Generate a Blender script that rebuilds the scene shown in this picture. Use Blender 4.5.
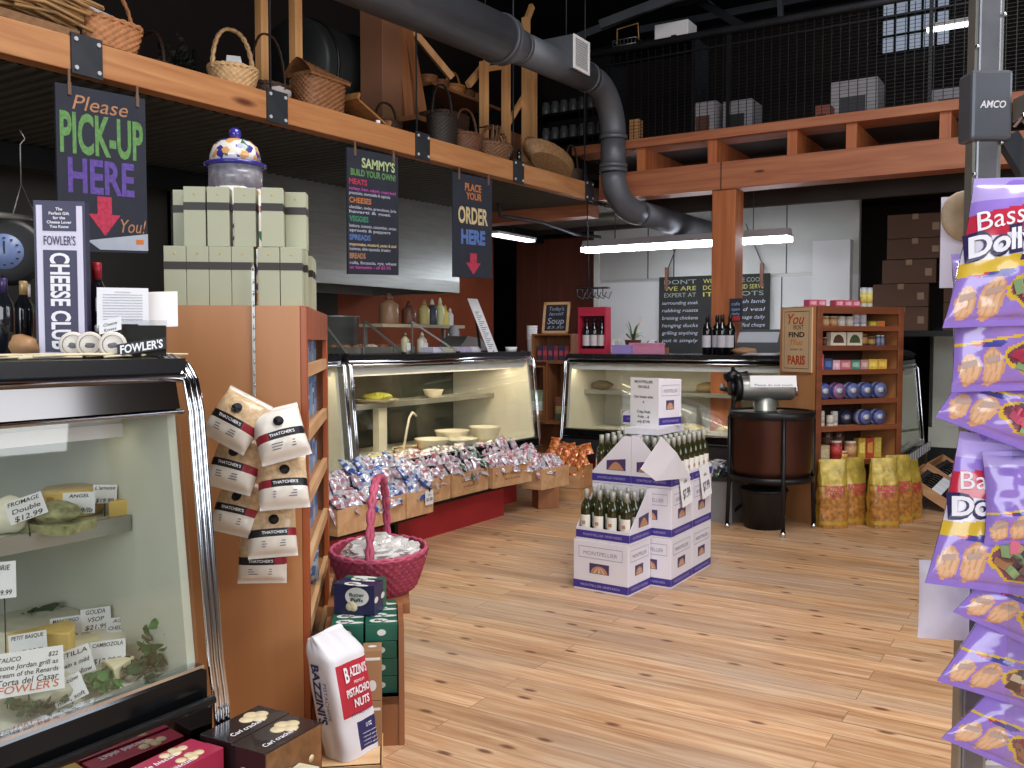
import bpy, math, random
from mathutils import Vector, Matrix, noise
random.seed(7)
PI = math.pi
SC = bpy.context.scene
COL = SC.collection
for o in list(bpy.data.objects):
    bpy.data.objects.remove(o)

# ------------------------------------------------------------------ camera, sky, lights, exposure
YAW, PITCH, EYE, FPX = math.radians(31.916), math.radians(2.738), 1.5, 920.0
cam_d = bpy.data.cameras.new('camera')
cam_d.sensor_width = 36.0
cam_d.lens = 36.0 * FPX / 1024.0
cam_d.clip_start = 0.02
cam = bpy.data.objects.new('camera', cam_d)
COL.objects.link(cam)
cam.location = (0, 0, EYE)
cam.rotation_euler = (PI / 2 - PITCH, 0, YAW)
SC.camera = cam

world = bpy.data.worlds.new('daylight')
SC.world = world
world.use_nodes = True
bg = world.node_tree.nodes['Background']
bg.inputs[0].default_value = (0.80, 0.88, 1.0, 1)
bg.inputs[1].default_value = 0.55

SC.view_settings.view_transform = 'Standard'
SC.view_settings.look = 'None'
SC.view_settings.exposure = 0.18
SC.view_settings.gamma = 1.0
SC.view_settings.use_curve_mapping = False

def area_light(name, loc, target, sx, sy, power, color=(1, 1, 1)):
    l = bpy.data.lights.new(name, 'AREA')
    l.shape = 'RECTANGLE'
    l.size, l.size_y, l.energy, l.color = sx, sy, power, color
    o = bpy.data.objects.new(name, l)
    COL.objects.link(o)
    o.location = loc
    d = Vector(target) - Vector(loc)
    o.rotation_euler = d.to_track_quat('-Z', 'Y').to_euler()
    return o

# daylight from the roof skylight over the shop floor, and from the shop windows behind and to the right
area_light('skylight_daylight', (-0.1, 2.7, 6.0), (-0.4, 2.9, 0), 3.0, 3.6, 330, (1.0, 0.97, 0.93))
area_light('front_window_daylight', (0.6, -3.4, 2.4), (-1.6, 4.0, 0.9), 5.0, 2.6, 215, (0.90, 0.95, 1.0))
area_light('side_window_daylight', (4.2, 3.6, 2.9), (-3.0, 5.6, 1.1), 4.5, 2.6, 150, (0.93, 0.97, 1.0))

# ------------------------------------------------------------------ helpers
_sa, _ca, _sp, _cp = math.sin(YAW), math.cos(YAW), math.sin(PITCH), math.cos(PITCH)
AF = Vector((-_sa * _cp, _ca * _cp, -_sp)); AR = Vector((_ca, _sa, 0)); AU = Vector((-_sa * _sp, _ca * _sp, _cp))

def at(x, y, X=None, Y=None, Z=None, d=None):
    """room point seen at photo pixel (x, y) on the given room plane"""
    r = AF + AR * ((x - 512) / FPX) + AU * ((384 - y) / FPX)
    t = X / r.x if X is not None else Y / r.y if Y is not None else (Z - EYE) / r.z if Z is not None else d
    return Vector((0, 0, EYE)) + r * t

def lin(c):
    if isinstance(c, str):
        c = c.lstrip('#')
        c = [int(c[i:i + 2], 16) / 255 for i in (0, 2, 4)]
    return tuple((v / 12.92 if v <= 0.04045 else ((v + 0.055) / 1.055) ** 2.4) for v in c[:3]) + (1,)

def T(x=0, y=0, z=0): return Matrix.Translation((x, y, z))
def RX(a): return Matrix.Rotation(a, 4, 'X')
def RY(a): return Matrix.Rotation(a, 4, 'Y')
def RZ(a): return Matrix.Rotation(a, 4, 'Z')
def S(x, y, z): return Matrix.Diagonal((x, y, z, 1))
I4 = Matrix.Identity(4)

def frame(o, xd, yd):
    x = Vector(xd).normalized(); y = Vector(yd).normalized(); z = x.cross(y)
    return Matrix(((x.x, y.x, z.x, o[0]), (x.y, y.y, z.y, o[1]), (x.z, y.z, z.z, o[2]), (0, 0, 0, 1)))

_fonts = {}
def font_mesh(s, bold=0.0, shear=0.0):
    k = (s, bold, shear)
    if k not in _fonts:
        cu = bpy.data.curves.new('lettering', 'FONT')
        cu.body = s; cu.size = 1.0; cu.offset = bold; cu.shear = shear; cu.resolution_u = 3
        ob = bpy.data.objects.new('lettering', cu)
        me = bpy.data.meshes.new_from_object(ob)
        vs = [v.co.copy() for v in me.vertices]; fs = [tuple(p.vertices) for p in me.polygons]
        bpy.data.objects.remove(ob); bpy.data.meshes.remove(me); bpy.data.curves.remove(cu)
        if vs:
            x0 = min(v.x for v in vs); x1 = max(v.x for v in vs)
        else:
            x0, x1 = 0, 1
        _fonts[k] = (vs, fs, x0, x1)
    return _fonts[k]

class MB:
    def __init__(s):
        s.v, s.f, s.mi, s.sm, s.m = [], [], [], [], 0
    def add(s, vs, fs, M=None, smooth=False, mi=None):
        b = len(s.v)
        if M is None: s.v.extend(Vector(v) for v in vs)
        else: s.v.extend(M @ Vector(v) for v in vs)
        for k, f in enumerate(fs):
            s.f.append(tuple(b + i for i in f)); s.mi.append(s.m if mi is None else (mi[k] if isinstance(mi, list) else mi)); s.sm.append(smooth)
        return s
    def box(s, c, d, M=None, mi=None):
        x, y, z = d[0] / 2, d[1] / 2, d[2] / 2
        vs = [(c[0] + i * x, c[1] + j * y, c[2] + k * z) for i in (-1, 1) for j in (-1, 1) for k in (-1, 1)]
        return s.add(vs, [(0, 1, 3, 2), (4, 6, 7, 5), (0, 4, 5, 1), (2, 3, 7, 6), (0, 2, 6, 4), (1, 5, 7, 3)], M, False, mi)
    def bb(s, x0, x1, y0, y1, z0, z1, M=None, mi=None):
        return s.box(((x0 + x1) / 2, (y0 + y1) / 2, (z0 + z1) / 2), (x1 - x0, y1 - y0, z1 - z0), M, mi)
    def quad(s, pts, M=None, mi=None): return s.add(pts, [tuple(range(len(pts)))], M, False, mi)
    def prism(s, poly, h, M=None, mi=None):
        n = len(poly)
        ar = sum(poly[i][0] * poly[(i + 1) % n][1] - poly[(i + 1) % n][0] * poly[i][1] for i in range(n))
        if ar < 0: poly = poly[::-1]
        vs = [(p[0], p[1], 0) for p in poly] + [(p[0], p[1], h) for p in poly]
        fs = [tuple(range(n))[::-1], tuple(range(n, 2 * n))] + [(i, (i + 1) % n, n + (i + 1) % n, n + i) for i in range(n)]
        return s.add(vs, fs, M, False, mi)
    def lathe(s, prof, M=None, seg=20, smooth=True, mi=None, sx=1, sy=1):
        vs, fs = [], []
        for r, z in prof:
            for k in range(seg):
                a = 2 * PI * k / seg
                vs.append((r * math.cos(a) * sx, r * math.sin(a) * sy, z))
        for i in range(len(prof) - 1):
            for k in range(seg):
                k2 = (k + 1) % seg
                fs.append((i * seg + k, i * seg + k2, (i + 1) * seg + k2, (i + 1) * seg + k))
        s.add(vs, fs, M, smooth, mi)
        b = len(s.v) - len(vs)
        for i, rev in ((0, True), (len(prof) - 1, False)):
            if prof[i][0] > 1e-5:
                ring = [b + i * seg + k for k in range(seg)]
                s.f.append(tuple(ring[::-1] if rev else ring)); s.mi.append(s.m if mi is None else mi); s.sm.append(False)
        return s
    def cyl(s, r, h, M=None, seg=18, r2=None, mi=None): return s.lathe([(r, 0), (r if r2 is None else r2, h)], M, seg, True, mi)
    def tube(s, pts, r, seg=8, M=None, mi=None, closed=False):
        pts = [Vector(p) for p in pts]
        n = len(pts); rs = r if isinstance(r, (list, tuple)) else [r] * n
        vs, fs = [], []
        prev = None
        for i in range(n):
            if closed: t = pts[(i + 1) % n] - pts[i - 1]
            else: t = pts[min(i + 1, n - 1)] - pts[max(i - 1, 0)]
            t.normalize()
            if prev is None:
                u = t.orthogonal().normalized()
            else:
                u = (prev - t * prev.dot(t)).normalized()
            prev = u; w = t.cross(u)
            for k in range(seg):
                a = 2 * PI * k / seg
                vs.append(pts[i] + (u * math.cos(a) + w * math.sin(a)) * rs[i])
        for i in range(n if closed else n - 1):
            j = (i + 1) % n
            for k in range(seg):
                k2 = (k + 1) % seg
                fs.append((i * seg + k, i * seg + k2, j * seg + k2, j * seg + k))
        s.add(vs, fs, M, True, mi)
        if not closed:
            b = len(s.v) - len(vs)
            for ring in ([b + k for k in range(seg)][::-1], [b + (n - 1) * seg + k for k in range(seg)]):
                s.f.append(tuple(ring)); s.mi.append(s.m if mi is None else mi); s.sm.append(False)
        return s
    def bar(s, p, q, w, h=None, M=None, mi=None, up=(0, 0, 1)):
        p, q = Vector(p), Vector(q); d = q - p; L = d.length; h = w if h is None else h
        x = d.normalized(); up = Vector(up)
        if abs(x.dot(up)) > 0.99: up = Vector((1, 0, 0))
        y = up.cross(x).normalized(); z = x.cross(y)
        F = Matrix(((x.x, y.x, z.x, p.x), (x.y, y.y, z.y, p.y), (x.z, y.z, z.z, p.z), (0, 0, 0, 1)))
        return s.box((L / 2, 0, 0), (L, w, h), (M @ F) if M is not None else F, mi)
    def ball(s, c, r, M=None, seg=12, rings=8, mi=None, sc=(1, 1, 1)):
        prof = [(max(1e-6, r * math.sin(PI * i / rings)), -r * math.cos(PI * i / rings)) for i in range(rings + 1)]
        L = T(*c) @ S(*sc)
        return s.lathe(prof, (M @ L) if M is not None else L, seg, True, mi)
    def grid(s, fn, nu, nv, mfn=None, smooth=True, M=None, wrap=False):
        vs = [fn(i / nu, j / nv) for j in range(nv + 1) for i in range(nu if wrap else nu + 1)]
        w = nu if wrap else nu + 1
        fs, ms = [], []
        for j in range(nv):
            for i in range(nu):
                i2 = (i + 1) % w if wrap else i + 1
                fs.append((j * w + i, j * w + i2, (j + 1) * w + i2, (j + 1) * w + i))
                ms.append(s.m if mfn is None else mfn((i + .5) / nu, (j + .5) / nv))
        return s.add(vs, fs, M, smooth, ms)
    def text(s, t, M, h, w=None, bold=0.0, shear=0.0, align='C', mi=None, off=0.0015, surf=None):
        vs, fs, x0, x1 = font_mesh(t, bold, shear)
        if not vs: return s
        k = h / 0.70
        kx = k if w is None else w / max(1e-6, x1 - x0)
        ox = {'C': (x0 + x1) / 2, 'L': x0, 'R': x1}[align]
        pts = [Vector(((v.x - ox) * kx, v.y * k - h / 2, off)) for v in vs]
        if surf: return s.add([surf(M @ p) for p in pts], fs, None, False, mi)
        return s.add(pts, fs, M, False, mi)
    def build(s, name, mats, parent=None, loc=None, rz=0.0, bevel=0.0, rot=None):
        me = bpy.data.meshes.new(name)
        me.from_pydata([tuple(v) for v in s.v], [], s.f)
        if not isinstance(mats, (list, tuple)): mats = [mats]
        for m in mats: me.materials.append(m)
        me.polygons.foreach_set('material_index', [min(i, len(mats) - 1) for i in s.mi])
        me.polygons.foreach_set('use_smooth', s.sm)
        me.update()
        o = bpy.data.objects.new(name, me)
        COL.objects.link(o)
        if parent is not None: o.parent = parent
        if loc is not None: o.location = loc
        if rot is not None: o.rotation_euler = rot
        elif rz: o.rotation_euler = (0, 0, rz)
        if bevel:
            b = o.modifiers.new('soft_edge', 'BEVEL'); b.width = bevel; b.segments = 2; b.limit_method = 'ANGLE'
        return o

def tag(o, label, cat, group=None, kind=None):
    o['label'] = label; o['category'] = cat
    if group: o['group'] = group
    if kind: o['kind'] = kind
    return o

def thing(name, label, cat, loc=(0, 0, 0), rz=0.0, group=None, rot=None):
    o = bpy.data.objects.new(name, None)
    o.empty_display_size = 0.05
    COL.objects.link(o)
    o.location = loc; o.rotation_euler = rot if rot is not None else (0, 0, rz)
    return tag(o, label, cat, group)

def struct(o):
    o['kind'] = 'structure'
    return o

def dup(root, loc, rz=None, label=None, group=None, rot=None, scale=None):
    def cp(o, parent):
        c = o.copy(); COL.objects.link(c)
        if parent is not None: c.parent = parent
        for ch in [x for x in bpy.data.objects if x.parent == o]: cp(ch, c)
        return c
    r = cp(root, None)
    r.location = loc
    if rot is not None: r.rotation_euler = rot
    elif rz is not None: r.rotation_euler = (0, 0, rz)
    if scale is not None: r.scale = scale
    if label: r['label'] = label
    if group: r['group'] = group
    return r

# ------------------------------------------------------------------ materials
MATS = {}
def _new(name):
    m = bpy.data.materials.new(name); m.use_nodes = True
    nt = m.node_tree
    return m, nt, nt.nodes['Principled BSDF']

def mat(name, col, rough=0.5, metal=0.0, var=0.06, vs=6.0, bump=0.0, bs=40.0, spec=0.5, stretch=None, emit=None, es=1.0, coat=0.0, trans=0.0, ior=1.45):
    if name in MATS: return MATS[name]
    m, nt, b = _new(name)
    c = lin(col)
    tc = nt.nodes.new('ShaderNodeTexCoord')
    mp = nt.nodes.new('ShaderNodeMapping')
    nt.links.new(tc.outputs['Object'], mp.inputs['Vector'])
    if stretch: mp.inputs['Scale'].default_value = stretch
    if var > 0:
        n = nt.nodes.new('ShaderNodeTexNoise'); n.inputs['Scale'].default_value = vs; n.inputs['Detail'].default_value = 4
        nt.links.new(mp.outputs[0], n.inputs['Vector'])
        r = nt.nodes.new('ShaderNodeValToRGB')
        r.color_ramp.elements[0].position = 0.3; r.color_ramp.elements[1].position = 0.7
        r.color_ramp.elements[0].color = tuple(v * (1 - var) for v in c[:3]) + (1,)
        r.color_ramp.elements[1].color = tuple(min(1, v * (1 + var)) for v in c[:3]) + (1,)
        nt.links.new(n.outputs['Fac'], r.inputs[0]); nt.links.new(r.outputs[0], b.inputs['Base Color'])
    else:
        b.inputs['Base Color'].default_value = c
    b.inputs['Roughness'].default_value = rough; b.inputs['Metallic'].default_value = metal
    b.inputs['Specular IOR Level'].default_value = spec
    b.inputs['Coat Weight'].default_value = coat
    b.inputs['Transmission Weight'].default_value = trans; b.inputs['IOR'].default_value = ior
    if emit:
        b.inputs['Emission Color'].default_value = lin(emit); b.inputs['Emission Strength'].default_value = es
    if bump:
        n2 = nt.nodes.new('ShaderNodeTexNoise'); n2.inputs['Scale'].default_value = bs; n2.inputs['Detail'].default_value = 3
        nt.links.new(mp.outputs[0], n2.inputs['Vector'])
        bp = nt.nodes.new('ShaderNodeBump'); bp.inputs['Strength'].default_value = bump; bp.inputs['Distance'].default_value = 0.01
        nt.links.new(n2.outputs['Fac'], bp.inputs['Height']); nt.links.new(bp.outputs[0], b.inputs['Normal'])
    MATS[name] = m
    return m

def wood(name, c1, c2, axis='X', sc=1.0, rough=0.45, knots=0.0, dark=None, contrast=1.0, coat=0.0):
    if name in MATS: return MATS[name]
    m, nt, b = _new(name)
    tc = nt.nodes.new('ShaderNodeTexCoord'); mp = nt.nodes.new('ShaderNodeMapping')
    nt.links.new(tc.outputs['Object'], mp.inputs['Vector'])
    lo, hi = 0.9 * sc, 14.0 * sc
    mp.inputs['Scale'].default_value = {'X': (lo, hi, hi), 'Y': (hi, lo, hi), 'Z': (hi, hi, lo)}[axis]
    n = nt.nodes.new('ShaderNodeTexNoise'); n.inputs['Scale'].default_value = 1.6; n.inputs['Detail'].default_value = 6; n.inputs['Distortion'].default_value = 0.6
    nt.links.new(mp.outputs[0], n.inputs['Vector'])
    r = nt.nodes.new('ShaderNodeValToRGB')
    h = 0.22 / contrast
    r.color_ramp.elements[0].position = max(0, 0.5 - h); r.color_ramp.elements[1].position = min(1, 0.5 + h)
    r.color_ramp.elements[0].color = lin(c1); r.color_ramp.elements[1].color = lin(c2)
    nt.links.new(n.outputs['Fac'], r.inputs[0])
    out = r.outputs[0]
    if knots:
        v = nt.nodes.new('ShaderNodeTexVoronoi'); v.inputs['Scale'].default_value = 1.0
        mk = nt.nodes.new('ShaderNodeMapping')
        q = {'X': (1.3, 5, 5), 'Y': (5, 1.3, 5), 'Z': (5, 5, 1.3)}[axis]
        mk.inputs['Scale'].default_value = q
        nt.links.new(tc.outputs['Object'], mk.inputs['Vector']); nt.links.new(mk.outputs[0], v.inputs['Vector'])
        rr = nt.nodes.new('ShaderNodeValToRGB')
        rr.color_ramp.elements[0].position = knots * 0.55; rr.color_ramp.elements[1].position = knots
        rr.color_ramp.elements[0].color = (1, 1, 1, 1); rr.color_ramp.elements[1].color = (0, 0, 0, 1)
        nt.links.new(v.outputs['Distance'], rr.inputs[0])
        mx = nt.nodes.new('ShaderNodeMixRGB'); mx.inputs[2].default_value = lin(dark or '#3a1c0e')
        nt.links.new(rr.outputs[0], mx.inputs[0]); nt.links.new(out, mx.inputs[1]); out = mx.outputs[0]
    nt.links.new(out, b.inputs['Base Color'])
    b.inputs['Roughness'].default_value = rough; b.inputs['Coat Weight'].default_value = coat
    bp = nt.nodes.new('ShaderNodeBump'); bp.inputs['Strength'].default_value = 0.08; bp.inputs['Distance'].default_value = 0.01
    nt.links.new(n.outputs['Fac'], bp.inputs['Height']); nt.links.new(bp.outputs[0], b.inputs['Normal'])
    MATS[name] = m
    return m

def glass(name, tint=(0.965, 0.98, 0.965), gloss=1.0, rough=0.02):
    if name in MATS: return MATS[name]
    m = bpy.data.materials.new(name); m.use_nodes = True
    nt = m.node_tree
    nt.nodes.remove(nt.nodes['Principled BSDF'])
    out = [n for n in nt.nodes if n.type == 'OUTPUT_MATERIAL'][0]
    tr = nt.nodes.new('ShaderNodeBsdfTransparent'); tr.inputs[0].default_value = tint + (1,)
    gl = nt.nodes.new('ShaderNodeBsdfGlossy'); gl.inputs['Roughness'].default_value = rough
    lw = nt.nodes.new('ShaderNodeLayerWeight'); lw.inputs['Blend'].default_value = 0.5
    pw = nt.nodes.new('ShaderNodeMath'); pw.operation = 'POWER'; pw.inputs[1].default_value = 4.5
    ml = nt.nodes.new('ShaderNodeMath'); ml.operation = 'MULTIPLY_ADD'; ml.inputs[1].default_value = 0.9; ml.inputs[2].default_value = 0.035 * gloss; ml.use_clamp = True
    mx = nt.nodes.new('ShaderNodeMixShader')
    nt.links.new(lw.outputs['Facing'], pw.inputs[0]); nt.links.new(pw.outputs[0], ml.inputs[0]); nt.links.new(ml.outputs[0], mx.inputs[0])
    nt.links.new(tr.outputs[0], mx.inputs[1]); nt.links.new(gl.outputs[0], mx.inputs[2]); nt.links.new(mx.outputs[0], out.inputs[0])
    MATS[name] = m
    return m

def floor_mat():
    m, nt, b = _new('pine_floorboards')
    N, L = nt.nodes.new, nt.links.new
    tc = N('ShaderNodeTexCoord')
    br = N('ShaderNodeTexBrick')
    br.offset = 0.37; br.offset_frequency = 2; br.squash = 1.0
    br.inputs['Color1'].default_value = (0, 0, 0, 1); br.inputs['Color2'].default_value = (1, 1, 1, 1); br.inputs['Mortar'].default_value = (0.5, 0.5, 0.5, 1)
    br.inputs['Scale'].default_value = 1.0; br.inputs['Mortar Size'].default_value = 0.0018; br.inputs['Mortar Smooth'].default_value = 0.3
    br.inputs['Brick Width'].default_value = 2.1; br.inputs['Row Height'].default_value = 0.132
    L(tc.outputs['Object'], br.inputs['Vector'])
    mp = N('ShaderNodeMapping'); mp.inputs['Scale'].default_value = (1.0, 16, 1)
    # shift the grain from board to board
    add = N('ShaderNodeVectorMath'); add.operation = 'MULTIPLY_ADD'
    add.inputs[1].default_value = (37, 11, 5)
    L(br.outputs['Color'], add.inputs[0]); L(tc.outputs['Object'], add.inputs[2]); L(add.outputs[0], mp.inputs['Vector'])
    n = N('ShaderNodeTexNoise'); n.inputs['Scale'].default_value = 1.7; n.inputs['Detail'].default_value = 7; n.inputs['Distortion'].default_value = 0.8; n.inputs['Roughness'].default_value = 0.62
    L(mp.outputs[0], n.inputs['Vector'])
    r = N('ShaderNodeValToRGB')
    e = r.color_ramp.elements
    e[0].position = 0.26; e[0].color = lin('#94694c'); e[1].position = 0.68; e[1].color = lin('#d7b592')
    x = e.new(0.46); x.color = lin('#bd8f67')
    L(n.outputs['Fac'], r.inputs[0])
    # board to board tone
    hv = N('ShaderNodeHueSaturation'); L(r.outputs[0], hv.inputs['Color'])
    mr = N('ShaderNodeMapRange'); mr.inputs[3].default_value = 0.80; mr.inputs[4].default_value = 1.12
    L(br.outputs['Color'], mr.inputs[0]); L(mr.outputs[0], hv.inputs['Value'])
    # grey worn traffic patches
    n3 = N('ShaderNodeTexNoise'); n3.inputs['Scale'].default_value = 0.9; n3.inputs['Detail'].default_value = 5
    mp3 = N('ShaderNodeMapping'); mp3.inputs['Scale'].default_value = (0.6, 2.6, 1)
    L(tc.outputs['Object'], mp3.inputs['Vector']); L(mp3.outputs[0], n3.inputs['Vector'])
    r3 = N('ShaderNodeValToRGB'); r3.color_ramp.elements[0].position = 0.46; r3.color_ramp.elements[1].position = 0.72
    r3.color_ramp.elements[1].color = (0.55, 0.55, 0.55, 1)
    L(n3.outputs['Fac'], r3.inputs[0])
    m3 = N('ShaderNodeMixRGB'); m3.inputs[2].default_value = lin('#a89a8e'); L(r3.outputs[0], m3.inputs[0]); L(hv.outputs[0], m3.inputs[1])
    # knots
    vo = N('ShaderNodeTexVoronoi'); vo.voronoi_dimensions = '2D'; vo.inputs['Scale'].default_value = 1.0
    mk = N('ShaderNodeMapping'); mk.inputs['Scale'].default_value = (1.9, 4.6, 1)
    L(add.outputs[0], mk.inputs['Vector']); L(mk.outputs[0], vo.inputs['Vector'])
    rk = N('ShaderNodeValToRGB'); rk.color_ramp.elements[0].position = 0.035; rk.color_ramp.elements[1].position = 0.085
    rk.color_ramp.elements[0].color = (0.85, 0.85, 0.85, 1); rk.color_ramp.elements[1].color = (0, 0, 0, 1)
    L(vo.outputs['Distance'], rk.inputs[0])
    m4 = N('ShaderNodeMixRGB'); m4.inputs[2].default_value = lin('#5a2c1c'); L(rk.outputs[0], m4.inputs[0]); L(m3.outputs[0], m4.inputs[1])
    # seams
    m5 = N('ShaderNodeMixRGB'); m5.inputs[2].default_value = lin('#5d3f28')
    ms = N('ShaderNodeMath'); ms.operation = 'MULTIPLY'; ms.inputs[1].default_value = 0.75
    L(br.outputs['Fac'], ms.inputs[0]); L(ms.outputs[0], m5.inputs[0]); L(m4.outputs[0], m5.inputs[1])
    L(m5.outputs[0], b.inputs['Base Color'])
    b.inputs['Roughness'].default_value = 0.42
    return m

FIR = wood('fir_beam_wood', '#9c633a', '#bd8757', 'Y', 0.8, 0.55, 0.17, '#5b2a14')
FIRX = wood('fir_beam_wood_crosswise', '#86482e', '#a86a47', 'X', 0.8, 0.55, 0.08, '#4a2010')
FIRZ = wood('fir_post_wood', '#8e4a2a', '#b0693c', 'Z', 0.8, 0.5, 0.0)
VENEER = wood('cabinet_veneer', '#ad7445', '#bd8558', 'Z', 0.35, 0.42, 0, contrast=0.7)
VEDGE = wood('cabinet_edge_wood', '#8a3f1c', '#a9572a', 'Z', 0.5, 0.4)
SHELFRED = wood('red_shelf_wood', '#5f3019', '#7a4225', 'X', 0.5, 0.4)
PINE = wood('raw_pine', '#c9996a', '#e0b98c', 'X', 0.7, 0.6, 0.05, '#8a5a34')
PINEY = wood('raw_pine_lengthwise', '#bb8a5b', '#d6ad80', 'Y', 0.7, 0.6, 0.05, '#8a5a34')
CRATEW = wood('brown_crate_wood', '#7b4a2a', '#9a6540', 'Z', 0.7, 0.6)
STUD = wood('pale_stud_wood', '#b5804e', '#d29f6c', 'Z', 0.8, 0.6)
BLACKM = mat('black_metal', '#16171a', 0.4, 0.3)
DARKM = mat('dark_steel', '#3c3f45', 0.5, 0.6, var=0.15)
STEEL = mat('brushed_stainless', '#9fa09b', 0.38, 0.75, var=0.08, vs=3, stretch=(1, 1, 12))
CHROME = mat('chrome', '#c9cbd0', 0.08, 1.0, var=0)
GALV = mat('galvanised_duct', '#5f6269', 0.5, 0.45, var=0.12, vs=5)
BLACK = mat('black_plastic', '#121214', 0.45)
WHITE = mat('white_card', '#e6e4e6', 0.55, var=0.02)
PAPER = mat('white_paper', '#dcdde2', 0.7, var=0.03)
INK = mat('black_ink', '#15151a', 0.7, var=0)
GREYINK = mat('grey_ink', '#6a6a74', 0.7, var=0)
GLASS = glass('pane_glass', gloss=1.6)
CLEARP = glass('clear_plastic', (0.95, 0.96, 0.97), gloss=2.0, rough=0.12)
CASEWHITE = mat('case_interior_white', '#cfcabb', 0.5, var=0.04)
CARDB = mat('cardboard', '#8a5c38', 0.7, var=0.07, vs=3)
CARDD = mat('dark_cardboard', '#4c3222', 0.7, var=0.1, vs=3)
TAPE = mat('packing_tape', '#7a5a3c', 0.35, var=0.03)
CREAM = mat('cream_ceramic', '#ddd3bd', 0.25, var=0.03)
SLATE = mat('chalkboard_slate', '#262936', 0.75, var=0.10, vs=8)
BLKSLATE = mat('blackboard_slate', '#20201f', 0.75, var=0.2, vs=5)
# ------------------------------------------------------------------ the room
mb = MB(); mb.bb(-8.2, 5.2, -4.2, 14.2, -0.06, 0.0)
struct(mb.build('floor', floor_mat()))
CEILM = mat('dark_ceiling_boards', '#131316', 0.8, var=0.2, vs=2)
mb = MB()
# roof around the open skylight bay
mb.bb(-8.2, -1.8, -4.2, 14.2, 6.4, 6.5); mb.bb(1.7, 5.2, -4.2, 14.2, 6.4, 6.5)
mb.bb(-1.8, 1.7, -4.2, 0.7, 6.4, 6.5); mb.bb(-1.8, 1.7, 4.8, 14.2, 6.4, 6.5)
struct(mb.build('ceiling', CEILM))
TERRA = mat('terracotta_plaster', '#8a4224', 0.75, var=0.15, vs=3)
DKWALL = mat('dark_brown_wall', '#241a17', 0.8, var=0.2, vs=2)
BRNWALL = mat('red_brown_wall_boards', '#5a2c1d', 0.7, var=0.2, vs=2, stretch=(8, 8, .6))
mb = MB(); mb.bb(-8.2, -8.1, -4.2, 14.2, 0, 6.4)
struct(mb.build('wall_left', DKWALL))
mb = MB(); mb.bb(-8.2, 5.2, 14.1, 14.2, 0, 6.4)
struct(mb.build('wall_back', DKWALL))
mb = MB()   # right wall with the window opening
mb.bb(5.1, 5.2, -4.2, 1.2, 0, 6.4); mb.bb(5.1, 5.2, 6.2, 14.2, 0, 6.4); mb.bb(5.1, 5.2, 1.2, 6.2, 0, 1.2); mb.bb(5.1, 5.2, 1.2, 6.2, 4.4, 6.4)
PLAST = mat('pale_plaster', '#8f8780', 0.8, var=0.06)
struct(mb.build('wall_right', PLAST))
mb = MB()   # street front with the shop windows
mb.bb(-8.2, -2.4, -4.2, -4.1, 0, 6.4); mb.bb(3.6, 5.2, -4.2, -4.1, 0, 6.4); mb.bb(-2.4, 3.6, -4.2, -4.1, 0, 0.7); mb.bb(-2.4, 3.6, -4.2, -4.1, 4.2, 6.4)
struct(mb.build('wall_front', PLAST))
# kitchen walls under the left gallery
mb = MB(); mb.bb(-7.0, -6.9, .4, 7.5, 0, 2.88)
struct(mb.build('wall_kitchen', mat('dark_grey_kitchen_wall', '#3f3b36', .6, var=.15, vs=2)))
mb = MB(); mb.bb(-7.0, -6.9, 7.5, 10.6, 0, 2.9)
struct(mb.build('wall_terracotta', TERRA))
mb = MB(); mb.bb(-6.9, -5.45, 11.2, 11.3, 0, 2.9)
struct(mb.build('wall_passage', BRNWALL))
# sheet-steel wall behind the far counter
PANEL = mat('grey_steel_panel', '#a9a9a4', 0.45, 0.3, var=0.08, vs=1.5)
PANEL2 = mat('pale_wall_panel', '#bdbdbc', 0.55, 0.1, var=0.05, vs=1.5)
mb = MB()
mb.bb(-5.43, -2.19, 10.9, 11.0, 2.28, 3.22, mi=0)
mb.bb(-5.43, -2.19, 10.9, 11.0, 0, 2.24, mi=1)
mb.bb(-5.43, -2.19, 10.92, 11.0, 2.24, 2.28, mi=0)
mb.bb(-2.66, -2.25, 10.74, 10.9, 0, 2.62, mi=1)
for x in (-4.75, -4.4, -3.75, -3.0): mb.bb(x - .006, x + .006, 10.893, 10.9, 2.28, 3.2, mi=2)
for x in (-3.05,): mb.bb(x - .006, x + .006, 10.893, 10.9, 0, 2.24, mi=2)
struct(mb.build('wall_steel', [PANEL, PANEL2, DARKM]))
mb = MB(); mb.bb(-5.5, -5.43, 10.86, 11.0, 0, 3.22)
struct(mb.build('trim_1', mat('pale_corner_strip', '#b9b8b2', 0.5)))

# left gallery: corrugated deck, edge beam, inner beam
DECK = mat('corrugated_deck_steel', '#55554f', 0.55, 0.35, var=0.1)
GSL = 0.0151            # the gallery sags slightly toward the street end
def gz(y): return -GSL * (8.46 - y)
GSM = Matrix.Identity(4); GSM[2][1] = GSL; GSM[2][3] = -GSL * 8.46
mb = MB()
def deckpt(u, v):
    y = 0.2 + v * 10.6
    return Vector((-8.1 + u * 3.68, y, 2.93 + gz(y) + 0.010 * max(-1, min(1, 1.8 * math.sin(y * 2 * PI / 0.09)))))
mb.grid(deckpt, 1, 1060, smooth=False)
mb.bb(-8.1, -4.42, 0.2, 10.0, 2.955, 3.094, GSM, mi=1)
struct(mb.build('floor_gallery', [DECK, mat('gallery_plywood', '#5a4330', .7)]))
mb = MB(); mb.bb(-4.42, -4.31, 0.6, 8.46, 2.925, 3.095, GSM)
struct(mb.build('beam_gallery', FIR, bevel=.006))
mb = MB(); mb.bb(-6.35, -6.22, 0.4, 10.8, 2.76, 2.91, GSM)
struct(mb.build('beam_inner', BLACKM))
mb = MB(); mb.bb(-8.0, -4.45, 8.66, 8.9, 2.80, 2.925)
struct(mb.build('beam_kitchen', FIRX))

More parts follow.
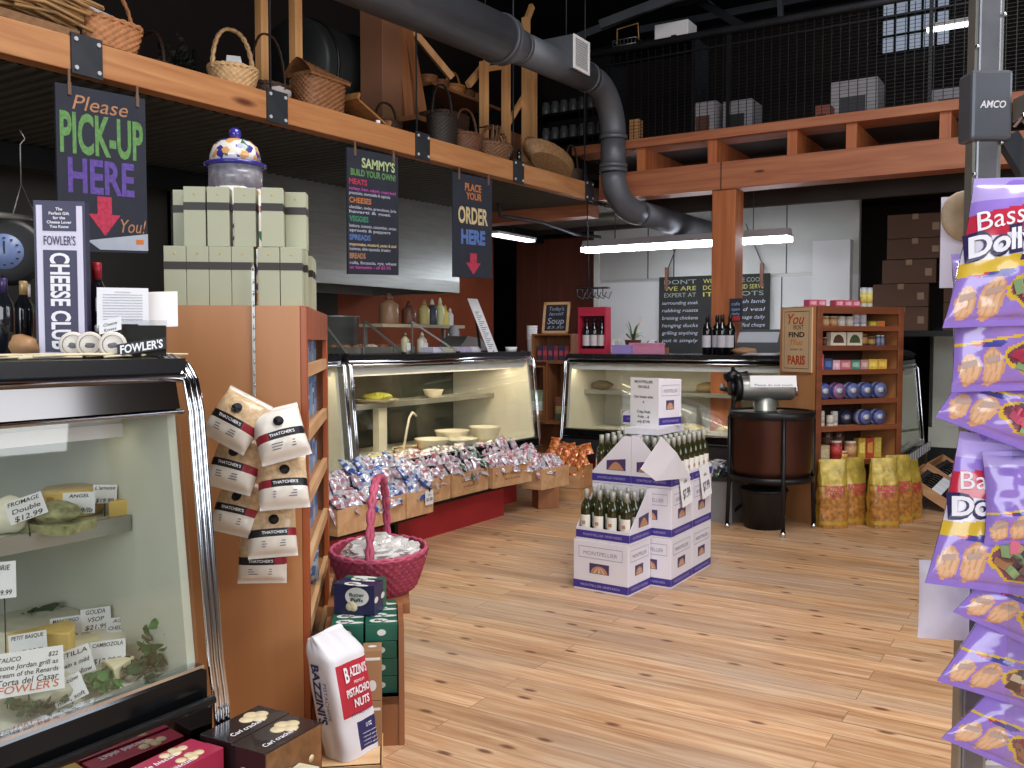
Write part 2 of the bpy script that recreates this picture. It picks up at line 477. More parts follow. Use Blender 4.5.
# right gallery: post, beams, joist ends, decking
mb = MB(); mb.bb(-3.095, -2.86, 8.62, 8.86, 0, 2.94)
struct(mb.build('column_timber', FIRZ, bevel=.008))
mb = MB(); mb.bb(-4.3, 1.9, 8.6, 8.85, 2.94, 3.20)
mb.bb(-3.005, -2.995, 8.595, 8.6, 2.94, 3.2, mi=1)
struct(mb.build('beam_far', [FIRX, BLACKM], bevel=.006))
mb = MB(); mb.bb(-4.6, 1.9, 8.56, 8.9, 3.42, 3.51)
struct(mb.build('beam_rail', FIRX, bevel=.006))
for x in (-3.83, -3.09, -2.33, -1.81, -1.05, -0.3, 0.4):
    mb = MB(); mb.bb(x - .045, x + .045, 8.6, 9.6, 3.2, 3.42)
    struct(mb.build('beam_joist', FIRZ))
mb = MB(); mb.bb(-4.6, 1.9, 8.9, 14.1, 3.42, 3.5)
mb.bb(-4.3, 1.9, 9.62, 9.7, 2.9, 3.42)
struct(mb.build('floor_loft', mat('dark_deck_boards', '#241b16', 0.7)))
mb = MB(); mb.bb(-8.1, -4.45, 10.62, 10.7, 2.9, 3.42)
struct(mb.build('trim_2', DKWALL))

# roof steel in view
for (p, q) in ((at(600, 25, d=9.5), at(770, -40, d=9.0)), (at(690, -5, d=11), at(745, 28, d=10.5)), (at(640, 30, d=12), at(900, -20, d=11)), (at(520, 60, d=12), at(720, -20, d=12))):
    mb = MB(); mb.bar(p, q, .05, .09)
    struct(mb.build('beam_roof', DARKM))
mb = MB(); mb.bb(-4.2, 4.9, 10.2, 10.35, 5.4, 5.62); struct(mb.build('beam_roof', DARKM))
mb = MB(); mb.bar(at(696, -6, d=11), at(738, 26, d=11), .05)
struct(mb.build('beam_roof', STEEL))
mb = MB(); mb.bar(at(780, -10, d=9), at(781, 24, d=9), .05)
struct(mb.build('beam_roof', DARKM))

# wire-mesh guard rail along the right gallery
rl = thing('guard_rail', 'black wire-mesh guard rail along the upper gallery edge', 'railing', (-1.4, 8.74, 3.51))
mb = MB()
xs = -3.2
while xs <= 3.25:
    mb.box((xs, 0, .46), (.006, .006, .92)); xs += .078
z = .05
while z < .92:
    mb.box((.025, 0, z), (6.45, .003, .003)); z += .0325
mb.build('wire_mesh', BLACKM, rl)
mb = MB(); mb.tube([(-3.2, 0, .97), (3.28, 0, .97)], .035, 10); mb.build('top_rail', DARKM, rl)
mb = MB(); mb.tube([(-3.2, 0.03, .84), (3.28, 0.03, .84)], .012, 8); mb.build('lower_pipe', DARKM, rl)
for x in (-3.15, -1.6, .2, 1.75, 3.2):
    mb = MB(); mb.box((x, .03, .49), (.03, .03, .98)); mb.build('post', BLACKM, rl)

# beam straps (steel plates with bolts and hanger rods)
def strap(y, n):
    t = thing('hanger_plate', 'dark steel hanger plate on the gallery beam, %s' % n, 'bracket', (-4.31, y, 3.01 + gz(y)), 0, 'hanger plates along the gallery beam')
    mb = MB(); mb.box((.006, 0, 0), (.012, .17, .20)); mb.build('plate', DARKM, t)
    for a in (-1, 1):
        for b in (-1, 1):
            mb = MB(); mb.cyl(.011, .008, T(.012, a * .062, b * .07) @ RY(PI / 2), 8); mb.build('bolt', mat('bolt_zinc', '#c2c4ca', .4, .3, var=0), t)
    mb = MB(); mb.tube([(-.05, 0, .1), (-.05, 0, 3.38)], .007, 6); mb.build('rod', DARKM, t)
for px_, n in ((88, 'nearest the pick-up sign'), (277, 'above the boxes of green tins'), (422, 'between the menu sign and the order sign'), (518, 'beyond the order sign'), (589, 'at the far end by the duct')):
    strap(at(px_, 150, X=-4.31).y, n)
# ------------------------------------------------------------------ glass deli cases
BLACKTOP = mat('black_worktop', '#1b1c20', 0.25, var=0.15)
KICKRED = mat('red_kick_panel', '#a3262e', 0.5, var=0.12, vs=3)
MIRROR = mat('mirror_steel_panel', '#8d8a88', 0.06, 1.0, var=0)
TUBE = mat('fluorescent_tube', '#fff4dc', 0.4, var=0, emit='#ffedc8', es=13.0)
TUBEDIM = mat('dim_case_tube', '#e9e4cc', 0.4, var=0, emit='#f4efd8', es=3.0)
GREYCASE = mat('grey_green_case_liner', '#c6c8bc', 0.45, var=0.04)
HEADGLASS = mat('dark_header_mirror', '#23262a', 0.12, 0.8, var=0)

def deli_case(name, label, loc, rz, L, D, zb, zt, ins, top, liner, tube, kick, lower, shelf_z=None, shelf_y=(0.3, 0.75), posts=True, header=None, tubes=1, ends=3, light_in=0, shelf_m=None, back_m=None, low=.0):
    t = thing(name, label, 'display case', loc, rz)
    g0 = 0.05                                    # glass foot set-back
    mb = MB(); mb.bb(0.02, L - .02, .12 + low, D, 0, zb - .30); mb.build('kick_panel', kick, t)
    mb = MB(); mb.prism([(0.01 + low, zb - .30), (0.09 + low, zb - .30), (0.09 + low, zb - .10), (low, zb - .10)], L - .04, frame((.02, 0, 0), (0, 1, 0), (0, 0, 1))); mb.build('lower_panel', lower, t)
    mb = MB(); mb.tube([(.02, -.004, zb - .085), (L - .02, -.004, zb - .085)], .012, 10); mb.build('bumper_rail', BLACK, t)
    mb = MB(); mb.bb(0.02, L - .02, .02, .07, zb - .10, zb - .012); mb.bb(.02, L - .02, g0 - .02, g0 + .02, zb - .012, zb, mi=1); mb.build('front_sill', [HEADGLASS, CHROME], t)
    mb = MB(); mb.bb(0.02, L - .02, .06, D - .04, zb - .06, zb - .03); mb.build('floor_tray', liner, t)
    M = frame((0, 0, 0), (1, 0, 0), (0, ins - g0, zt - zb))
    q = math.hypot(ins - g0, zt - zb)
    mb = MB(); mb.box((L / 2, q / 2, .003), (L - .05, q, .006), T(0, g0, zb) @ M); mb.build('glass_pane', GLASS, t)
    mb = MB(); mb.bb(.02, L - .02, D - .04, D, zb - .06, top - .045); mb.build('back_panel', back_m or liner, t)
    prof = [(.09 + low, zb - .3), (g0 + .015, zb), (ins + .02, zt), (ins + .03, top - .045), (D, top - .045), (D, zb - .3)]
    for x in (.02, L - .045):
        mb = MB(); mb.prism(prof, .025, frame((x, 0, 0), (0, 1, 0), (0, 0, 1))); mb.build('end_panel', liner, t)
    hd = [(ins - .012, zt), (ins + .03, zt), (ins + .045, top - .045), (ins + .01, top - .045)]
    mb = MB(); mb.prism(hd, L - .05, frame((.025, 0, 0), (0, 1, 0), (0, 0, 1))); mb.build('header', header or HEADGLASS, t)
    mb = MB(); mb.tube([(.0, ins + .012, top - .05), (L, ins + .012, top - .05)], .014, 8); mb.tube([(.02, ins - .012, zt + .004), (L - .02, ins - .012, zt + .004)], .008, 6); mb.build('header_trim', CHROME, t)
    mb = MB(); mb.bb(-.01, L + .01, ins + .01, D + .02, top - .045, top); mb.build('worktop', BLACKTOP, t)
    for s_, x0 in ((0, 0), (1, L)):
        mb = MB()
        for k in range(ends):
            x = x0 + (k * .017) * (1 if s_ else -1)
            pts = [(x, .16 + low, zb - .262), (x, .06 + low, zb - .255), (x, .018 + low, zb - .235), (x, .004 + low, zb - .19), (x, .012 + low * .3, zb - .1), (x, g0 - .02, zb), (x, ins - .02, zt), (x, ins + .0, top - .06), (x, ins + .03, top - .02), (x, ins + .10, top + .004)]
            mb.tube(pts, .0085, 8)
        mb.build('end_trim', CHROME, t)
    if shelf_z:
        for z in shelf_z:
            mb = MB(); mb.bb(.03, L - .05, shelf_y[0], shelf_y[1], z - .012, z, mi=0); mb.bb(.03, L - .05, shelf_y[0] - .012, shelf_y[0], z - .035, z + .008, mi=1)
            mb.build('shelf', [shelf_m or liner, STEEL], t)
    for k in range(tubes):
        yy = ins + .06 + .16 * k + light_in; zz = zt - .05 - .02 * k
        mb = MB(); mb.bb(.05, L - .08, yy - .03, yy + .03, zz, zz + .03, mi=1); mb.bb(.06, L - .09, yy - .02, yy + .02, zz - .014, zz, mi=0); mb.bb(.05, L - .08, yy - .036, yy - .028, zz - .016, zz + .02, mi=1)
        mb.build('case_light', [tube, WHITE], t)
    return t

near = deli_case('cheese_case', 'large glass cheese case with chrome end bars and mirrored base, beside the wooden cabinet', (-1.9, -.6, 0), PI / 2, 2.20, .98, .655, 1.31, .11, 1.452,
                 GREYCASE, TUBEDIM, BLACK, MIRROR, shelf_z=[1.02], shelf_y=(.29, .72), light_in=.13, header=mat('header_mirror_steel', '#6d6a6a', .1, 1.0, var=0))
salad = deli_case('salad_case', 'brightly lit glass case holding white bowls, behind the crates of candy', (-4.2, 4.80, 0), PI / 2, 2.46, 1.0, .62, 1.32, .115, 1.395,
                  CASEWHITE, TUBE, KICKRED, DARKM, shelf_z=[1.0], shelf_y=(.5, .8), tubes=2, ends=2, back_m=mat('dark_rear_doors', '#3c3f36', .15, var=.3, vs=4), low=.14)
hid = deli_case('side_case', 'white-ended glass case half hidden behind the wooden cabinet', (-4.2, 2.7, 0), PI / 2, 2.02, 1.0, .62, 1.32, .115, 1.395,
                CASEWHITE, TUBE, KICKRED, DARKM, tubes=1, ends=2)
far = deli_case('far_case', 'long glass case under the hanging fluorescent light, behind the wine display', (-4.46, 8.1, 0), 0, 2.34, .95, .62, 1.27, .12, 1.36,
                CASEWHITE, TUBE, KICKRED, DARKM, shelf_z=[.98], shelf_y=(.42, .75), tubes=1, ends=2)
side = deli_case('corner_case', 'glass case with pale contents beyond the red shelf unit, behind the crates of wine', (-1.42, 9.09, 0), PI / 2, 1.6, .8, .45, 1.2, .12, 1.29,
                 GREYCASE, TUBEDIM, BLACK, DARKM, shelf_z=[.8], shelf_y=(.3, .7), ends=2)
tall = deli_case('glass_cabinet', 'second glass case with pale top standing beyond the wine crates', (-.85, 12.15, 0), PI / 2, 1.6, .75, .5, 1.55, .12, 1.65,
                 GREYCASE, TUBEDIM, BLACK, DARKM, ends=2)

# food in the cheese case -------------------------------------------------
def lump(mb, c, r, sc=(1, 1, 1), amp=.2, seed=0, nu=16, nv=10, M=None, mi=None):
    c = Vector(c)
    def fn(u, v):
        a, b = 2 * PI * u, PI * v
        d = Vector((math.sin(b) * math.cos(a), math.sin(b) * math.sin(a), -math.cos(b)))
        k = 1 + amp * noise.noise(d * 1.7 + Vector((seed * 3.1, seed, 0)))
        return c + Vector((d.x * sc[0], d.y * sc[1], d.z * sc[2])) * r * k
    mb.grid(fn, nu, nv, None if mi is None else (lambda u, v: mi), True, M, wrap=True)
    return mb

CHEESE = [mat('cheese_%s' % n, c, .5, var=.1, vs=20, bump=.15) for n, c in (('ivory', '#d9d0ae'), ('yellow', '#d8b765'), ('white', '#dfdccb'), ('rind', '#b98a55'), ('grey', '#a9a793'))]
GREEN = mat('parsley_green', '#3a7030', .5, var=.3, vs=30)
GREEN2 = mat('dark_leaf_green', '#244423', .6, var=.3, vs=30)
def cheese(p, kind, r, h, label, rz=0, cat='cheese', m=0):
    mb = MB()
    if kind == 'wheel': mb.lathe([(r * .9, 0), (r, h * .15), (r, h * .85), (r * .92, h), (0.0001, h)], None, 24, True)
    elif kind == 'wedge':
        mb.prism([(0, 0)] + [(r * math.cos(a), r * math.sin(a)) for a in [k * .14 for k in range(7)]], h)
    else: lump(mb, (0, 0, h * .48), h * .5, (r / h * 2, r / h * 1.7, 1), .2, r * 50)
    o = mb.build('cheese_' + {'wheel': 'round', 'wedge': 'wedge', 'lump': 'ball'}[kind], CHEESE[m], None, p, rz, bevel=.004 if kind != 'lump' else 0)
    return tag(o, label, cat, 'cheeses in the near case')
ZS, ZF = 1.021, .631
def cz(px_, py_, Z): return at(px_, py_, Z=Z)
def inside(px_, X, Z):
    p = at(px_, 500, X=X); return Vector((X, p.y, Z))
for px_, X, Z, kind, r, h, m, rz, lab in (
    (5, -2.27, ZS, 'lump', .07, .09, 2, 0, 'white wrapped cheese at the far left of the upper shelf'),
    (52, -2.32, ZS, 'wedge', .12, .06, 3, 2.2, 'brown-rinded wedge behind the upper shelf price cards'),
    (72, -2.36, ZS, 'wheel', .08, .075, 1, 0, 'small yellow wheel stacked at the back of the upper shelf'),
    (108, -2.22, ZS, 'wedge', .10, .045, 1, 1.2, 'yellow wedge at the right end of the upper shelf'),
    (30, -2.45, ZF, 'wheel', .13, .10, 2, 0, 'pale wheel at the back of the case floor'),
    (2, -2.32, ZF, 'wedge', .16, .12, 1, .6, 'large yellow wedge at the left edge of the case floor'),
    (62, -2.35, ZF, 'wheel', .11, .07, 0, 0, 'ivory wheel under the middle price cards'),
    (100, -2.3, ZF, 'lump', .09, .08, 2, 0, 'white crumbly cheese beside the parsley'),
    (130, -2.3, ZF, 'wheel', .085, .06, 3, 0, 'orange-brown small wheel behind the parsley'),
    (36, -2.12, ZF, 'lump', .09, .07, 4, 0, 'greyish cheese behind the largest price card'),
    (110, -2.06, ZF, 'wedge', .10, .04, 0, 2.0, 'flat ivory wedge by the front glass')):
    cheese(inside(px_, X, Z), kind, r, h, lab, rz, m=m)
mb = MB(); mb.box((0, 0, .012), (.17, .11, .024)); lump(mb, (0, 0, .045), .05, (1.6, 1, .55), .3, 4)
tag(mb.build('vegetable_tray', [mat('salad_mix', '#8a8a62', .6, var=.5, vs=40)], None, inside(52, -2.2, ZS), .3), 'tray of mixed green antipasti on the upper shelf', 'food')

def leafy(name, p, label, n, R_, H, sz, m, seed):
    rnd = random.Random(seed); t = thing(name, label, 'garnish', p)
    mb = MB(); ms = MB()
    for k in range(n):
        a = rnd.random() * 2 * PI; r = R_ * math.sqrt(rnd.random()); h = H * (.25 + .75 * rnd.random()) * (1 - .5 * r / R_)
        c = Vector((r * math.cos(a), r * math.sin(a), h))
        if k % 2 == 0: ms.tube([(c.x * .3, c.y * .3, 0), tuple(c)], .0015, 5)
        up = Vector((rnd.uniform(-1, 1), rnd.uniform(-1, 1), rnd.uniform(.1, 1))).normalized(); x = up.orthogonal().normalized(); y = up.cross(x)
        s_ = sz * rnd.uniform(.6, 1.2)
        pts = [c + x * (math.cos(q) * s_) * (1 + .25 * math.cos(3 * q)) + y * (math.sin(q) * s_ * .8) + up * (.2 * s_ * math.cos(2 * q)) for q in [i * 2 * PI / 9 for i in range(9)]]
        mb.add(pts + [c], [(i, (i + 1) % 9, 9) for i in range(9)], None, True)
    mb.build('leaves', m, t); ms.build('stem', GREEN2, t)
    return t
leafy('parsley_sprig', inside(157, -2.10, ZF), 'tall green parsley sprig at the right end of the case floor', 30, .05, .17, .028, GREEN, 1)
leafy('parsley_bunch', inside(138, -2.07, ZF), 'spread of green parsley along the front glass', 40, .06, .05, .016, GREEN2, 2)
leafy('parsley_bunch', inside(95, -2.07, ZF), 'leafy greens below the price cards near the front sill', 44, .06, .05, .016, GREEN, 3)
leafy('herb_bunch', inside(34, -2.07, ZF), 'greens beneath the largest price card', 50, .065, .06, .016, GREEN2, 4)
leafy('grape_leaves', inside(38, -2.5, ZF), 'dark leaves draped at the back of the case floor', 30, .08, .12, .03, GREEN2, 5)

def price_card(px_, py_, X, w, h, lines, label, tilt=0.0, big=False, lean=.25):
    p = at(px_, py_, X=X)
    t = thing('price_card', label, 'price tag', p, 0, 'price cards in the cheese case')
    M = frame((0, 0, 0), (.5, .8, 0), (-.15 * .8, .15 * .5, 1)) @ RZ(tilt)
    mb = MB(); mb.box((0, 0, 0), (w, h, .0015), M); mb.build('card', PAPER, t)
    mb = MB()
    for i, (s_, k, c) in enumerate(lines):
        mb.text(s_, M @ T(0, h * (.34 - .68 * i / max(1, len(lines) - 1)) if len(lines) > 1 else 0, 0), h * k, w * min(.85, .11 * len(s_) + .1), bold=.01, shear=.2, mi=c)
    mb.build('lettering', [INK, mat('orange_ink', '#c2603a', .6)], t)
    mb = MB(); zf = (ZS if p.z > 1.02 else ZF) - p.z; q = M @ Vector((0, -h / 2, -.003)); mb.tube([M @ Vector((0, 0, -.003)), (q.x, q.y, min(q.z, zf))], .0015, 5); mb.build('stand', BLACK, t)
    return t
price_card(26, 508, -2.18, .085, .055, [('FROMAGE', .18, 0), ('Double', .2, 0), ('$12.99', .22, 0)], 'white price card tilted left on the upper shelf', .3)
price_card(79, 503, -2.2, .075, .055, [('ANGEL', .16, 0), ('$7.99/lb', .22, 0)], 'middle white price card on the upper shelf', -.02)
price_card(105, 494, -2.25, .06, .05, [('L\'amuse', .2, 0), ('$19.99', .22, 0)], 'small rightmost white price card on the upper shelf', -.06)
price_card(4, 580, -2.14, .05, .085, [('BRIE', .14, 0), ('$9.99', .14, 0)], 'white card cut off by the left side of the case, at mid height')
price_card(28, 644, -2.22, .085, .055, [('PETIT BASQUE', .17, 0), ('$17.99/lb', .22, 0)], 'grey-shaded card in the row behind the largest card', .05)
price_card(66, 628, -2.32, .075, .06, [('MANCHEGO', .17, 0), ('$19/lb', .22, 0)], 'shaded card third from the parsley, in the back row', .02)
price_card(96, 619, -2.28, .075, .06, [('GOUDA', .2, 0), ('VSOP', .2, 0), ('$21.99', .2, 0)], 'white card overlapping its neighbour in the middle of the back row', .03)
price_card(121, 627, -2.24, .075, .055, [('AGED', .16, 0), ('CHEDDAR', .18, 0), ('$13.99/lb', .22, 0)], 'white card in the back row closest to the parsley', 0)
price_card(108, 652, -2.14, .085, .06, [('CAMBOZOLA', .17, 0), ('$12.99/lb', .22, 0)], 'white card in the front row beside the parsley', .0)
price_card(74, 663, -2.1, .085, .07, [('TETILLA', .15, 0), ('Spain a mild', .15, 0), ('pale yellow', .15, 0)], 'white card leaning right, just beside the largest card', .25)
price_card(68, 690, -2.04, .075, .06, [('from cow', .17, 0), ('milk, soft', .17, 0)], 'white card lowest of all, tilted by the front sill', .35)
price_card(28, 672, -2.06, .15, .10, [('ITALICO               $22', .1, 0), ('Stone Jordan grill as', .11, 0), ('cream of the Renards', .11, 0), ('Torta del Casar', .14, 0), ("FOWLER'S", .17, 1)], 'largest white handwritten card with orange lettering', .02)

# items standing on the cheese case ---------------------------------------
ZT = 1.453
NAVY = mat('navy_print', '#25234a', .45, var=.03)
LILAC = mat('lilac_white_print', '#cfcbe0', .45, var=.02)
TXW = mat('white_lettering', '#e8e6ee', .5, var=0)
p = at(37, 357, Z=ZT); q = at(88, 357, Z=ZT)
cc = (Vector((-2.42, 1.42, ZT)) + Vector((-2.30, 1.50, ZT))) / 2
cl, cr = at(37, 356, X=-2.36), at(88, 356, X=-2.27)
wd = (Vector((cr.x, cr.y, 0)) - Vector((cl.x, cl.y, 0))); W = wd.length
t = thing('cheese_club_box', 'tall narrow navy and white cheese club box standing on the cheese case', 'sign', ((cl.x + cr.x) / 2, (cl.y + cr.y) / 2, ZT), math.atan2(wd.y, wd.x))
Hs = .415
mb = MB(); mb.bb(-W / 2, W / 2, 0, .05, 0, Hs); mb.build('box_body', NAVY, t)
F = frame((0, -.0005, 0), (1, 0, 0), (0, 0, 1))
mb = MB(); mb.quad([(-W * .45, .008, .001), (W * .45, .008, .001), (W * .45, Hs * .97, .001), (-W * .45, Hs * .97, .001)], F)
mb.build('white_panel', LILAC, t)
mb = MB()
for (a, b, z0, z1) in ((-.33, .33, .015, .285), (-.33, .33, .335, .405)): mb.quad([(W * a, z0, .002), (W * b, z0, .002), (W * b, z1, .002), (W * a, z1, .002)], F)
mb.build('navy_panel', NAVY, t)
mb = MB()
for i, s_ in enumerate(('The', 'Perfect Gift', 'for the', 'Cheese Lover', 'You Know')): mb.text(s_, F @ T(0, .393 - .0115 * i, .0025), .0075, bold=.02)
mb.text('CHEESE CLUB', F @ T(0, .15, .0025) @ RZ(-PI / 2), W * .36, .255, bold=.03)
mb.build('lettering', TXW, t)
mb = MB(); mb.text("FOWLER'S", F @ T(0, .31, .0025), .024, W * .62, bold=.01); mb.build('brand_lettering', NAVY, t)

def wine_bottle(name, label, loc, group=None, s=1.0, caps='#7b1020', glassc='#1b2a1c', lab='#e4e0da', rz=0, simple=False, low=False):
    t = thing(name, label, 'bottle', loc, rz, group)
    n = 10 if low else 16
    gm = mat('bottle_glass_' + glassc[1:], glassc, .08, var=0, coat=.5)
    mb = MB(); mb.lathe([(.030 * s, 0), (.037 * s, .004 * s), (.0375 * s, .18 * s), (.034 * s, .205 * s), (.018 * s, .235 * s), (.0145 * s, .25 * s), (.0145 * s, .285 * s)], None, n); mb.build('glass_body', gm, t)
    mb = MB(); mb.lathe([(.0155 * s, .245 * s), (.0155 * s, .298 * s), (.013 * s, .30 * s)], None, n); mb.build('capsule', mat('capsule_' + caps[1:], caps, .35, .2, var=0), t)
    if lab:
        mb = MB()
        k = 8
        vs = [((.0381 * s) * math.sin(a), -(.0381 * s) * math.cos(a), z) for z in (.055 * s, .145 * s) for a in [(-1.1 + 2.2 * i / k) for i in range(k + 1)]]
        mb.add(vs, [(i, i + 1, k + 2 + i, k + 1 + i) for i in range(k)], None, True); mb.build('label', mat('label_' + lab[1:], lab, .6, var=.03), t)
    return t
for px_, X, cap, lab, l in ((5, -2.42, '#3d2f5a', None, 'dark bottle with a violet neck at the left end of the cheese case'), (25, -2.5, '#b89a6a', None, 'dark bottle with a gold neck beside the round gauge'), (78 / 3 + 2, -2.62, '#d8d4dc', '#403060', 'dark bottle with white neck behind the gold-necked one')):
    pp = at(px_, 355, X=X); wine_bottle('wine_bottle', l, (X, pp.y, ZT), 'bottles on the cheese case', .7, cap, '#14161c', lab)
wine_bottle('wine_bottle', 'tall dark bottle with red neck behind the white papers', (-2.36, 1.585, ZT), None, .88, '#9a2030', '#17141c', None)

# round gauge (hanging scale dial)
p = at(9, 252, X=-2.6)
t = thing('hanging_scale', 'black round scale with pale blue dial above the left end of the cheese case', 'scale', p, 0)
M = frame((0, 0, 0), (.62, .78, 0), (0, 0, 1))
mb = MB(); mb.lathe([(.0001, -.05), (.085, -.05), (.095, -.03), (.095, .0), (.08, .01), (.0001, .008)], M, 28); mb.build('case', BLACK, t)
mb = MB(); mb.lathe([(.05, .009), (.05, .013), (.0001, .0135)], M @ T(-.01, -.0, 0), 28); mb.build('dial', mat('pale_blue_dial', '#6878a0', .4), t)
mb = MB()
for k in range(12):
    a = k * PI / 6; mb.box((.038 * math.cos(a) - .01, .038 * math.sin(a), .0145), (.007, .004, .001), M)
mb.box((-.01, .012, .0145), (.004, .035, .001), M); mb.build('markings', INK, t)
mb = MB(); mb.cyl(.03, .2, T(-.02, -.06, -.27), 14); mb.box((-.02, -.06, -.15), (.06, .06, .16)); mb.build('column', BLACK, t)
mb = MB(); zl = ZT - p.z; mb.cyl(.07, .05, T(-.02, -.06, zl), 18, .05); mb.bar((-.02, -.06, zl + .04), (-.02, -.06, -.2), .05); mb.build('base', BLACK, t)

# jars of cheese spread with white lids
JARG = mat('amber_preserve', '#7a4a2a', .15, var=.15, vs=30)
def lid_jar(px_, py_, X, label, tip):
    p = at(px_, py_, X=X)
    t = thing('lidded_jar', label, 'jar', (p.x, p.y, ZT + .035), 0, 'small jars on the cheese case', rot=(0, 0, 0))
    M = frame((0, 0, 0), (.62, .78, 0), (0, 0, 1))
    mb = MB(); mb.lathe([(.028, -.05), (.031, -.045), (.031, -.008), (.028, 0)], M, 20); mb.build('glass_body', JARG, t)
    mb = MB(); mb.lathe([(.034, -.006), (.034, .004), (.030, .007), (.0001, .008)], M, 24); mb.build('lid', mat('pale_lid', '#d6cfc6', .4), t)
    mb = MB(); mb.tube([(.025 * math.cos(q * PI / 10), .025 * math.sin(q * PI / 10), .0085) for q in range(20)], .0008, 4, M, closed=True)
    lump(mb, (0, -.002, .008), .012, (1, .6, .1), .4, px_, M=M); mb.build('crest', GREYINK, t)
lid_jar(73, 345, -2.26, 'pale-lidded jar on its side nearest the cheese club box', 0)
lid_jar(90, 345, -2.22, 'pale-lidded jar on its side, middle of three', 0)
lid_jar(113, 346, -2.15, 'pale-lidded jar on its side beside the black lettered card', 0)
p = at(109, 345, X=-2.27)
t = thing('cloth_topped_jar', 'amber jar with clear dome lid behind the small jars', 'jar', (p.x, p.y, ZT))
mb = MB(); mb.lathe([(.028, 0), (.03, .005), (.03, .05), (.027, .06)], None, 18); mb.build('glass_body', JARG, t)
mb = MB(); mb.lathe([(.031, .058), (.032, .064), (.03, .068)], None, 18); mb.build('gold_band', mat('gold_band', '#b08a4a', .3, .6), t)
mb = MB(); mb.lathe([(.034, .068), (.036, .085), (.024, .098), (.0001, .10)], None, 18); mb.build('dome_lid', mat('frosted_lid', '#b9b6b4', .3), t)
# bread rolls in a bag
p = at(22, 352, X=-2.4)
mb = MB(); lump(mb, (0, 0, .03), .035, (1.6, 1.2, .9), .2, 3)
tag(mb.build('bread_package', mat('bread_brown', '#a8805a', .5, var=.2), None, (p.x, p.y, ZT)), 'brown bread in clear wrap beside the cheese club box', 'bread')
# white papers on a stand
p = at(128, 352, X=-2.215)
t = thing('notice_papers', 'white printed notice sheets propped behind the jars', 'paper', (p.x, p.y, ZT))
M = frame((-.01, 0, .10), (.62, .78, 0), (-.1, .08, 1)); mb = MB(); mb.box((-.005, .035, 0), (.13, .11, .002), M); mb.build('sheet', PAPER, t)
M2 = frame((-.02, .03, .10), (.5, .85, .05), (-.1, .08, 1)); mb = MB(); mb.box((.06, .03, -.006), (.12, .10, .002), M2); mb.build('sheet', WHITE, t)
mb = MB()
for i in range(11): mb.box((-.005, .078 - .0075 * i, .002), (.10 if i else .04, .0013, .0005), M)
mb.build('print_lines', mat('pale_grey_ink', '#8f8f9a', .7), t)
mb = MB(); mb.box((0, .0, .045), (.05, .03, .09)); mb.build('stand', BLACK, t)
# leaflet holder with black lettered card
p = at(143, 350, X=-2.11)
t = thing('leaflet_holder', 'clear leaflet holder with a white-lettered black card, on the cheese case corner', 'leaflet holder', (p.x, p.y, ZT))
M = frame((0, 0, .004), (.62, .78, .0), (-.25, .2, 1))
mb = MB(); mb.box((.0, .05, 0), (.12, .10, .003), M); mb.build('clear_holder', CLEARP, t)
mb = MB(); mb.box((.0, .045, -.006), (.115, .085, .004), M); mb.build('dark_leaflets', mat('dark_leaflet', '#23221d', .4), t)
M3 = frame((.014, -.014, .030), (.62, .78, .16), (-.1, .05, 1)); mb = MB(); mb.box((0, 0, 0), (.12, .03, .002), M3); mb.build('name_card', BLACK, t)
mb = MB(); mb.text("FOWLER'S", M3 @ T(0, 0, .001), .021, .105, bold=.03); mb.build('lettering', TXW, t)
M4 = frame((-.05, -.06, .085), (.62, .78, .25), (-.1, .08, 1)); mb = MB(); mb.box((0, 0, .0), (.055, .035, .002), M4); mb.build('small_card', PAPER, t)
mb = MB(); mb.text('Cheese', M4 @ T(0, .004, .001), .008); mb.text('Knives', M4 @ T(0, -.01, .001), .008); mb.build('card_lettering', INK, t)
# straw mat of twigs
rnd = random.Random(5); mb = MB()
for k in range(90):
    y = .95 + .69 * rnd.random(); a = PI / 2 + rnd.uniform(-.25, .25); L = rnd.uniform(.12, .3); x = -2.17 + rnd.uniform(-.10, .05)
    d = Vector((math.cos(a), math.sin(a), 0)) * L / 2; c = Vector((x, y, ZT + .004 + .006 * rnd.random()))
    mb.tube([c - d, c + Vector((0, 0, .002)), c + d], .003, 5)
tag(mb.build('straw_mat', mat('dry_straw', '#d6c8a8', .7, var=.2)), 'loose pale straw laid along the front of the cheese case top', 'straw', None, 'stuff')
# ------------------------------------------------------------------ bags
def bag(mb, M, w, h, t, matfn=None, nu=16, nv=22, seed=0, wr=.006, pinch=.05, pu=.5, pv=.45, flat=.05, bmi=0):
    """sealed film bag; local x across, y up (0..h), z out. returns a function that lays flat print on its face"""
    def front(u, v):
        x = (u - .5) * w * (1 - pinch * math.sin(PI * v))
        f = 0 if (v < flat or v > 1 - flat) else math.sin(PI * (v - flat) / (1 - 2 * flat)) ** pv
        z = t / 2 * (max(0, math.sin(PI * u)) ** pu) * f
        n = noise.noise(Vector((u * 4 + seed, v * 5, seed * 1.7))) + .5 * noise.noise(Vector((u * 9, v * 10 + seed, seed)))
        return Vector((x + .3 * wr * n * (1 if 0 < u < 1 else .4), v * h, z + wr * n * (.3 + .7 * f) * min(1, 6 * u, 6 * (1 - u)) + .0006))
    def back(u, v):
        p = front(1 - u, v); return Vector((p.x, p.y, -p.z))
    mb.grid(front, nu, nv, matfn, True, M)
    mb.grid(back, nu, nv, lambda u, v: bmi, True, M)
    def surf(p, off=.0025):
        u = min(1, max(0, p.x / w + .5)); v = min(1, max(0, p.y / h))
        q = front(u, v); return Vector((p.x, p.y, q.z + off))
    return surf
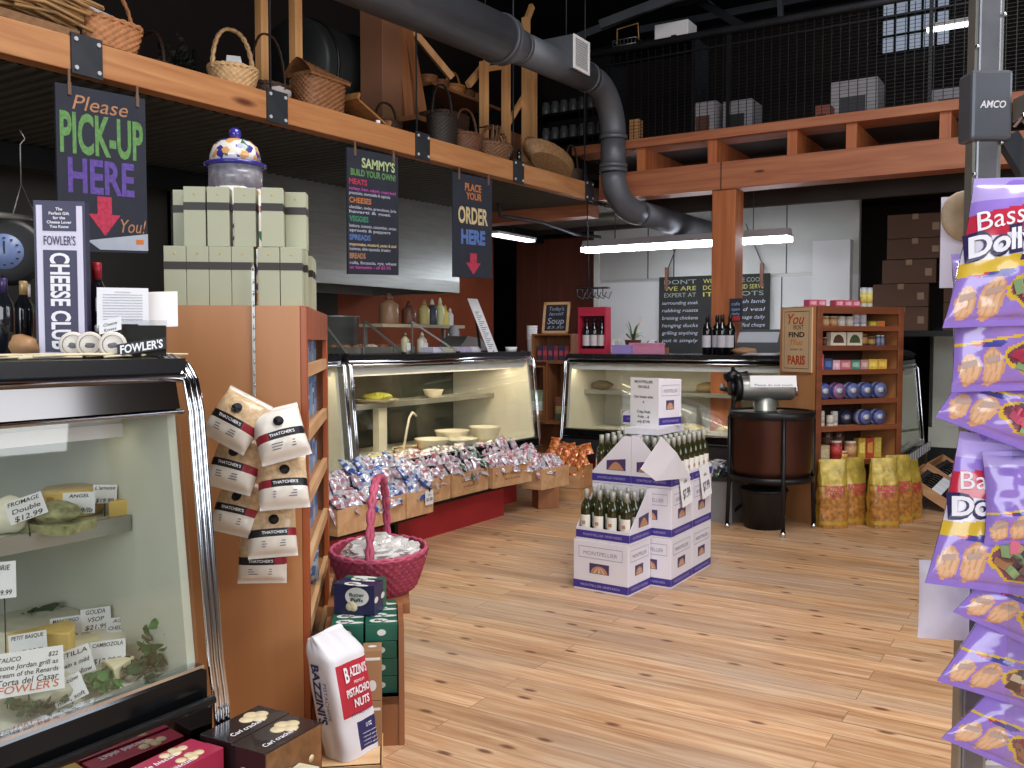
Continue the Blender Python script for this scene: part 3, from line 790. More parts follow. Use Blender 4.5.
# ------------------------------------------------------------------ wooden cabinet with gift boxes
CX, CY, CA = -2.347, 2.357, math.atan2(.639, .769)
CM = T(CX, CY, 0) @ RZ(CA)
def cab(x, y, z=0): return CM @ Vector((x, y, z))
DX = .029
def cabloc(px_, py_, Z):
    p = CM.inverted() @ at(px_, py_, Z=Z); return p
CL, CH = 1.16, 1.62
t = thing('display_cabinet', 'orange-brown wooden cabinet with open shelves on its right side, topped by green gift boxes', 'cabinet', (CX, CY, 0), CA)
mb = MB(); mb.bb(-.468, 0, 0, .02, 0, CH); mb.build('end_panel', VENEER, t)
mb = MB(); mb.bb(-.468, 0, CL - .02, CL, 0, CH); mb.build('end_panel', VENEER, t)
mb = MB(); mb.bb(-.468, -.45, .02, CL - .02, 0, CH); mb.build('back_panel', VENEER, t)
mb = MB(); mb.bb(-.468, 0, .02, CL - .02, CH - .02, CH); mb.build('top_panel', VENEER, t)
mb = MB(); mb.bb(0, .024, 0, .05, 0, CH); mb.bb(0, .024, CL - .05, CL, 0, CH); mb.bb(0, .024, .05, CL - .05, CH - .12, CH); mb.bb(0, .024, .05, CL - .05, 0, .08)
mb.build('face_frame', VEDGE, t, bevel=.003)
CSH = (.22, .46, .69, .93, 1.165, 1.40)
for z in CSH:
    mb = MB(); mb.bb(-.45, .0, .02, CL - .02, z - .02, z); mb.bb(0.0, .02, .05, CL - .05, z - .035, z + .012, mi=1); mb.build('shelf', [VENEER, PINEY], t)
PK = [mat('pack_%s' % n, c, .4, var=.25, vs=40) for n, c in (('blue', '#3f5f9c'), ('pale', '#b9bcc9'), ('violet', '#6a5a98'), ('pink', '#b05a78'), ('sky', '#6f9fd0'), ('sand', '#c0a070'))]
k = 0
for z in CSH:
    y = .10
    while y < CL - .2:
        w = (.10, .13, .09, .12)[k % 4]; h = (.15, .12, .17, .13, .10)[k % 5]
        c = cab(-.10, y + w / 2, z + h / 2)
        mb = MB(); mb.bb(-.075, .075, -w / 2, w / 2, -h / 2, h / 2); mb.bb(.0752, .076, -w * .38, w * .38, -h * .1, h * .35, mi=1)
        o = mb.build('packet_box', [PK[(k * 3 + 1) % 6], PK[(k * 2) % 6]], None, c, CA)
        tag(o, 'printed packet on the %s shelf of the wooden cabinet' % ('lowest', 'second', 'third', 'fourth', 'fifth', 'top')[CSH.index(z)], 'packet', 'packets in the wooden cabinet, %s shelf' % ('lowest', 'second', 'third', 'fourth', 'fifth', 'top')[CSH.index(z)])
        y += w + .015; k += 1
q_ = cabloc(319, 638, .462)
t = thing('blue_packet', 'pale blue and white soft packet on the second shelf of the wooden cabinet', 'packet', cab(-.055, .62, .462), CA + .5)
mb = MB(); bag(mb, frame((0, 0, 0), (1, 0, 0), (0, 0, 1)), .15, .19, .07, lambda u, v: 1 if noise.noise(Vector((u * 6, v * 7, 3))) > .05 else 0, seed=9); mb.build('packet_body', [mat('sky_packet', '#5f8fc8', .3, var=.15, coat=.3), mat('white_packet_print', '#ccd4e0', .3)], t)
# sage gift boxes
SAGE = mat('sage_green_card', '#a9ab93', .55, var=.03); BAND = mat('dark_ribbon_band', '#2a2420', .5, var=.1); SAGEL = mat('sage_lid_edge', '#b4b6a0', .55)
def gift(x, y, z, label, rz=0, group='green gift boxes on the wooden cabinet'):
    t = thing('gift_box', label, 'box', cab(x + .006, y, z), CA + rz, group)
    mb = MB(); mb.bb(-.0372, .0372, -.0372, .0372, 0, .206); mb.build('carton', SAGE, t, bevel=.0015)
    mb = MB(); mb.bb(-.0378, .0378, -.0378, .0378, .125, .152); mb.build('ribbon_band', BAND, t)
    mb = MB(); mb.ball((0, -.0375, .18), .004, None, 8, 5, sc=(1, .2, 1)); mb.build('seal', mat('gold_seal', '#c0a060', .4, .5), t)
    return t
N6 = ('leftmost', 'second from left', 'third from left', 'fourth from left', 'fifth from left', 'rightmost')
for i, x in enumerate((-.430, -.354, -.278, -.202, -.113, -.036)):
    gift(x, .06, CH, '%s sage gift box in the lower row on the cabinet front' % N6[i])
for i, (x, y, dz) in enumerate(((-.415, .15, 0), (-.362, .07, 0), (-.283, .065, 0), (-.193, .07, 0), (-.10, .06, 0), (-.026, .15, 0))):
    gift(x, y, CH + .207, '%s sage gift box in the upper row on the cabinet front' % N6[i].split(',')[0], rnd.uniform(-.05, .05))
for i, (x, y) in enumerate(((-.415, .15), (-.026, .15), (-.026, .40), (-.026, .50), (-.03, .60))):
    gift(x, y, CH, 'sage gift box %s' % ('behind the lower row, at the left edge of the cabinet top', 'behind the lower row, at the right edge of the cabinet top', 'first of three further back along the right edge of the cabinet', 'middle of three further back along the right edge of the cabinet', 'last of three further back along the right edge of the cabinet')[i], .03)
# big glass jar with ceramic lid
p = at(236, 200, d=3.62); jl = CM.inverted() @ p
t = thing('ginger_jar', 'large patterned jar with blue-knobbed ceramic dome lid behind the green gift boxes', 'jar', cab(jl.x, jl.y, CH))
CER = mat('painted_ceramic', '#d8d4cf', .15, var=.0, coat=.4)
# painted flowers on the ceramic
nt = CER.node_tree; b_ = nt.nodes['Principled BSDF']
vo = nt.nodes.new('ShaderNodeTexVoronoi'); vo.inputs['Scale'].default_value = 38; vo.inputs['Randomness'].default_value = .9
tc_ = nt.nodes.new('ShaderNodeTexCoord'); nt.links.new(tc_.outputs['Object'], vo.inputs['Vector'])
rr_ = nt.nodes.new('ShaderNodeValToRGB'); rr_.color_ramp.interpolation = 'CONSTANT'
es_ = rr_.color_ramp.elements; es_[0].position = 0; es_[0].color = lin('#d6d2cc'); es_[1].position = .28; es_[1].color = lin('#44408a')
for pos, c in ((.46, '#d9d5d0'), (.62, '#cf9a62'), (.74, '#dcd8d2'), (.86, '#3f6a4a'), (.93, '#3a3684')):
    e_ = es_.new(pos); e_.color = lin(c)
sep = nt.nodes.new('ShaderNodeSeparateColor'); nt.links.new(vo.outputs['Color'], sep.inputs[0]); nt.links.new(sep.outputs[0], rr_.inputs[0]); nt.links.new(rr_.outputs[0], b_.inputs['Base Color'])
BLUEC = mat('cobalt_glaze', '#34308c', .12, var=0, coat=.5)
mb = MB(); mb.lathe([(.10, 0), (.13, .03), (.15, .2), (.145, .38), (.115, .455), (.105, .47)], None, 28); mb.build('jar_body', CER, t)
mb = MB(); mb.lathe([(.103, .47), (.103, .555), (.098, .555), (.098, .47)], None, 28); mb.build('glass_neck', mat('smoky_glass', '#8a8790', .1, var=.3, vs=40), t)
mb = MB(); mb.lathe([(.10, .555), (.118, .558), (.12, .567), (.1, .575), (.0001, .575)], None, 28); mb.build('rim', BLUEC, t)
lid = MB(); lid.lathe([(.098, .575), (.097, .60), (.085, .635), (.06, .658), (.02, .668), (.0001, .669)], None, 28); lo = lid.build('lid', CER, t)
mb = MB(); mb.ball((0, 0, .687), .024); mb.build('knob', BLUEC, lo)
# clip strip of cracker bags
t = thing('clip_strip', 'thin silver hanging strip on the front of the wooden cabinet', 'hanging strip', cab(-.157, -.004, CH + .10), CA)
mb = MB(); mb.box((0, -.004, -.20), (.010, .002, .47)); mb.build('strip', STEEL, t)
for i in range(11):
    mb = MB(); mb.tube([(0, -.006, -.01 - .04 * i), (.004, -.012, -.015 - .04 * i), (.0, -.006, -.024 - .04 * i)], .002, 5); mb.build('clip', CHROME, t)
mb = MB(); mb.tube([(0, .004, .0), (0, .002, .03), (0, -.004, .045), (0, -.006, .02)], .004, 6); mb.build('hook', CHROME, t)
CRK = [mat('cracker_bag_film', '#e4dfd8', .22, var=.05, vs=15, coat=.3), mat('cracker_bag_print', '#cfc3b6', .35, var=.1, vs=30), mat('bag_label_black', '#19181c', .4), mat('bag_label_red', '#8c1d2e', .4), mat('cracker_window', '#cdb08c', .3, var=.25, vs=60, coat=.3)]
def cracker_bag(px_, py_, rot, label, w=.165, h=.185, yaw=0.0, tilt=0.38, out=.05, red=1, white=False):
    d0 = CM.inverted() @ at(px_, py_, d=3.2)
    # slide to the plane in front of the panel
    o = CM.inverted() @ Vector((0, 0, EYE)); r = (CM.inverted() @ at(px_, py_, d=1.0)) - o
    s_ = (-out - o.y) / r.y; q = o + r * s_
    t = thing('cracker_bag', label, 'bag', CM @ q, CA, 'cracker bags hanging on the wooden cabinet')
    M = RZ(yaw) @ frame((0, 0, 0), (1, 0, 0), (0, 0, 1)) @ RZ(rot) @ RX(-tilt) @ T(0, -h * .5, 0)
    def mf(u, v):
        if v > .93: return 0
        if .36 < v < .50: return (3 if (u > .78 if red > 0 else u < .22) else 2)
        if v > .5 and not white: return 4
        return 0
    mb = MB(); sf = bag(mb, M, w, h, .115, mf, 22, 28, px_, .004, .02, .32, .3, .07); mb.build('bag_body', CRK, t)
    mb = MB(); mb.text("THATCHER'S", T(0, h * .43, 0), h * .05, w * .5, bold=.02, surf=lambda p: M @ sf(p, .006)); mb.build('lettering', TXW, t)
    mb = MB(); mb.lathe([(.017, 0), (.0001, .0)], T(0, h * .66, 0), 18)
    mb.v = [M @ sf(v, .005) for v in mb.v]; mb.build('round_seal', INK, t)
    mb = MB()
    for k in range(3):
        mb.add([M @ sf(Vector((x, h * (.27 - .045 * k) + dy, 0))) for x, dy in ((-w * .25, 0), (w * .22, 0), (w * .22, .003), (-w * .25, .003))], [(0, 1, 2, 3)])
    mb.build('print_lines', GREYINK, t)
    return t
cracker_bag(263, 556, -.02, 'lowest cracker bag, half behind the bag above it', yaw=.0, tilt=.15, out=.085)
cracker_bag(240, 508, -.18, 'bottom left cracker bag of the hanging bunch', yaw=-.3, out=.115)
cracker_bag(272, 530, .0, 'bottom right cracker bag with large black label', yaw=.25, tilt=.3, out=.13)
cracker_bag(237, 464, -.22, 'middle left cracker bag of the hanging bunch', yaw=-.3, out=.15)
cracker_bag(283, 482, .02, 'middle right cracker bag of the hanging bunch', yaw=.25, out=.17, red=-1)
cracker_bag(237, 420, -.45, 'top left cracker bag tilted to the left', yaw=-.3, out=.185)
o = cracker_bag(280, 434, .22, 'top right cracker bag, white and tilted to the right', yaw=.25, out=.20, red=-1, white=True)

# ------------------------------------------------------------------ in front of the cabinet's open side
t = thing('floor_tray', 'low pale plywood tray on the floor under the pistachio bag', 'tray', (CX, CY, 0), CA)
mb = MB(); mb.bb(-.0, .275, -.20, .075, .02, .05); mb.build('board', PINE, t)
mb = MB(); mb.bb(-.0, .275, -.205, -.19, 0, .05); mb.bb(.27, .28, -.205, .08, 0, .05); mb.bb(0, .02, .05, .075, 0, .02); mb.build('rim', PINEY, t)
# pistachio bag
BW = mat('white_woven_sack', '#dcdae2', .4, var=.03, bump=.1, bs=25); BR = mat('sack_red_panel', '#b5283c', .4, var=.04); BN = mat('sack_navy_panel', '#262a62', .4, var=.05)
pb = cab(.172, -.075, .051)
t = thing('pistachio_sack', 'white sack of pistachios with red and navy panels, on the plywood tray', 'sack', pb, math.radians(90))
H_, W_, D_ = .445, .185, .12
def sack(u, v):
    a = 2 * PI * u
    ca, sa = math.cos(a), math.sin(a)
    k = 1 / max(1e-6, (abs(ca) ** 5 + abs(sa) ** 5) ** .2)
    top = max(0, (v - .80) / .20)
    sx = W_ / 2 * (1 + .06 * math.sin(PI * v)) * (1 - .10 * top); sy = D_ / 2 * (1 + .10 * math.sin(PI * v)) * (1 - .75 * top ** 1.3)
    n = noise.noise(Vector((ca * 2, sa * 2, v * 5))) * (.005 + .012 * top)
    x, y = sx * k * ca + n * ca, sy * k * sa + n * sa
    # leaning toward the cabinet
    return Vector((x, y - .02 * v + .03 * top, H_ * v * (1 - .05 * top) + .006 * math.sin(a * 2) * top)) 
SH = Matrix.Identity(4); SH[1][2] = 0.16; SH[0][2] = -.10
def smf(u, v):
    a = 2 * PI * u; s_ = math.sin(a); c_ = math.cos(a)
    if s_ < -.55 and abs(c_) < .84:
        if .34 < v < .74 and c_ > -.60: return 1
        if v < .28 and v > .04 and c_ > -.2: return 2
    return 0
mb = MB(); mb.grid(sack, 64, 48, smf, True, SH, wrap=True)
mb.quad([SH @ sack(i / 32, 1) for i in range(32)]); mb.quad([SH @ sack(-i / 32, 0) for i in range(32)])
mb.build('sack_body', [BW, BR, BN], t)
def _solve(val, v, lo, hi, axis):
    for _ in range(26):
        m = (lo + hi) / 2
        if (sack(m, v)[axis] < val): lo = m
        else: hi = m
    return sack((lo + hi) / 2, v)
def front_s(p):
    q = _solve(p.x, p.y / H_, .53, .97, 0); return SH @ (q + Vector((0, -.004, 0)))
def side_s(p):
    q = _solve(p.x, p.y / H_, .62, .38, 1) if False else _solve(-p.x - .02 * p.y / H_, p.y / H_, .62, .38, 1); return SH @ (q + Vector((-.004, 0, 0)))
mb = MB()
mb.text('B', T(-.033, .295, 0), .050, .022, bold=.03, surf=front_s); mb.text('AZZINI\'S', T(.025, .300, 0), .032, .082, bold=.02, surf=front_s)
mb.text('PREMIUM', T(.02, .262, 0), .010, .05, surf=front_s); mb.text('PISTACHIO', T(.008, .232, 0), .026, .118, bold=.03, surf=front_s); mb.text('NUTS', T(.02, .19, 0), .028, .075, bold=.03, surf=front_s)
mb.text('12 OZ', T(.035, .10, 0), .014, .03, bold=.02, surf=front_s)
for k in range(4): mb.text('roasted salted', T(.035, .075 - .014 * k, 0), .006, .07, surf=front_s)
mb.build('white_lettering', TXW, t)
mb = MB()
mb.text("BAZZINI'S", T(-.012, .23, 0) @ RZ(-PI / 2), .034, .21, bold=.03, surf=side_s); mb.text('PISTACHIOS', T(.022, .21, 0) @ RZ(-PI / 2), .014, .13, surf=side_s)
mb.text('PISTACHIOS', T(0.01, .152, 0), .010, .10, surf=front_s)
mb.build('navy_lettering', BN, t)
# green cracker boxes, two stacks
GRN = mat('green_carton', '#1f5c4a', .4, var=.05); GRND = mat('dark_green_carton', '#173a2c', .4, var=.05); NVY = mat('navy_carton', '#23244a', .4, var=.04); PRW = mat('carton_print_white', '#d5d6d2', .5, var=.04)
def cracker_carton(x, y, z, label, w=.118, d=.155, h=.064, m=GRN, rz=0, big=False, side=None):
    t = thing('cracker_carton', label, 'box', cab(x + DX, y, z), CA + rz, 'green cracker cartons on the wooden stand')
    mb = MB(); mb.bb(-w / 2, w / 2, -d / 2, d / 2, 0, h); mb.build('carton', m, t, bevel=.001)
    mb = MB()
    def ell(cx, cy, rx, ry, M, n=20): mb.quad([(cx + rx * math.cos(2 * PI * i / n), cy + ry * math.sin(2 * PI * i / n), .001) for i in range(n)], M)
    TM = T(0, 0, h)
    ell(-.01, -.035, .034, .024, TM); ell(.03, -.052, .03, .012, TM); ell(-.01, .035, .034, .024, TM); ell(.03, .02, .03, .012, TM)
    FM = frame((0, -d / 2, h / 2), (1, 0, 0), (0, 0, 1))
    ell(.0, 0, .016, .012, FM)
    if big: ell(.012, .012, .048, .036, frame((0, -d / 2, h / 2), (1, 0, 0), (0, 0, 1))); ell(0, .0, .012, .022, frame((-w / 2, 0, h / 2), (0, -1, 0), (0, 0, 1)))
    SM = frame((w / 2, 0, h / 2), (0, 1, 0), (0, 0, 1)); ell(-.03, 0, .02, .012, SM); ell(.04, 0, .02, .012, SM)
    mb.build('white_badge', PRW, t)
    mb = MB(); mb.text('Bs', TM @ T(-.01, -.035, .001), .016, .03, bold=.03); mb.text('Bs', TM @ T(-.01, .035, .001), .016, .03, bold=.03)
    if big: mb.text('Butter', FM @ T(.012, .02, .0015), .014, .06, bold=.02); mb.text('Puffs', FM @ T(.012, .0, .0015), .014, .05, bold=.02)
    mb.build('lettering', GRND, t)
    if big:
        mb = MB()
        for q in ((-.018, -.028), (-.002, -.03), (-.01, -.02)): mb.lathe([(.016, 0), (.014, .003), (.0001, .004)], FM @ T(q[0], q[1], .0005), 14)
        mb.build('cracker_picture', mat('cracker_cream', '#cfc39c', .6), t)
    return t
t = thing('wooden_stand', 'low brown wooden stand carrying the pink basket and green cartons', 'stand', cab(DX, 0, 0), CA)
mb = MB(); mb.bb(.03, .31, .055, .09, 0, .185); mb.bb(.03, .36, .40, 1.02, .39, .43); mb.bb(.03, .31, .055, .40, .155, .185); mb.build('platform', CRATEW, t)
mb = MB(); mb.bb(.31, .33, .05, .40, 0, .44); mb.bb(.31, .33, .40, 1.02, 0, .39); mb.bb(.03, .05, .09, 1.02, 0, .39); mb.bb(.05, .31, 1.0, 1.02, 0, .39); mb.bb(.05, .31, .40, .42, .185, .39); mb.build('side_board', CRATEW, t)
for j in range(2):
    for k in range(4):
        cracker_carton(.108 + .124 * j + .014, .165, .186 + .066 * k, 'green carton in the %s stack on the stand, %s' % (('left', 'right')[j], ('lowest', 'second from the floor', 'third from the floor', 'topmost')[k]), rz=rnd.uniform(-.02, .02))
for j in range(2):
    cracker_carton(.108 + .124 * j + .014, .325, .186 + .066 * 3, 'green carton behind the %s stack, partly under the navy box' % ('left', 'right')[j])
    for k in range(3): cracker_carton(.108 + .124 * j + .014, .325, .186 + .066 * k, 'green carton hidden in the rear %s stack, layer %s' % (('left', 'right')[j], ('one', 'two', 'three')[k]))
for o in [x for x in bpy.data.objects if x.get('label', '').startswith('green carton hidden')]:
    for ch in list(o.children): bpy.data.objects.remove(ch)
    bpy.data.objects.remove(o)
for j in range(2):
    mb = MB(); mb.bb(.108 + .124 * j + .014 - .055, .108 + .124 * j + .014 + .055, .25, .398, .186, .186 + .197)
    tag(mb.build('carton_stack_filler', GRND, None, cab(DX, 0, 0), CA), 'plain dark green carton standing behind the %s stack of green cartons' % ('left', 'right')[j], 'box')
cracker_carton(.16, .25, .186 + .264 + .002, 'navy and green butter cracker box on top of the green cartons', .165, .095, .115, NVY, rz=math.radians(-20), big=True)
mb = MB(); mb.bb(-.08, .08, .048, .09, 0.0, .115); bx = mb.build('cracker_carton', GRN, None, cab(.16 + DX, .25, .186 + .264 + .002) , CA + math.radians(-20))
tag(bx, 'green cracker box right behind the navy box on the green cartons', 'box', 'green cracker cartons on the wooden stand')
mb = MB(); mb.quad([(.05 * math.cos(i * PI / 9), .069 + .014 * math.sin(i * PI / 9), .1155) for i in range(18)]); mb.build('white_badge', PRW, bx)
# brown slim boxes between sack and cartons
TANB = mat('tan_carton', '#9a7350', .5, var=.05)
for j, (x, y, z, h, l) in enumerate(((.215, -.01, .05, .165, 'lower slim tan box beside the pistachio sack'), (.215, -.01, .217, .18, 'upper slim tan box beside the pistachio sack'), (.115, .02, .05, .34, 'tall tan box behind the pistachio sack'))):
    t = thing('slim_carton', l, 'box', cab(x + DX, y, z), CA)
    mb = MB(); mb.bb(-.033, .033, -.045, .045, 0, h); mb.build('carton', TANB, t, bevel=.001)
    mb = MB(); mb.quad([(.016 * math.cos(i * PI / 9), .012 * math.sin(i * PI / 9), h + .001) for i in range(18)]); mb.bb(-.028, .028, -.0455, -.045, h - .035, h - .025)
    mb.quad([(.014 * math.cos(i * PI / 9), -.0455, h * .3 + .02 * math.sin(i * PI / 9)) for i in range(18)]); mb.build('white_badge', PRW, t)

# ------------------------------------------------------------------ woven baskets
WICK = {}
def wick(c, var=.25):
    if c not in WICK: WICK[c] = mat('wicker_' + c[1:], c, .6, var=var, vs=30)
    return WICK[c]
def basket(name, label, loc, rx, ry, h, flare, col, rz=0, handle=None, hr=.012, group=None, nu=96, nv=22, rows=None, wave=.006, rim=.014, lid=False, lean=(0, 0), square=2.0, hcol=None, haxis=0, cat='basket'):
    t = thing(name, label, cat, loc, rz, group, rot=(lean[0], lean[1], rz))
    rows = rows or int(h / .016) or 1
    nv = rows * 2
    n_st = nu // 4
    def pt(u, v, inn=0):
        a = 2 * PI * u
        ca, sa = math.cos(a), math.sin(a)
        k = 1 / (abs(ca) ** square + abs(sa) ** square) ** (1 / square)
        f = 1 + flare * v ** .8
        wv = wave * math.sin(n_st * a + PI * int(v * rows)) if 0 < v < 1 else 0
        return Vector((ca * k * (rx * f + wv - inn), sa * k * (ry * f + wv - inn), v * h))
    mb = MB(); mb.grid(lambda u, v: pt(u, v), nu, nv, None, True, None, wrap=True)
    mb.grid(lambda u, v: pt(-u, v, .012), nu // 2, 4, None, True, None, wrap=True)
    mb.quad([pt(i / 32, 0) for i in range(32)]); mb.quad([pt(i / 32, 0) + Vector((0, 0, .012)) for i in range(32)])
    mb.build('woven_body', wick(col), t)
    mb = MB()
    for s_ in (0, PI):
        mb.tube([pt(i / 48, 1, .004) + Vector((math.cos(i * .9 + s_) * .0, 0, rim * .5 * math.sin(i * 1.6 + s_))) for i in range(48)], rim * .6, 6, closed=True)
    mb.build('rim', wick(hcol or col), t)
    if handle:
        mb = MB()
        ax = (rx if haxis == 0 else ry) * (1 + flare) * .97
        for s_ in (0, PI):
            pts = []
            for i in range(33):
                q = PI * i / 32; e = math.copysign(abs(math.cos(q)) ** .8, math.cos(q))
                d = ax * e; off = hr * .5 * math.sin(i * 1.3 + s_); z = h * .85 + (handle + h * .15) * math.sin(q)
                pts.append((d, off, z) if haxis == 0 else (off, d, z))
            mb.tube(pts, hr * .7, 6)
        mb.build('handle', wick(hcol or col), t)
    if lid:
        mb = MB(); mb.grid(lambda u, v: Vector((pt(u, 1).x * (1 - v), pt(u, 1).y * (1 - v), h + .02 + .09 * math.sin(v * PI / 2) + .004 * math.sin(40 * v) * math.sin(n_st * 2 * PI * u))), nu, 16, None, True, None, wrap=True)
        mb.build('lid', wick(col), t)
    return t
bq = cabloc(380, 592, .41)
pkb = cab(.175 + DX + .06, .66, .431)
basket('pink_basket', 'pink wicker basket with tall hoop handle on the wooden stand', pkb, .145, .175, .17, .42, '#9c3a50', rz=CA - .15, handle=.31, hr=.018, hcol='#b5506c', haxis=1, wave=.011, nu=128)
FOIL = mat('crinkled_cellophane', '#c4c0bd', .12, var=.25, vs=20, coat=.6)
def crinkle(name, label, loc, r, sc, m, seed, amp=.35, cat='bag', group=None, rz=0):
    mb = MB(); rr = random.Random(seed)
    def fn(u, v):
        a, b = 2 * PI * u, PI * v
        d = Vector((math.sin(b) * math.cos(a), math.sin(b) * math.sin(a), -math.cos(b)))
        k = 1 + amp * (noise.noise(d * 2.4 + Vector((seed, 0, 0))) + .6 * noise.noise(d * 6 + Vector((0, seed, 0))))
        return Vector((d.x * sc[0], d.y * sc[1], d.z * sc[2])) * r * k
    mb.grid(fn, 34, 22, None, False, None, wrap=True)
    return tag(mb.build(name, m, None, loc, rz), label, cat, group)
crinkle('cellophane_bag', 'clear crinkled cellophane pack lying in the pink basket', pkb + Vector((0, 0, .16)), .10, (1.35, 1.5, .65), [FOIL], 3, .3)
crinkle('cellophane_bag', 'second clear crinkled pack heaped at the right of the pink basket', pkb + (AR * .09) + Vector((0, 0, .155)), .075, (1.3, 1.3, .6), [FOIL], 8, .3)
# ------------------------------------------------------------------ biscuit boxes by the cheese case
LW = wood('ledge_board', '#8a5a34', '#a9743f', 'Y', .6, .5)
t = thing('low_ledge', 'low wooden ledge in front of the cheese case carrying the biscuit boxes', 'shelf', (-1.72, 1.2, 0))
mb = MB(); mb.bb(-.17, .14, -1.0, .56, .27, .30); mb.build('top_board', LW, t)
for y in (-.9, -.2, .5): mb = MB(); mb.bb(-.15, .12, y - .02, y + .02, 0, .27); mb.build('leg', LW, t)
BISC = {'yellow': mat('yellow_biscuit_carton', '#c9a03e', .35, var=.05, coat=.3), 'pink': mat('crimson_biscuit_carton', '#a02848', .35, var=.05, coat=.3), 'black': mat('black_biscuit_carton', '#241c1e', .25, var=.2, coat=.4), 'white': mat('pale_biscuit_carton', '#c9c4ae', .4), 'brown': mat('brown_biscuit_side', '#7a5434', .35, var=.35, vs=25)}
CRM = mat('biscuit_cream', '#cdbb98', .6, var=.12, vs=40); CRMG = mat('biscuit_grey', '#a99f97', .6, var=.15, vs=40)
def biscuit_box(px_, py_, Z, w, d, h, m, rz, label, side=None, text=None, bis=CRM):
    p = at(px_, py_, Z=Z)
    t = thing('biscuit_box', label, 'box', (p.x, p.y, Z - h), rz, 'biscuit boxes by the cheese case')
    mb = MB(); mb.bb(-w / 2, w / 2, -d / 2, d / 2, 0, h, mi=0)
    if side: mb.bb(w / 2 - .001, w / 2 + .0006, -d / 2 + .003, d / 2 - .003, .004, h - .004, mi=1)
    mb.build('carton', [BISC[m], BISC[side or m]], t, bevel=.0012)
    mb = MB()
    for q in ((-.035, .05), (-.01, .07), (.012, .045), (-.02, .02)):
        mb.lathe([(.021 * min(1, w / .085), 0), (.019 * min(1, w / .085), .0016), (.0001, .002)], T(q[0] * w / .16, q[1] * d / .24, h), 16)
    mb.build('biscuit_picture', bis, t); mb = MB()
    for q in range(4 if side else 2): mb.lathe([(.017, 0), (.0001, .0015)], T(w / 2, -d * .3 + d * .2 * q, h * (.35 + .25 * (q % 2))) @ RY(PI / 2), 14)
    mb.build('biscuit_picture', bis, t)
    if text:
        mb = MB(); mb.text(text, T(.035 * w / .16, -.02, h) @ RZ(PI / 2), .017, d * .55, bold=.01, shear=.2)
        mb.text(text.split()[0], frame((0, -d / 2, h * .72), (1, 0, 0), (0, 0, 1)) , .016, w * .45, shear=.2)
        mb.build('lettering', TXW if m != 'yellow' else GREYINK, t)
    return t
BZ = PI / 2 * .0 + math.radians(-5)
ZB = .455
specs = ((292, 752, ZB, .16, .25, .15, 'black', math.radians(-6), 'black biscuit box at the right end of the row, lettered Carl', 'brown', 'Carl crackers', CRM),
         (238, 730, ZB, .16, .25, .15, 'black', math.radians(-4), 'black biscuit box second from the right, against the case end', None, 'Carl crackers', CRM),
         (216, 770, ZB - .03, .15, .24, .12, 'pink', math.radians(-3), 'crimson biscuit box beside the black boxes', None, 'table biscuits', CRM))
for a_ in specs[:0]: biscuit_box(*a_)
def bbox_at(x, y, Z, w, d, h, m, rz, label, side=None, text=None, bis=CRM):
    q = Vector((x, y, Z)); t = biscuit_box(512, 900, Z, w, d, h, m, rz, label, side, text, bis); t.location = (x, y, Z - h); return t
ZB = .50
bbox_at(-1.722, 1.635, ZB, .112, .21, .199, 'black', math.radians(4), 'black biscuit box with brown side, rightmost of the biscuit boxes, nearest the pistachio sack', 'brown', 'Carl crackers')
bbox_at(-1.837, 1.635, ZB, .112, .21, .199, 'black', math.radians(4), 'black biscuit box beside the chrome foot of the cheese case', None, 'Carl crackers')
bbox_at(-1.795, 1.385, ZB, .056, .24, .199, 'pink', math.radians(3), 'right one of two slim crimson biscuit boxes', None, 'Table biscuits')
bbox_at(-1.856, 1.385, ZB - .004, .056, .24, .195, 'pink', math.radians(3), 'left one of two slim crimson biscuit boxes, against the mirrored base', None, 'Table biscuits')
bbox_at(-1.75, 1.14, ZB - .006, .10, .23, .193, 'yellow', math.radians(3), 'yellow biscuit box cut off by the lower edge of the view', None, 'Table crackers', CRMG)
bbox_at(-1.853, 1.14, ZB - .003, .10, .23, .196, 'yellow', math.radians(3), 'yellow biscuit box against the mirrored base of the cheese case', None, 'Table crackers', CRMG)
bbox_at(-1.625, 1.60, .43, .06, .12, .129, 'white', math.radians(10), 'small pale box at the foot of the black biscuit boxes', None, None)
# ------------------------------------------------------------------ contents of the salad case
def bowl(name, x, y, z, r, h, m, label, food=None, group='white bowls in the salad case'):
    t = thing(name, label, 'bowl', (x, y, z), 0, group)
    mb = MB(); mb.lathe([(r * .55, 0), (r * .8, h * .35), (r * .97, h * .9), (r * 1.02, h), (r * .94, h), (r * .75, h * .4), (r * .5, h * .12), (.0001, h * .1)], None, 26); mb.build('bowl_body', m, t)
    if food:
        mb = MB(); mb.lathe([(r * .9, h * .85), (r * .6, h * .98), (.0001, h * 1.02)], None, 20); mb.build('food', food, t)
    return t
FOODM = [mat('salad_food_%d' % i, c, .6, var=.35, vs=50, bump=.3) for i, c in enumerate(('#cfc29a', '#a8a05a', '#b98a5a', '#d8cfae'))]
ZD = .592
for i, (px_, X, r, h, l) in enumerate(((382, -4.48, .10, .04, 'shallow white dish at the left of the salad case floor'), (400, -4.40, .13, .03, 'flat round platter at the left front of the salad case'),
        (414, -4.62, .15, .03, 'large flat platter in the middle of the salad case floor'), (432, -4.48, .125, .11, 'wide white bowl at the centre of the salad case'),
        (452, -4.62, .13, .13, 'tall white bowl behind the middle of the salad case'), (458, -4.42, .14, .09, 'white oval bowl in the middle right of the salad case front'), (485, -4.52, .125, .14, 'tall white bowl at the right end of the salad case'))):
    p = at(px_, 430, X=X); bowl('serving_bowl' if h > .05 else 'platter', X, p.y, ZD, r * (1.15 if h > .05 else 1.25), h, CREAM, l, FOODM[i % 4] if h < .05 else None)
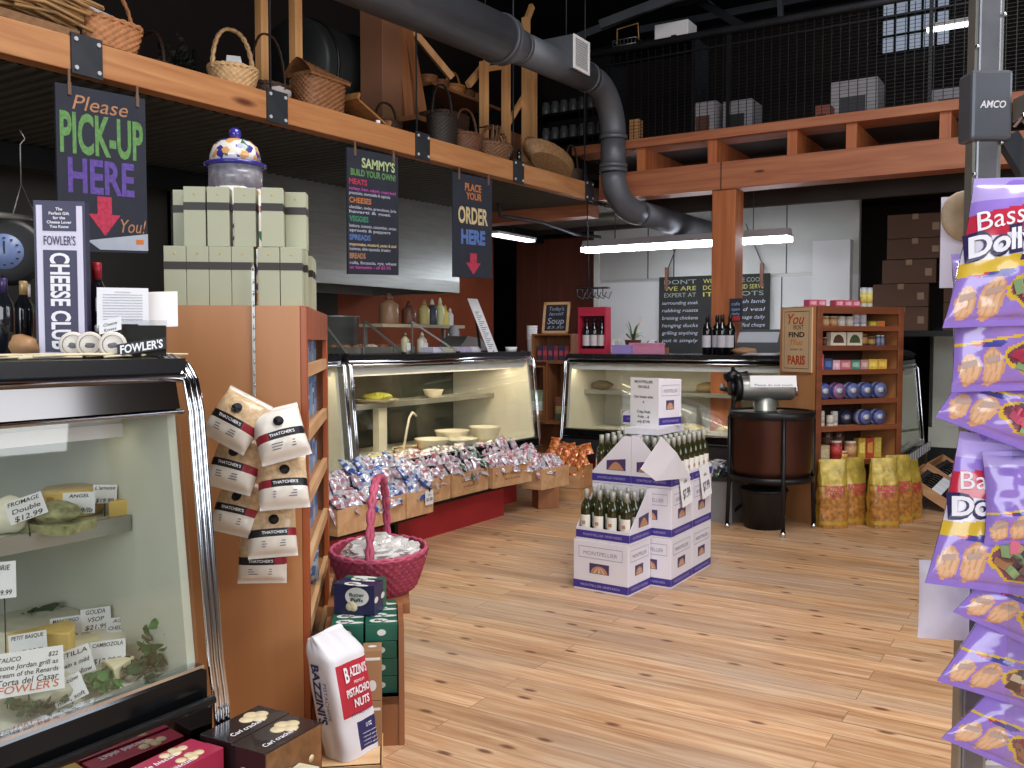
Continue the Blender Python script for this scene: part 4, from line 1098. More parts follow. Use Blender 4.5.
p = at(380, 405, X=-4.75); t = bowl('platter', -4.78, p.y, 1.003, .17, .03, CREAM, 'platter of green salad on the upper shelf of the salad case')
mb = MB(); lump(mb, (0, 0, .045), .055, (2.2, 2.0, .7), .3, 2)
mb.build('green_salad', mat('green_salad', '#9a9a3c', .6, var=.5, vs=60, bump=.4), t)
p = at(436, 398, X=-4.75); bowl('serving_bowl', -4.78, p.y, 1.003, .09, .07, CREAM, 'small white bowl on the upper shelf of the salad case')
p = at(408, 425, X=-4.5); t = thing('cake_ladle', 'white ladle with curved handle standing in the salad case', 'ladle', (-4.55, p.y, ZD))
mb = MB(); mb.tube([(0, 0, .03), (0, .05, .2), (0, .08, .29), (0, .12, .33), (0, .17, .30)], .010, 8); mb.build('handle', CREAM, t)
mb = MB(); mb.lathe([(.0001, 0), (.05, .01), (.07, .04), (.065, .045), (.0001, .02)], None, 18); mb.build('scoop', CREAM, t)
t = thing('case_post', 'pale upright post inside the left part of the salad case', 'post', (-4.75, at(380, 420, X=-4.75).y, ZD))
mb = MB(); mb.bb(-.03, .03, -.05, .05, 0, .40); mb.build('upright', CASEWHITE, t); mb = MB(); mb.bb(-.06, .06, -.09, .09, 0, .02); mb.build('foot_plate', CASEWHITE, t)

# items on the salad case --------------------------------------------------
ZC = 1.396
ACR = glass('clear_acrylic', (.93, .95, .95), 1.5, .05)
for i, (px0, l) in enumerate(((334, 'left clear sneeze guard strut on the salad case'), (372, 'middle clear sneeze guard strut leaning on the salad case'), (418, 'right clear sneeze guard strut leaning on the salad case'))):
    a = at((347, 404, 458)[i], 357, X=-4.36); b = at((320, 364, 412)[i], 303, X=-4.72)
    t = thing('sneeze_guard_strut', l, 'strut', (a.x, a.y, ZC), 0, 'sneeze guard struts')
    mb = MB(); d_ = Vector((b.x - a.x, b.y - a.y, .255)); mb.bar((0, 0, 0.005), d_, .02, .012); mb.build('strut_bar', STEEL, t)
    mb = MB(); mb.bar((d_.x, d_.y, 0), d_, .012); mb.build('rear_post', STEEL, t)
    mb = MB(); mb.cyl(.02, .012, None, 10); mb.build('foot', BLACKM, t)
# tilted menu on a stand
a = at(493, 352, X=-4.42); t = thing('menu_stand', 'tall white printed menu leaning on a black stand, on the salad case', 'menu', (-4.42, a.y, ZC), 0)
M = frame((0, 0, .0), (0, 1, 0), (-.24, -.34, 1)); M = M @ T(0, 0, .0)
HM = .50
mb = MB(); mb.bb(-.075, .075, 0, HM, -.003, .003, M); mb.build('menu_sheet', PAPER, t)
mb = MB()
for k in range(20): mb.bb(-.05, .02 + .025 * ((k * 7) % 3 - 1), .03 + .018 * k, .033 + .018 * k + .003, .003, .0036, M)
mb.build('print_lines', GREYINK, t)
mb = MB(); mb.bar(M @ Vector((-.02, HM * .75, -.006)), (-.12, -.02, .0), .02); mb.bar((-.14, -.02, .006), (-.0, .02, .006), .04, .012); mb.build('stand', BLACKM, t)

def bottle_squeeze(name, label, loc, r, h, col, cap, group=None, cat='bottle'):
    t = thing(name, label, cat, loc, 0, group)
    mb = MB(); mb.lathe([(r * .95, 0), (r, .01), (r, h * .62), (r * .55, h * .72), (r * .4, h * .78)], None, 14); mb.build('body', mat('plastic_' + col[1:], col, .35, var=.06), t)
    mb = MB(); mb.lathe([(r * .45, h * .78), (r * .4, h * .86), (r * .15, h), (.0001, h)], None, 12); mb.build('cap', mat('plastic_' + cap[1:], cap, .4, var=.04), t)
    return t
# kitchen shelf behind the salad case with squeeze bottles, jugs and pots
XS = -5.35
y0, y1 = at(372, 325, X=XS).y, at(455, 325, X=XS).y
zs_ = at(430, 325, X=XS).z
t = thing('kitchen_shelf', 'pale wall-side kitchen shelf holding jugs and bottles behind the salad case', 'shelf', (XS, (y0 + y1) / 2, zs_))
mb = MB(); mb.bb(-.15, .12, -(y1 - y0) / 2, (y1 - y0) / 2, -.03, 0); mb.build('shelf_board', mat('cream_laminate', '#b5a68c', .5), t)
for s_ in (-1, 1): mb = MB(); mb.bb(-.13, -.10, s_ * (y1 - y0) * .47 - .015, s_ * (y1 - y0) * .47 + .015, -zs_, -.03); mb.build('leg', STEEL, t)
for px_, r, h, c, cp, l in ((424, .055, .24, '#c9b878', '#9a8a5a', 'tan jug at the left of the kitchen shelf'), (432, .05, .25, '#39434f', '#d8d4c4', 'dark jug with pale cap on the kitchen shelf'), (440, .045, .27, '#cfcf9a', '#e0dcb0', 'tall pale yellow bottle on the kitchen shelf'),
                            (445, .035, .20, '#d9c25a', '#c9b04a', 'slim yellow bottle on the kitchen shelf'), (450, .035, .17, '#cfd0cc', '#e0e0dc', 'short white bottle at the right end of the kitchen shelf'), (389, .09, .28, '#8a6a50', '#6a4a38', 'large brown jug at the left end of the kitchen shelf'), (409, .07, .22, '#6d4432', '#5a3a2a', 'dark brown jug on the kitchen shelf')):
    p = at(px_, 320, X=XS); bottle_squeeze('kitchen_jug', l, (XS, p.y, zs_), r, h, c, cp, 'jugs on the kitchen shelf')
# prep counter behind the case
t = thing('prep_counter', 'stainless prep counter under the exhaust hood behind the salad case', 'counter', (-6.2, 6.2, 0))
mb = MB(); mb.bb(-.65, .65, -2.4, 2.2, .92, .96); mb.build('worktop', STEEL, t)
mb = MB(); mb.bb(-.62, .60, -2.36, 2.16, 0, .92); mb.build('cabinet_body', DARKM, t)
mb = MB(); mb.bb(-.65, -.6, -2.4, 2.2, .96, 1.25); mb.build('splashback', STEEL, t)
p = at(340, 318, X=-5.9)
t = thing('stock_pot', 'large dull steel stock pot at the left of the prep counter', 'pot', (-5.95, p.y, .962))
mb = MB(); mb.lathe([(.2, 0), (.21, .02), (.21, .75), (.22, .76), (.2, .76), (.19, .74)], None, 26); mb.build('pot_body', STEEL, t)
for s_ in (-1, 1): mb = MB(); mb.tube([(0, s_ * .21, .6), (0, s_ * .27, .6), (0, s_ * .27, .66), (0, s_ * .21, .66)], .01, 6); mb.build('handle', STEEL, t)
# griddle with food trays on the prep side of the case
for px_, c, l in ((348, '#a87850', 'tray of browned food on the prep side of the salad case'), (372, '#c8bca8', 'tray of pale food on the prep side of the salad case'), (395, '#8a5a3a', 'tray of brown food near the sneeze guard')):
    p = at(px_, 347, X=-4.85); t = thing('food_tray', l, 'tray', (-4.88, p.y, ZC), 0, 'food trays on the salad case')
    mb = MB(); mb.bb(-.12, .12, -.13, .13, 0, .012); mb.bb(-.13, -.118, -.14, .14, 0, .05); mb.bb(.118, .13, -.14, .14, 0, .05); mb.bb(-.12, .12, -.14, -.13, 0, .05); mb.bb(-.12, .12, .13, .14, 0, .05); mb.build('pan', STEEL, t)
    mb = MB(); rr = random.Random(px_)
    for k in range(9): lump(mb, (rr.uniform(-.09, .09), rr.uniform(-.1, .1), .045), .035, (1, 1, .7), .3, k + px_, 10, 7)
    o = mb.build('food', mat('food_' + c[1:], c, .6, var=.3, vs=40), t); o['kind'] = 'stuff'
for px_, X, r, h, c, cp, lab, l in ((405, -4.7, .035, .17, '#b5b08a', '#5a5a4a', 1, 'left labelled sauce bottle behind the sneeze guard'), (422, -4.7, .042, .17, '#c5bfae', '#a09a8a', 1, 'right white labelled sauce bottle behind the sneeze guard')):
    p = at(px_, 345, X=X); t = bottle_squeeze('sauce_bottle', l, (X, p.y, ZC), r, h, c, cp, 'sauce bottles on the salad case')
    mb = MB(); mb.bb(-.001, .001, -.025, .025, .02, .08, T(r + .001, 0, 0)); mb.build('label', PAPER, t)
for px_, c, l in ((432, '#c9c6d6', 'lilac paper stack on the salad case'), (446, '#b8b4a0', 'folded cloth on the salad case'), (460, '#bfb2d2', 'violet paper stack near the menu stand'), (470, '#d6d0dc', 'white carton left of the menu stand')):
    p = at(px_, 352, X=-4.6); mb = MB(); mb.bb(-.08, .08, -.07, .07, 0, .03); mb.bb(-.07, .07, -.06, .06, .03, .045)
    tag(mb.build('paper_stack', mat('stack_' + c[1:], c, .6), None, (-4.6, p.y, ZC), rnd.uniform(-.3, .3), bevel=.004), l, 'paper', 'papers on the salad case')
p = at(455, 345, X=-4.95); t = thing('slicer', 'low grey deli slicer behind the right end of the salad case', 'slicer', (-4.98, p.y, ZC))
mb = MB(); mb.prism([(-.2, 0), (.2, 0), (.2, .05), (.12, .12), (-.1, .14), (-.2, .05)], .24, frame((0, 0, 0), (0, 1, 0), (0, 0, 1))); mb.build('housing', STEEL, t)
mb = MB(); mb.cyl(.09, .012, T(-.005, .02, .15) @ RY(PI / 2), 24); mb.build('blade', CHROME, t)
for px_, h, l in ((511, .04, 'short stack of paper cups beyond the menu stand on the salad case'),):
    p = at(px_, 352, X=-4.5); mb = MB(); mb.lathe([(.05, 0), (.055, h), (.045, h), (.0001, h - .005)], None, 16); tag(mb.build('cup_stack', WHITE, None, (-4.5, p.y, ZC)), l, 'cups')
# exhaust hood
t = thing('exhaust_hood', 'large stainless exhaust hood over the kitchen', 'hood', (-6.3, 6.72, 2.0))
mb = MB(); mb.prism([(.62, .0), (.62, .12), (.52, .92), (-.58, .92), (-.58, 0), (-.54, 0), (-.54, .86), (.5, .86), (.58, .10), (.58, 0)], 2.7, frame((0, -1.4, 0), (1, 0, 0), (0, 0, 1)) @ S(1, 1, -1)); mb.build('canopy', STEEL, t)
for y in (-1.4, 1.30): mb = MB(); mb.prism([(.62, 0), (.62, .12), (.52, .92), (-.58, .92), (-.58, 0)], .04, frame((0, y, 0), (1, 0, 0), (0, 0, 1)) @ S(1, 1, -1)); mb.build('end_panel', STEEL, t)
mb = MB()
for k in range(4): mb.bb(-.5, -.1, -1.2 + .6 * k, -.65 + .6 * k, .3, .32)
mb.build('filters', DARKM, t)
mb = MB(); mb.cyl(.22, .1, T(.0, 1.1, .80), 24); mb.build('duct_collar', BLACKM, t)
# ------------------------------------------------------------------ crates of candy along the cases
PCR = wood('pine_crate_wood', '#b98a60', '#d6ad82', 'Y', .6, .6, .05, '#7a4a2c')
PCRX = wood('pine_crate_wood_crosswise', '#b07e52', '#cfa274', 'X', .6, .6, .05, '#7a4a2c')
def crate(x, y, z, w, d, h, rz, label, m=PCR, slot=False, print_=None, group='pine crates under the glass cases'):
    t = thing('wooden_crate', label, 'crate', (x, y, z), rz, group); e = .012
    mb = MB(); mb.bb(-w / 2, w / 2, -d / 2, -d / 2 + e, 0, h)
    if slot: mb.bb(-.05, .05, -d / 2 - .001, -d / 2, h * .55, h * .72, mi=1)
    mb.build('front_board', [m, BLACK], t)
    mb = MB(); mb.bb(-w / 2, w / 2, d / 2 - e, d / 2, 0, h * 1.0); mb.build('back_board', m, t)
    for s_ in (-1, 1): mb = MB(); mb.bb(s_ * w / 2 - (e if s_ > 0 else 0), s_ * w / 2 + (e if s_ < 0 else 0), -d / 2 + e, d / 2 - e, 0, h); mb.build('side_board', m, t)
    mb = MB(); mb.bb(-w / 2 + e, w / 2 - e, -d / 2 + e, d / 2 - e, 0.0, e); mb.build('base_board', m, t)
    if print_:
        mb = MB(); F_ = frame((0, -d / 2, h / 2), (1, 0, 0), (0, 0, 1))
        mb.text(print_[0], F_ @ T(0, h * .12, 0), h * .15, w * .5); mb.text(print_[1], F_ @ T(0, -h * .12, 0), h * .12, w * .4); mb.build('burnt_print', mat('burnt_brand', '#8a5c3c', .7), t)
    return t
RZL = PI / 2
HL = .285
lg = thing('crate_ledge', 'narrow dark ledge carrying the candy crates along the salad case', 'shelf', (-4.03, 5.6, 0))
mb = MB(); mb.bb(-.16, .09, -1.45, -.42, HL - .03, HL - .002); mb.bb(-.16, -.10, -.42, 1.0, HL - .03, HL - .002); mb.build('ledge_board', BLACKM, lg)
mb = MB(); mb.bb(-.185, -.165, -1.45, 1.0, 0, HL - .03); mb.build('support_board', KICKRED, lg)
for y in (-1.4, -.5): mb = MB(); mb.bb(-.16, -.12, y - .02, y + .02, 0, HL - .03); mb.build('leg', BLACKM, lg)
crs = []
CR = ((-4.02, 4.36, .30, .26, .165, 'pine crate at the left end of the row, behind the pink basket handle', 0), (-4.02, 4.70, .36, .26, .17, 'pine crate of blue-wrapped candy, second from the left end', 0), (-4.02, 5.04, .30, .26, .17, 'pine crate with small white price ticket, third from the left end', 0),
      (-4.24 + .02, 5.46, .48, .22, .18, 'pine crate with burnt print in the middle of the row', ('GARDEN', 'produce')), (-4.22, 5.98, .50, .22, .18, 'pine crate with burnt print, second from the corner', ('SUMMER', 'vineyard')), (-4.16, 6.53, .52, .22, .17, 'pine crate turned slightly toward the room, nearest the corner', ('HARVEST', 'estate')))
for i, (x, y, w, d, h, l, pr) in enumerate(CR):
    crs.append((crate(x, y, HL, w, d, h, RZL - (.12 if i == 5 else 0), l, PCR, print_=pr or None), x, y, HL, w, d, h))
# corner crates
crs.append((crate(-4.08, 7.12, .19, .42, .22, .18, RZL - .12, 'pine crate set across the corner between the two cases', PCR), -4.08, 7.12, .19, .42, .22, .18))
crs.append((crate(-4.20, 7.74, .105, .42, .28, .205, .04, 'pine crate with dark hand slot below the orange candy bags', PCRX, slot=True), -4.20, 7.74, .105, .42, .28, .205))
crate(-4.19, 7.75, 0.0, .40, .30, .10, .04, 'low brown crate under the crate of orange candy bags', PCRX)
for t_, x, y in ((None, -4.08, 7.12),):
    mb = MB(); mb.bb(-.1, .1, -.08, .08, 0, .188); tag(mb.build('crate_block', CRATEW, None, (x, y, 0), .9, bevel=.004), 'dark block of wood under the corner crate', 'block')
# price ticket
t = thing('price_ticket', 'small white price ticket clipped to the front of a pine crate', 'price tag', (-3.872, 5.12, .40))
M = frame((0, 0, 0), (0, 1, 0), (0, 0, 1)); mb = MB(); mb.bb(-.045, .045, -.05, .05, 0, .002, M); mb.build('ticket', WHITE, t)
mb = MB(); mb.text('2 for', M @ T(0, .02, .002), .015); mb.text('$1.00', M @ T(0, -.012, .002), .022, .07, bold=.02); mb.build('lettering', INK, t)
mb = MB(); mb.bb(-.01, .01, .04, .06, -.004, .004, M); mb.build('clip', CHROME, t)

# small wrapped candy bags
def candy_proto(name, cols, label, seed, size=(.10, .13, .05)):
    ms = [mat('candy_wrap_' + c[1:], c, .18, .25, var=.15, vs=40, coat=.6) for c in cols]
    mb = MB(); rr = random.Random(seed)
    cell = {}
    def mf(u, v):
        k = (int(u * 4), int(v * 5))
        if k not in cell: cell[k] = rr.randrange(len(ms))
        return cell[k]
    bag(mb, T(0, -size[1] / 2, 0), size[0], size[1], size[2], mf, 12, 15, seed * 3.7, .012, .08, .5, .5, .07)
    o = mb.build(name, ms, None, (0, 0, -5)); return o
SIL = ('#c9c6d0', '#b5b8c6')
protos = {'silver': candy_proto('candy_bag', ('#d2cfd8', '#c6c7ce', '#d8d6de', '#bb94a2'), '', 1), 'blue': candy_proto('candy_bag', ('#4a62a8', '#cfd0dc', '#b8c2da', '#d6d6e0'), '', 2),
          'red': candy_proto('candy_bag', ('#c9c2cc', '#b5707e', '#d6d0d8', '#d2ced4'), '', 3), 'dark': candy_proto('candy_bag', ('#4a4a54', '#b8bac4', '#c4c6cc', '#5f7f5a'), '', 4),
          'white': candy_proto('candy_bag', ('#d6d3dc', '#c07a8a', '#d0ccd6', '#dad8e0'), '', 5), 'orange': candy_proto('candy_bag', ('#d8743c', '#c8504a', '#e0a468', '#d8743c'), '', 6)}
used = set()
def fill(cr, kinds, n, what, lift=.05, seed=0):
    t_, x, y, z, w, d, h = cr; rr = random.Random(seed + 50)
    rz = t_.rotation_euler.z
    cols = max(2, int(round(w / .085))); rows = 3
    i = 0
    for lay in range(2):
        for r in range(rows):
            for c in range(cols):
                if i >= n: return
                kd = kinds[(i + lay) % len(kinds)] if len(kinds) > 1 else kinds[0]
                lx = -w / 2 + w * (c + .5) / cols + rr.uniform(-.012, .012); ly = -d / 2 + d * (r + .55) / rows + rr.uniform(-.02, .02)
                lz = h * .80 + .06 * lay + .085 * r + rr.uniform(0, .02)
                pos = Vector((x, y, z)) + RZ(rz) @ Vector((lx, ly, lz))
                rot = (rr.uniform(.5, 1.2), rr.uniform(-.35, .35), rz + rr.uniform(-.6, .6))
                lab = '%s candy bag heaped in %s' % ({'silver': 'shiny silver', 'blue': 'blue and white', 'red': 'silver and red', 'dark': 'dark and silver', 'white': 'white and pink', 'orange': 'orange'}[kd], what)
                if kd not in used:
                    o = protos[kd]; used.add(kd); o.location = pos; o.rotation_euler = rot
                else:
                    o = protos[kd].copy(); COL.objects.link(o); o.location = pos; o.rotation_euler = rot
                tag(o, lab, 'candy', lab.replace('candy bag', 'candy bags')); i += 1
fill(crs[0], ['silver', 'red', 'silver'], 18, 'the leftmost pine crate', seed=1)
fill(crs[1], ['blue', 'blue', 'silver'], 24, 'the second crate from the left', seed=2)
fill(crs[2], ['blue', 'silver'], 22, 'the crate with the price ticket', seed=3)
fill(crs[3], ['red', 'white', 'silver'], 30, 'the middle crate of the row', seed=4)
fill(crs[4], ['dark', 'silver', 'silver'], 30, 'the second crate from the corner', seed=5)
fill(crs[5], ['white', 'red', 'silver'], 24, 'the crate nearest the corner', seed=6)
fill(crs[6], ['red', 'white'], 12, 'the crate set across the corner', seed=7)
fill(crs[7], ['orange'], 26, 'the slotted crate', seed=8)

# ------------------------------------------------------------------ crate shelf in the corner
CSX, CSY = -4.98, 8.05
def opencrate(x, y, z, w, d, h, rz, label):
    t = thing('display_crate', label, 'crate', (x, y, z), rz, 'brown crates stacked in the corner'); e = .016
    for s_ in (-1, 1): mb = MB(); mb.bb(s_ * w / 2 - (e if s_ > 0 else 0), s_ * w / 2 + (e if s_ < 0 else 0), -d / 2, d / 2, 0, h); mb.build('side_board', CRATEW, t)
    mb = MB(); mb.bb(-w / 2 + e, w / 2 - e, -d / 2, d / 2, 0, e); mb.build('base_board', CRATEW, t)
    mb = MB(); mb.bb(-w / 2 + e, w / 2 - e, -d / 2, d / 2, h - e, h); mb.build('top_board', CRATEW, t)
    mb = MB(); mb.bb(-w / 2 + e, w / 2 - e, d / 2 - .01, d / 2, e, h - e); mb.build('back_board', CRATEW, t)
    return t
YC = 8.37
cx0, cx1 = at(526, 400, Y=YC).x, at(569, 400, Y=YC).x
zr = [at(545, y, Y=YC).z for y in (462, 421, 362, 334)]
wC = cx1 - cx0
opencrate((cx0 + cx1) / 2, YC + .15, 0, wC + .04, .32, zr[1] - .012, 0, 'lowest brown crate of the corner stack, holding wrapped snacks')
opencrate((cx0 + cx1) / 2 + wC * .23, YC + .15, zr[1] - .01, wC * .52, .30, zr[2] - zr[1] + .01, 0, 'right brown crate in the middle of the corner stack')
opencrate((cx0 + cx1) / 2 - wC * .27, YC + .12, zr[1] - .01, wC * .46, .28, zr[2] - zr[1] - .03, .0, 'left narrow brown crate in the middle of the corner stack')
opencrate((cx0 + cx1) / 2 + .05, YC + .15, zr[2] + .002, wC * .92, .30, zr[3] - zr[2], 0, 'top brown crate of the corner stack, holding a row of books')
for i in range(6):
    xx = (cx0 + cx1) / 2 + .05 - wC * .36 + i * wC * .125
    mb = MB(); mb.bb(0, wC * .10, -.07, .07, 0, .15); mb.bb(.004, wC * .10 - .004, -.071, -.07, .05, .10, mi=1)
    tag(mb.build('packet', [mat('dark_packet_%d' % (i % 2), ('#3a3f5c', '#7a3a44')[i % 2], .4), mat('packet_stripe', '#b04a54', .4)], None, (xx, YC + .10, zr[2] + .0185)), 'dark packet with red stripe in the top corner crate', 'packet', 'packets in the top corner crate')
def snackbag(px_, z, label, cols, s_=1.0, Y=YC + .06):
    mb = MB(); ms = [mat('snack_' + c[1:], c, .3, var=.2, vs=50, coat=.4) for c in cols]
    M = RX(PI / 2); bag(mb, M, .12 * s_, .19 * s_, .06 * s_, lambda u, v: 1 if .3 < v < .62 else (2 if v >= .62 and len(ms) > 2 else 0), 12, 16, px_, .006)
    p = at(px_, 400, Y=Y); return tag(mb.build('snack_bag', ms, None, (p.x, Y, z)), label, 'bag', 'snack bags in the corner crates')
snackbag(537, zr[1] + .008, 'snack bag with white and green label in the left corner crate', ('#b08050', '#cfd0c4', '#8a9a78'), 1.65)
snackbag(561, zr[1] + .008, 'snack bag with orange label in the right corner crate', ('#6a7a60', '#b8a878', '#8a5040'), 1.3)
snackbag(545, .018, 'wrapped snack bag in the lowest corner crate, left', ('#b08868', '#c8b8a8'), 1.5)
snackbag(560, .018, 'wrapped snack bag in the lowest corner crate, right', ('#a07050', '#b8a0a0'), 1.5)
# soup chalkboard
a = at(555, 333, Y=YC + .1)
t = thing('soup_chalkboard', 'small framed chalkboard reading soup on top of the corner crates', 'chalkboard', (a.x, YC + .1, zr[3] + .003), 0)
M = frame((0, 0, .002), (1, 0, 0), (0, .16, 1)); w_, h_ = .315, .335
mb = MB(); mb.bb(-w_ / 2, w_ / 2, 0, h_, -.008, .004, M); mb.build('board', SLATE, t)
mb = MB()
for q in ((-w_ / 2, -w_ / 2 + .028, 0, h_), (w_ / 2 - .028, w_ / 2, 0, h_), (-w_ / 2, w_ / 2, 0, .028), (-w_ / 2, w_ / 2, h_ - .028, h_)): mb.bb(q[0], q[1], q[2], q[3], -.01, .010, M)
mb.build('wood_frame', PINE, t)
mb = MB(); mb.text("Today's", M @ T(0, .265, .0045), .04, .18, shear=.2); mb.text('lentil', M @ T(.0, .21, .0045), .035, .17, shear=.2); mb.text('Soup', M @ T(0, .135, .0045), .065, .2, shear=.15, bold=.01); mb.text('$3.50', M @ T(.0, .065, .0045), .025, .2, shear=.2)
mb.build('chalk_lettering', mat('chalk_white', '#a9adbd', .8, var=.2, vs=60), t)
mb = MB(); mb.bar((0, .05, .2), (0, .12, .0), .015); mb.build('prop_leg', PINE, t)
# stack of foam cups
a = at(532, 345, Y=8.45); t = thing('foam_cups', 'tall stack of white foam cups left of the soup chalkboard', 'cups', (a.x, 8.45, zr[2] - .038))
mb = MB()
mb.lathe([(.045, 0), (.054, .40), (.058, .41), (.058, .42), (.05, .42), (.0001, .40)], None, 20)
for k in range(5): mb.lathe([(.054, .28 + .024 * k), (.060, .286 + .024 * k), (.054, .292 + .024 * k)], None, 20)
mb.build('cup_stack', WHITE, t); 
# red wine crate with three bottles
a = at(593, 348, Y=8.35); ZF3 = 1.362
RD = mat('red_painted_wood', '#b02a44', .45, var=.08)
wr, hr_ = .31, .47
t = thing('red_wine_box', 'bright red open wooden box holding three dark wine bottles on the far case', 'wine box', (a.x, 8.38, ZF3), 0)
e = .014
for s_ in (-1, 1): mb = MB(); mb.bb(s_ * wr / 2 - (e if s_ > 0 else 0), s_ * wr / 2 + (e if s_ < 0 else 0), -.06, .06, 0, hr_); mb.build('side_board', RD, t)
mb = MB(); mb.bb(-wr / 2 + e, wr / 2 - e, -.06, .06, 0, e); mb.build('base_board', RD, t)
mb = MB(); mb.bb(-wr / 2 + e, wr / 2 - e, .048, .06, e, hr_); mb.build('back_board', mat('deep_red_board', '#5a1420', .6), t)
mb = MB(); mb.bb(-wr / 2 + e, wr / 2 - e, -.062, -.05, hr_ - .09, hr_); mb.build('front_rail', RD, t); mb = MB(); mb.bb(-wr / 2 + e, wr / 2 - e, -.062, -.05, e, .05); mb.build('front_rail', RD, t)
for i in range(3):
    wine_bottle('wine_bottle', '%s of three dark bottles in the red wine box' % ('left one', 'middle one', 'right one')[i], (a.x - .085 + .085 * i, 8.378, ZF3 + e + .001), 'bottles in the red wine box', 1.2, '#1c1a20', '#101014', '#c9c0c4')
# hanging glasses rack above
a = at(592, 290, Y=8.6)
t = thing('hanging_rack', 'dark wire rack hanging on a thin rod above the red wine box', 'rack', (a.x, 8.62, a.z), 0)
mb = MB(); mb.tube([(-.05, 0, .02), (-.07, 0, 1.0), (-.09, 0, 1.32)], .006, 6); mb.build('rod', DARKM, t)
mb = MB()
for k in range(6): mb.tube([(-.16 + .06 * k, -.05, .02), (-.16 + .06 * k, -.05, -.06), (-.13 + .06 * k, .03, -.09), (-.11 + .06 * k, .05, -.02)], .006, 6)
mb.tube([(-.17, -.05, .02), (.17, -.05, .02)], .008, 6); mb.tube([(-.17, .05, .02), (.17, .05, .02)], .008, 6); mb.tube([(-.17, -.05, .02), (-.17, .05, .02)], .008, 6); mb.tube([(.17, -.05, .02), (.17, .05, .02)], .008, 6)
mb.build('wire_frame', DARKM, t)
# potted plant
a = at(633, 340, Y=8.75); t = thing('potted_plant', 'small spiky green plant in a brown pot on the far case', 'plant', (a.x, 8.75, ZF3))
mb = MB(); mb.lathe([(.06, 0), (.085, .13), (.09, .14), (.075, .14), (.0001, .12)], None, 18); mb.build('pot', mat('brown_clay_pot', '#5c3524', .6, var=.15), t)
rr = random.Random(4); mb = MB()
for k in range(26):
    an = rr.random() * 2 * PI; L = rr.uniform(.14, .26); el = rr.uniform(.35, 1.3); d = Vector((math.cos(an) * math.cos(el), math.sin(an) * math.cos(el), math.sin(el))); s_ = Vector((-math.sin(an), math.cos(an), 0)) * .009
    b0 = Vector((0, 0, .13)); m_ = b0 + d * L * .55 + Vector((0, 0, .02)); e_ = b0 + d * L - Vector((0, 0, L * .25 * math.cos(el)))
    mb.add([b0 - s_, b0 + s_, m_ + s_, m_ - s_, e_], [(0, 1, 2, 3), (3, 2, 4)], None, True)
mb.build('leaves', mat('plant_green', '#4f6f3c', .5, var=.3, vs=20), t)
mb = MB(); mb.tube([(.02, 0, .1), (.10, -.01, .38)], .003, 5); mb.build('stake', STUD, t)
t = thing('brown_tray', 'brown wooden tray beside the potted plant on the far case', 'tray', (a.x + .2, 8.8, ZF3)); mb = MB(); mb.bb(-.13, .13, -.1, .1, 0, .015); mb.bb(-.13, .13, -.11, -.1, 0, .06); mb.bb(-.13, .13, .1, .11, 0, .06); mb.build('tray_body', CRATEW, t)
for px_, w, h, c, l, Y in ((612, .10, .14, '#d6d2cc', 'white carton beside the red wine box', 8.62), (624, .20, .09, '#9a86c8', 'lilac box on the far case, below the plant', 8.4), (647, .32, .11, '#d48aa8', 'pink box on the far case, right of the lilac box', 8.45)):
    a = at(px_, 345, Y=Y); mb = MB(); mb.bb(-w / 2, w / 2, -.07, .07, 0, h * .8); mb.bb(-w / 2 - .004, w / 2 + .004, -.074, .074, h * .8, h, mi=1)
    tag(mb.build('tissue_box', [mat('card_' + c[1:], c, .5), mat('card_lid_' + c[1:], c, .6, var=.15)], None, (a.x, Y, ZF3), rnd.uniform(-.1, .1), bevel=.003), l, 'box', None)
a = at(651, 345, Y=8.7); t = thing('tape_dispenser', 'black tape dispenser at the foot of the blackboard on the far case', 'dispenser', (a.x + .02, 8.7, ZF3))
mb = MB(); mb.prism([(-.09, 0), (.09, 0), (.09, .05), (.03, .13), (-.04, .13), (-.09, .06)], .06, frame((0, .03, 0), (1, 0, 0), (0, 0, 1))); mb.build('body', BLACK, t); mb = MB(); mb.cyl(.045, .066, T(0, .033, .09) @ RX(PI / 2), 18); mb.build('roll', PAPER, t)
# bottles at the post
for px_, Y, l in ((707, 8.42, 'left dark wine bottle before the timber post'), (727, 8.40, 'middle dark wine bottle before the timber post'), (721, 8.52, 'dark wine bottle standing behind the middle one'), (729.5, 8.32, 'right dark wine bottle before the timber post')):
    pass
for px_, Y, l, lab in ((707, 8.42, 'left dark wine bottle before the timber post', '#c9c6d0'), (717, 8.50, 'half hidden bottle between the other wine bottles before the post', '#d0cdd2'), (722, 8.40, 'middle dark wine bottle before the timber post', '#c4c0cc'), (730, 8.40, 'right dark wine bottle before the timber post', '#c9c6d0')):
    a = at(px_, 350, Y=Y); wine_bottle('wine_bottle', l, (a.x, Y, ZF3), 'bottles before the timber post', 1.25, '#1c1a20', '#0f1013', lab)
a = at(735, 310, Y=8.58); t = thing('post_sign', 'small dark framed sign fixed low on the timber post', 'sign', (a.x, 8.612, a.z)); w_, h_ = .12, .22
mb = MB(); mb.bb(-w_ / 2, w_ / 2, -.012, 0, -h_ / 2, h_ / 2); mb.build('board', SLATE, t)
F_ = frame((0, -.0125, 0), (1, 0, 0), (0, 0, 1)); mb = MB(); mb.text('cafe', F_ @ T(0, .06, 0), .03, .08); mb.text('open', F_ @ T(0, .01, 0), .03, .08); mb.text('daily', F_ @ T(0, -.035, 0), .025, .08); mb.build('lettering', mat('pale_blue_chalk', '#8fa6c8', .7), t)
mb = MB(); mb.bb(-.045, .045, -.0135, -.0125, -.10, -.06); mb.build('red_patch', mat('red_sticker', '#b03030', .5), t)
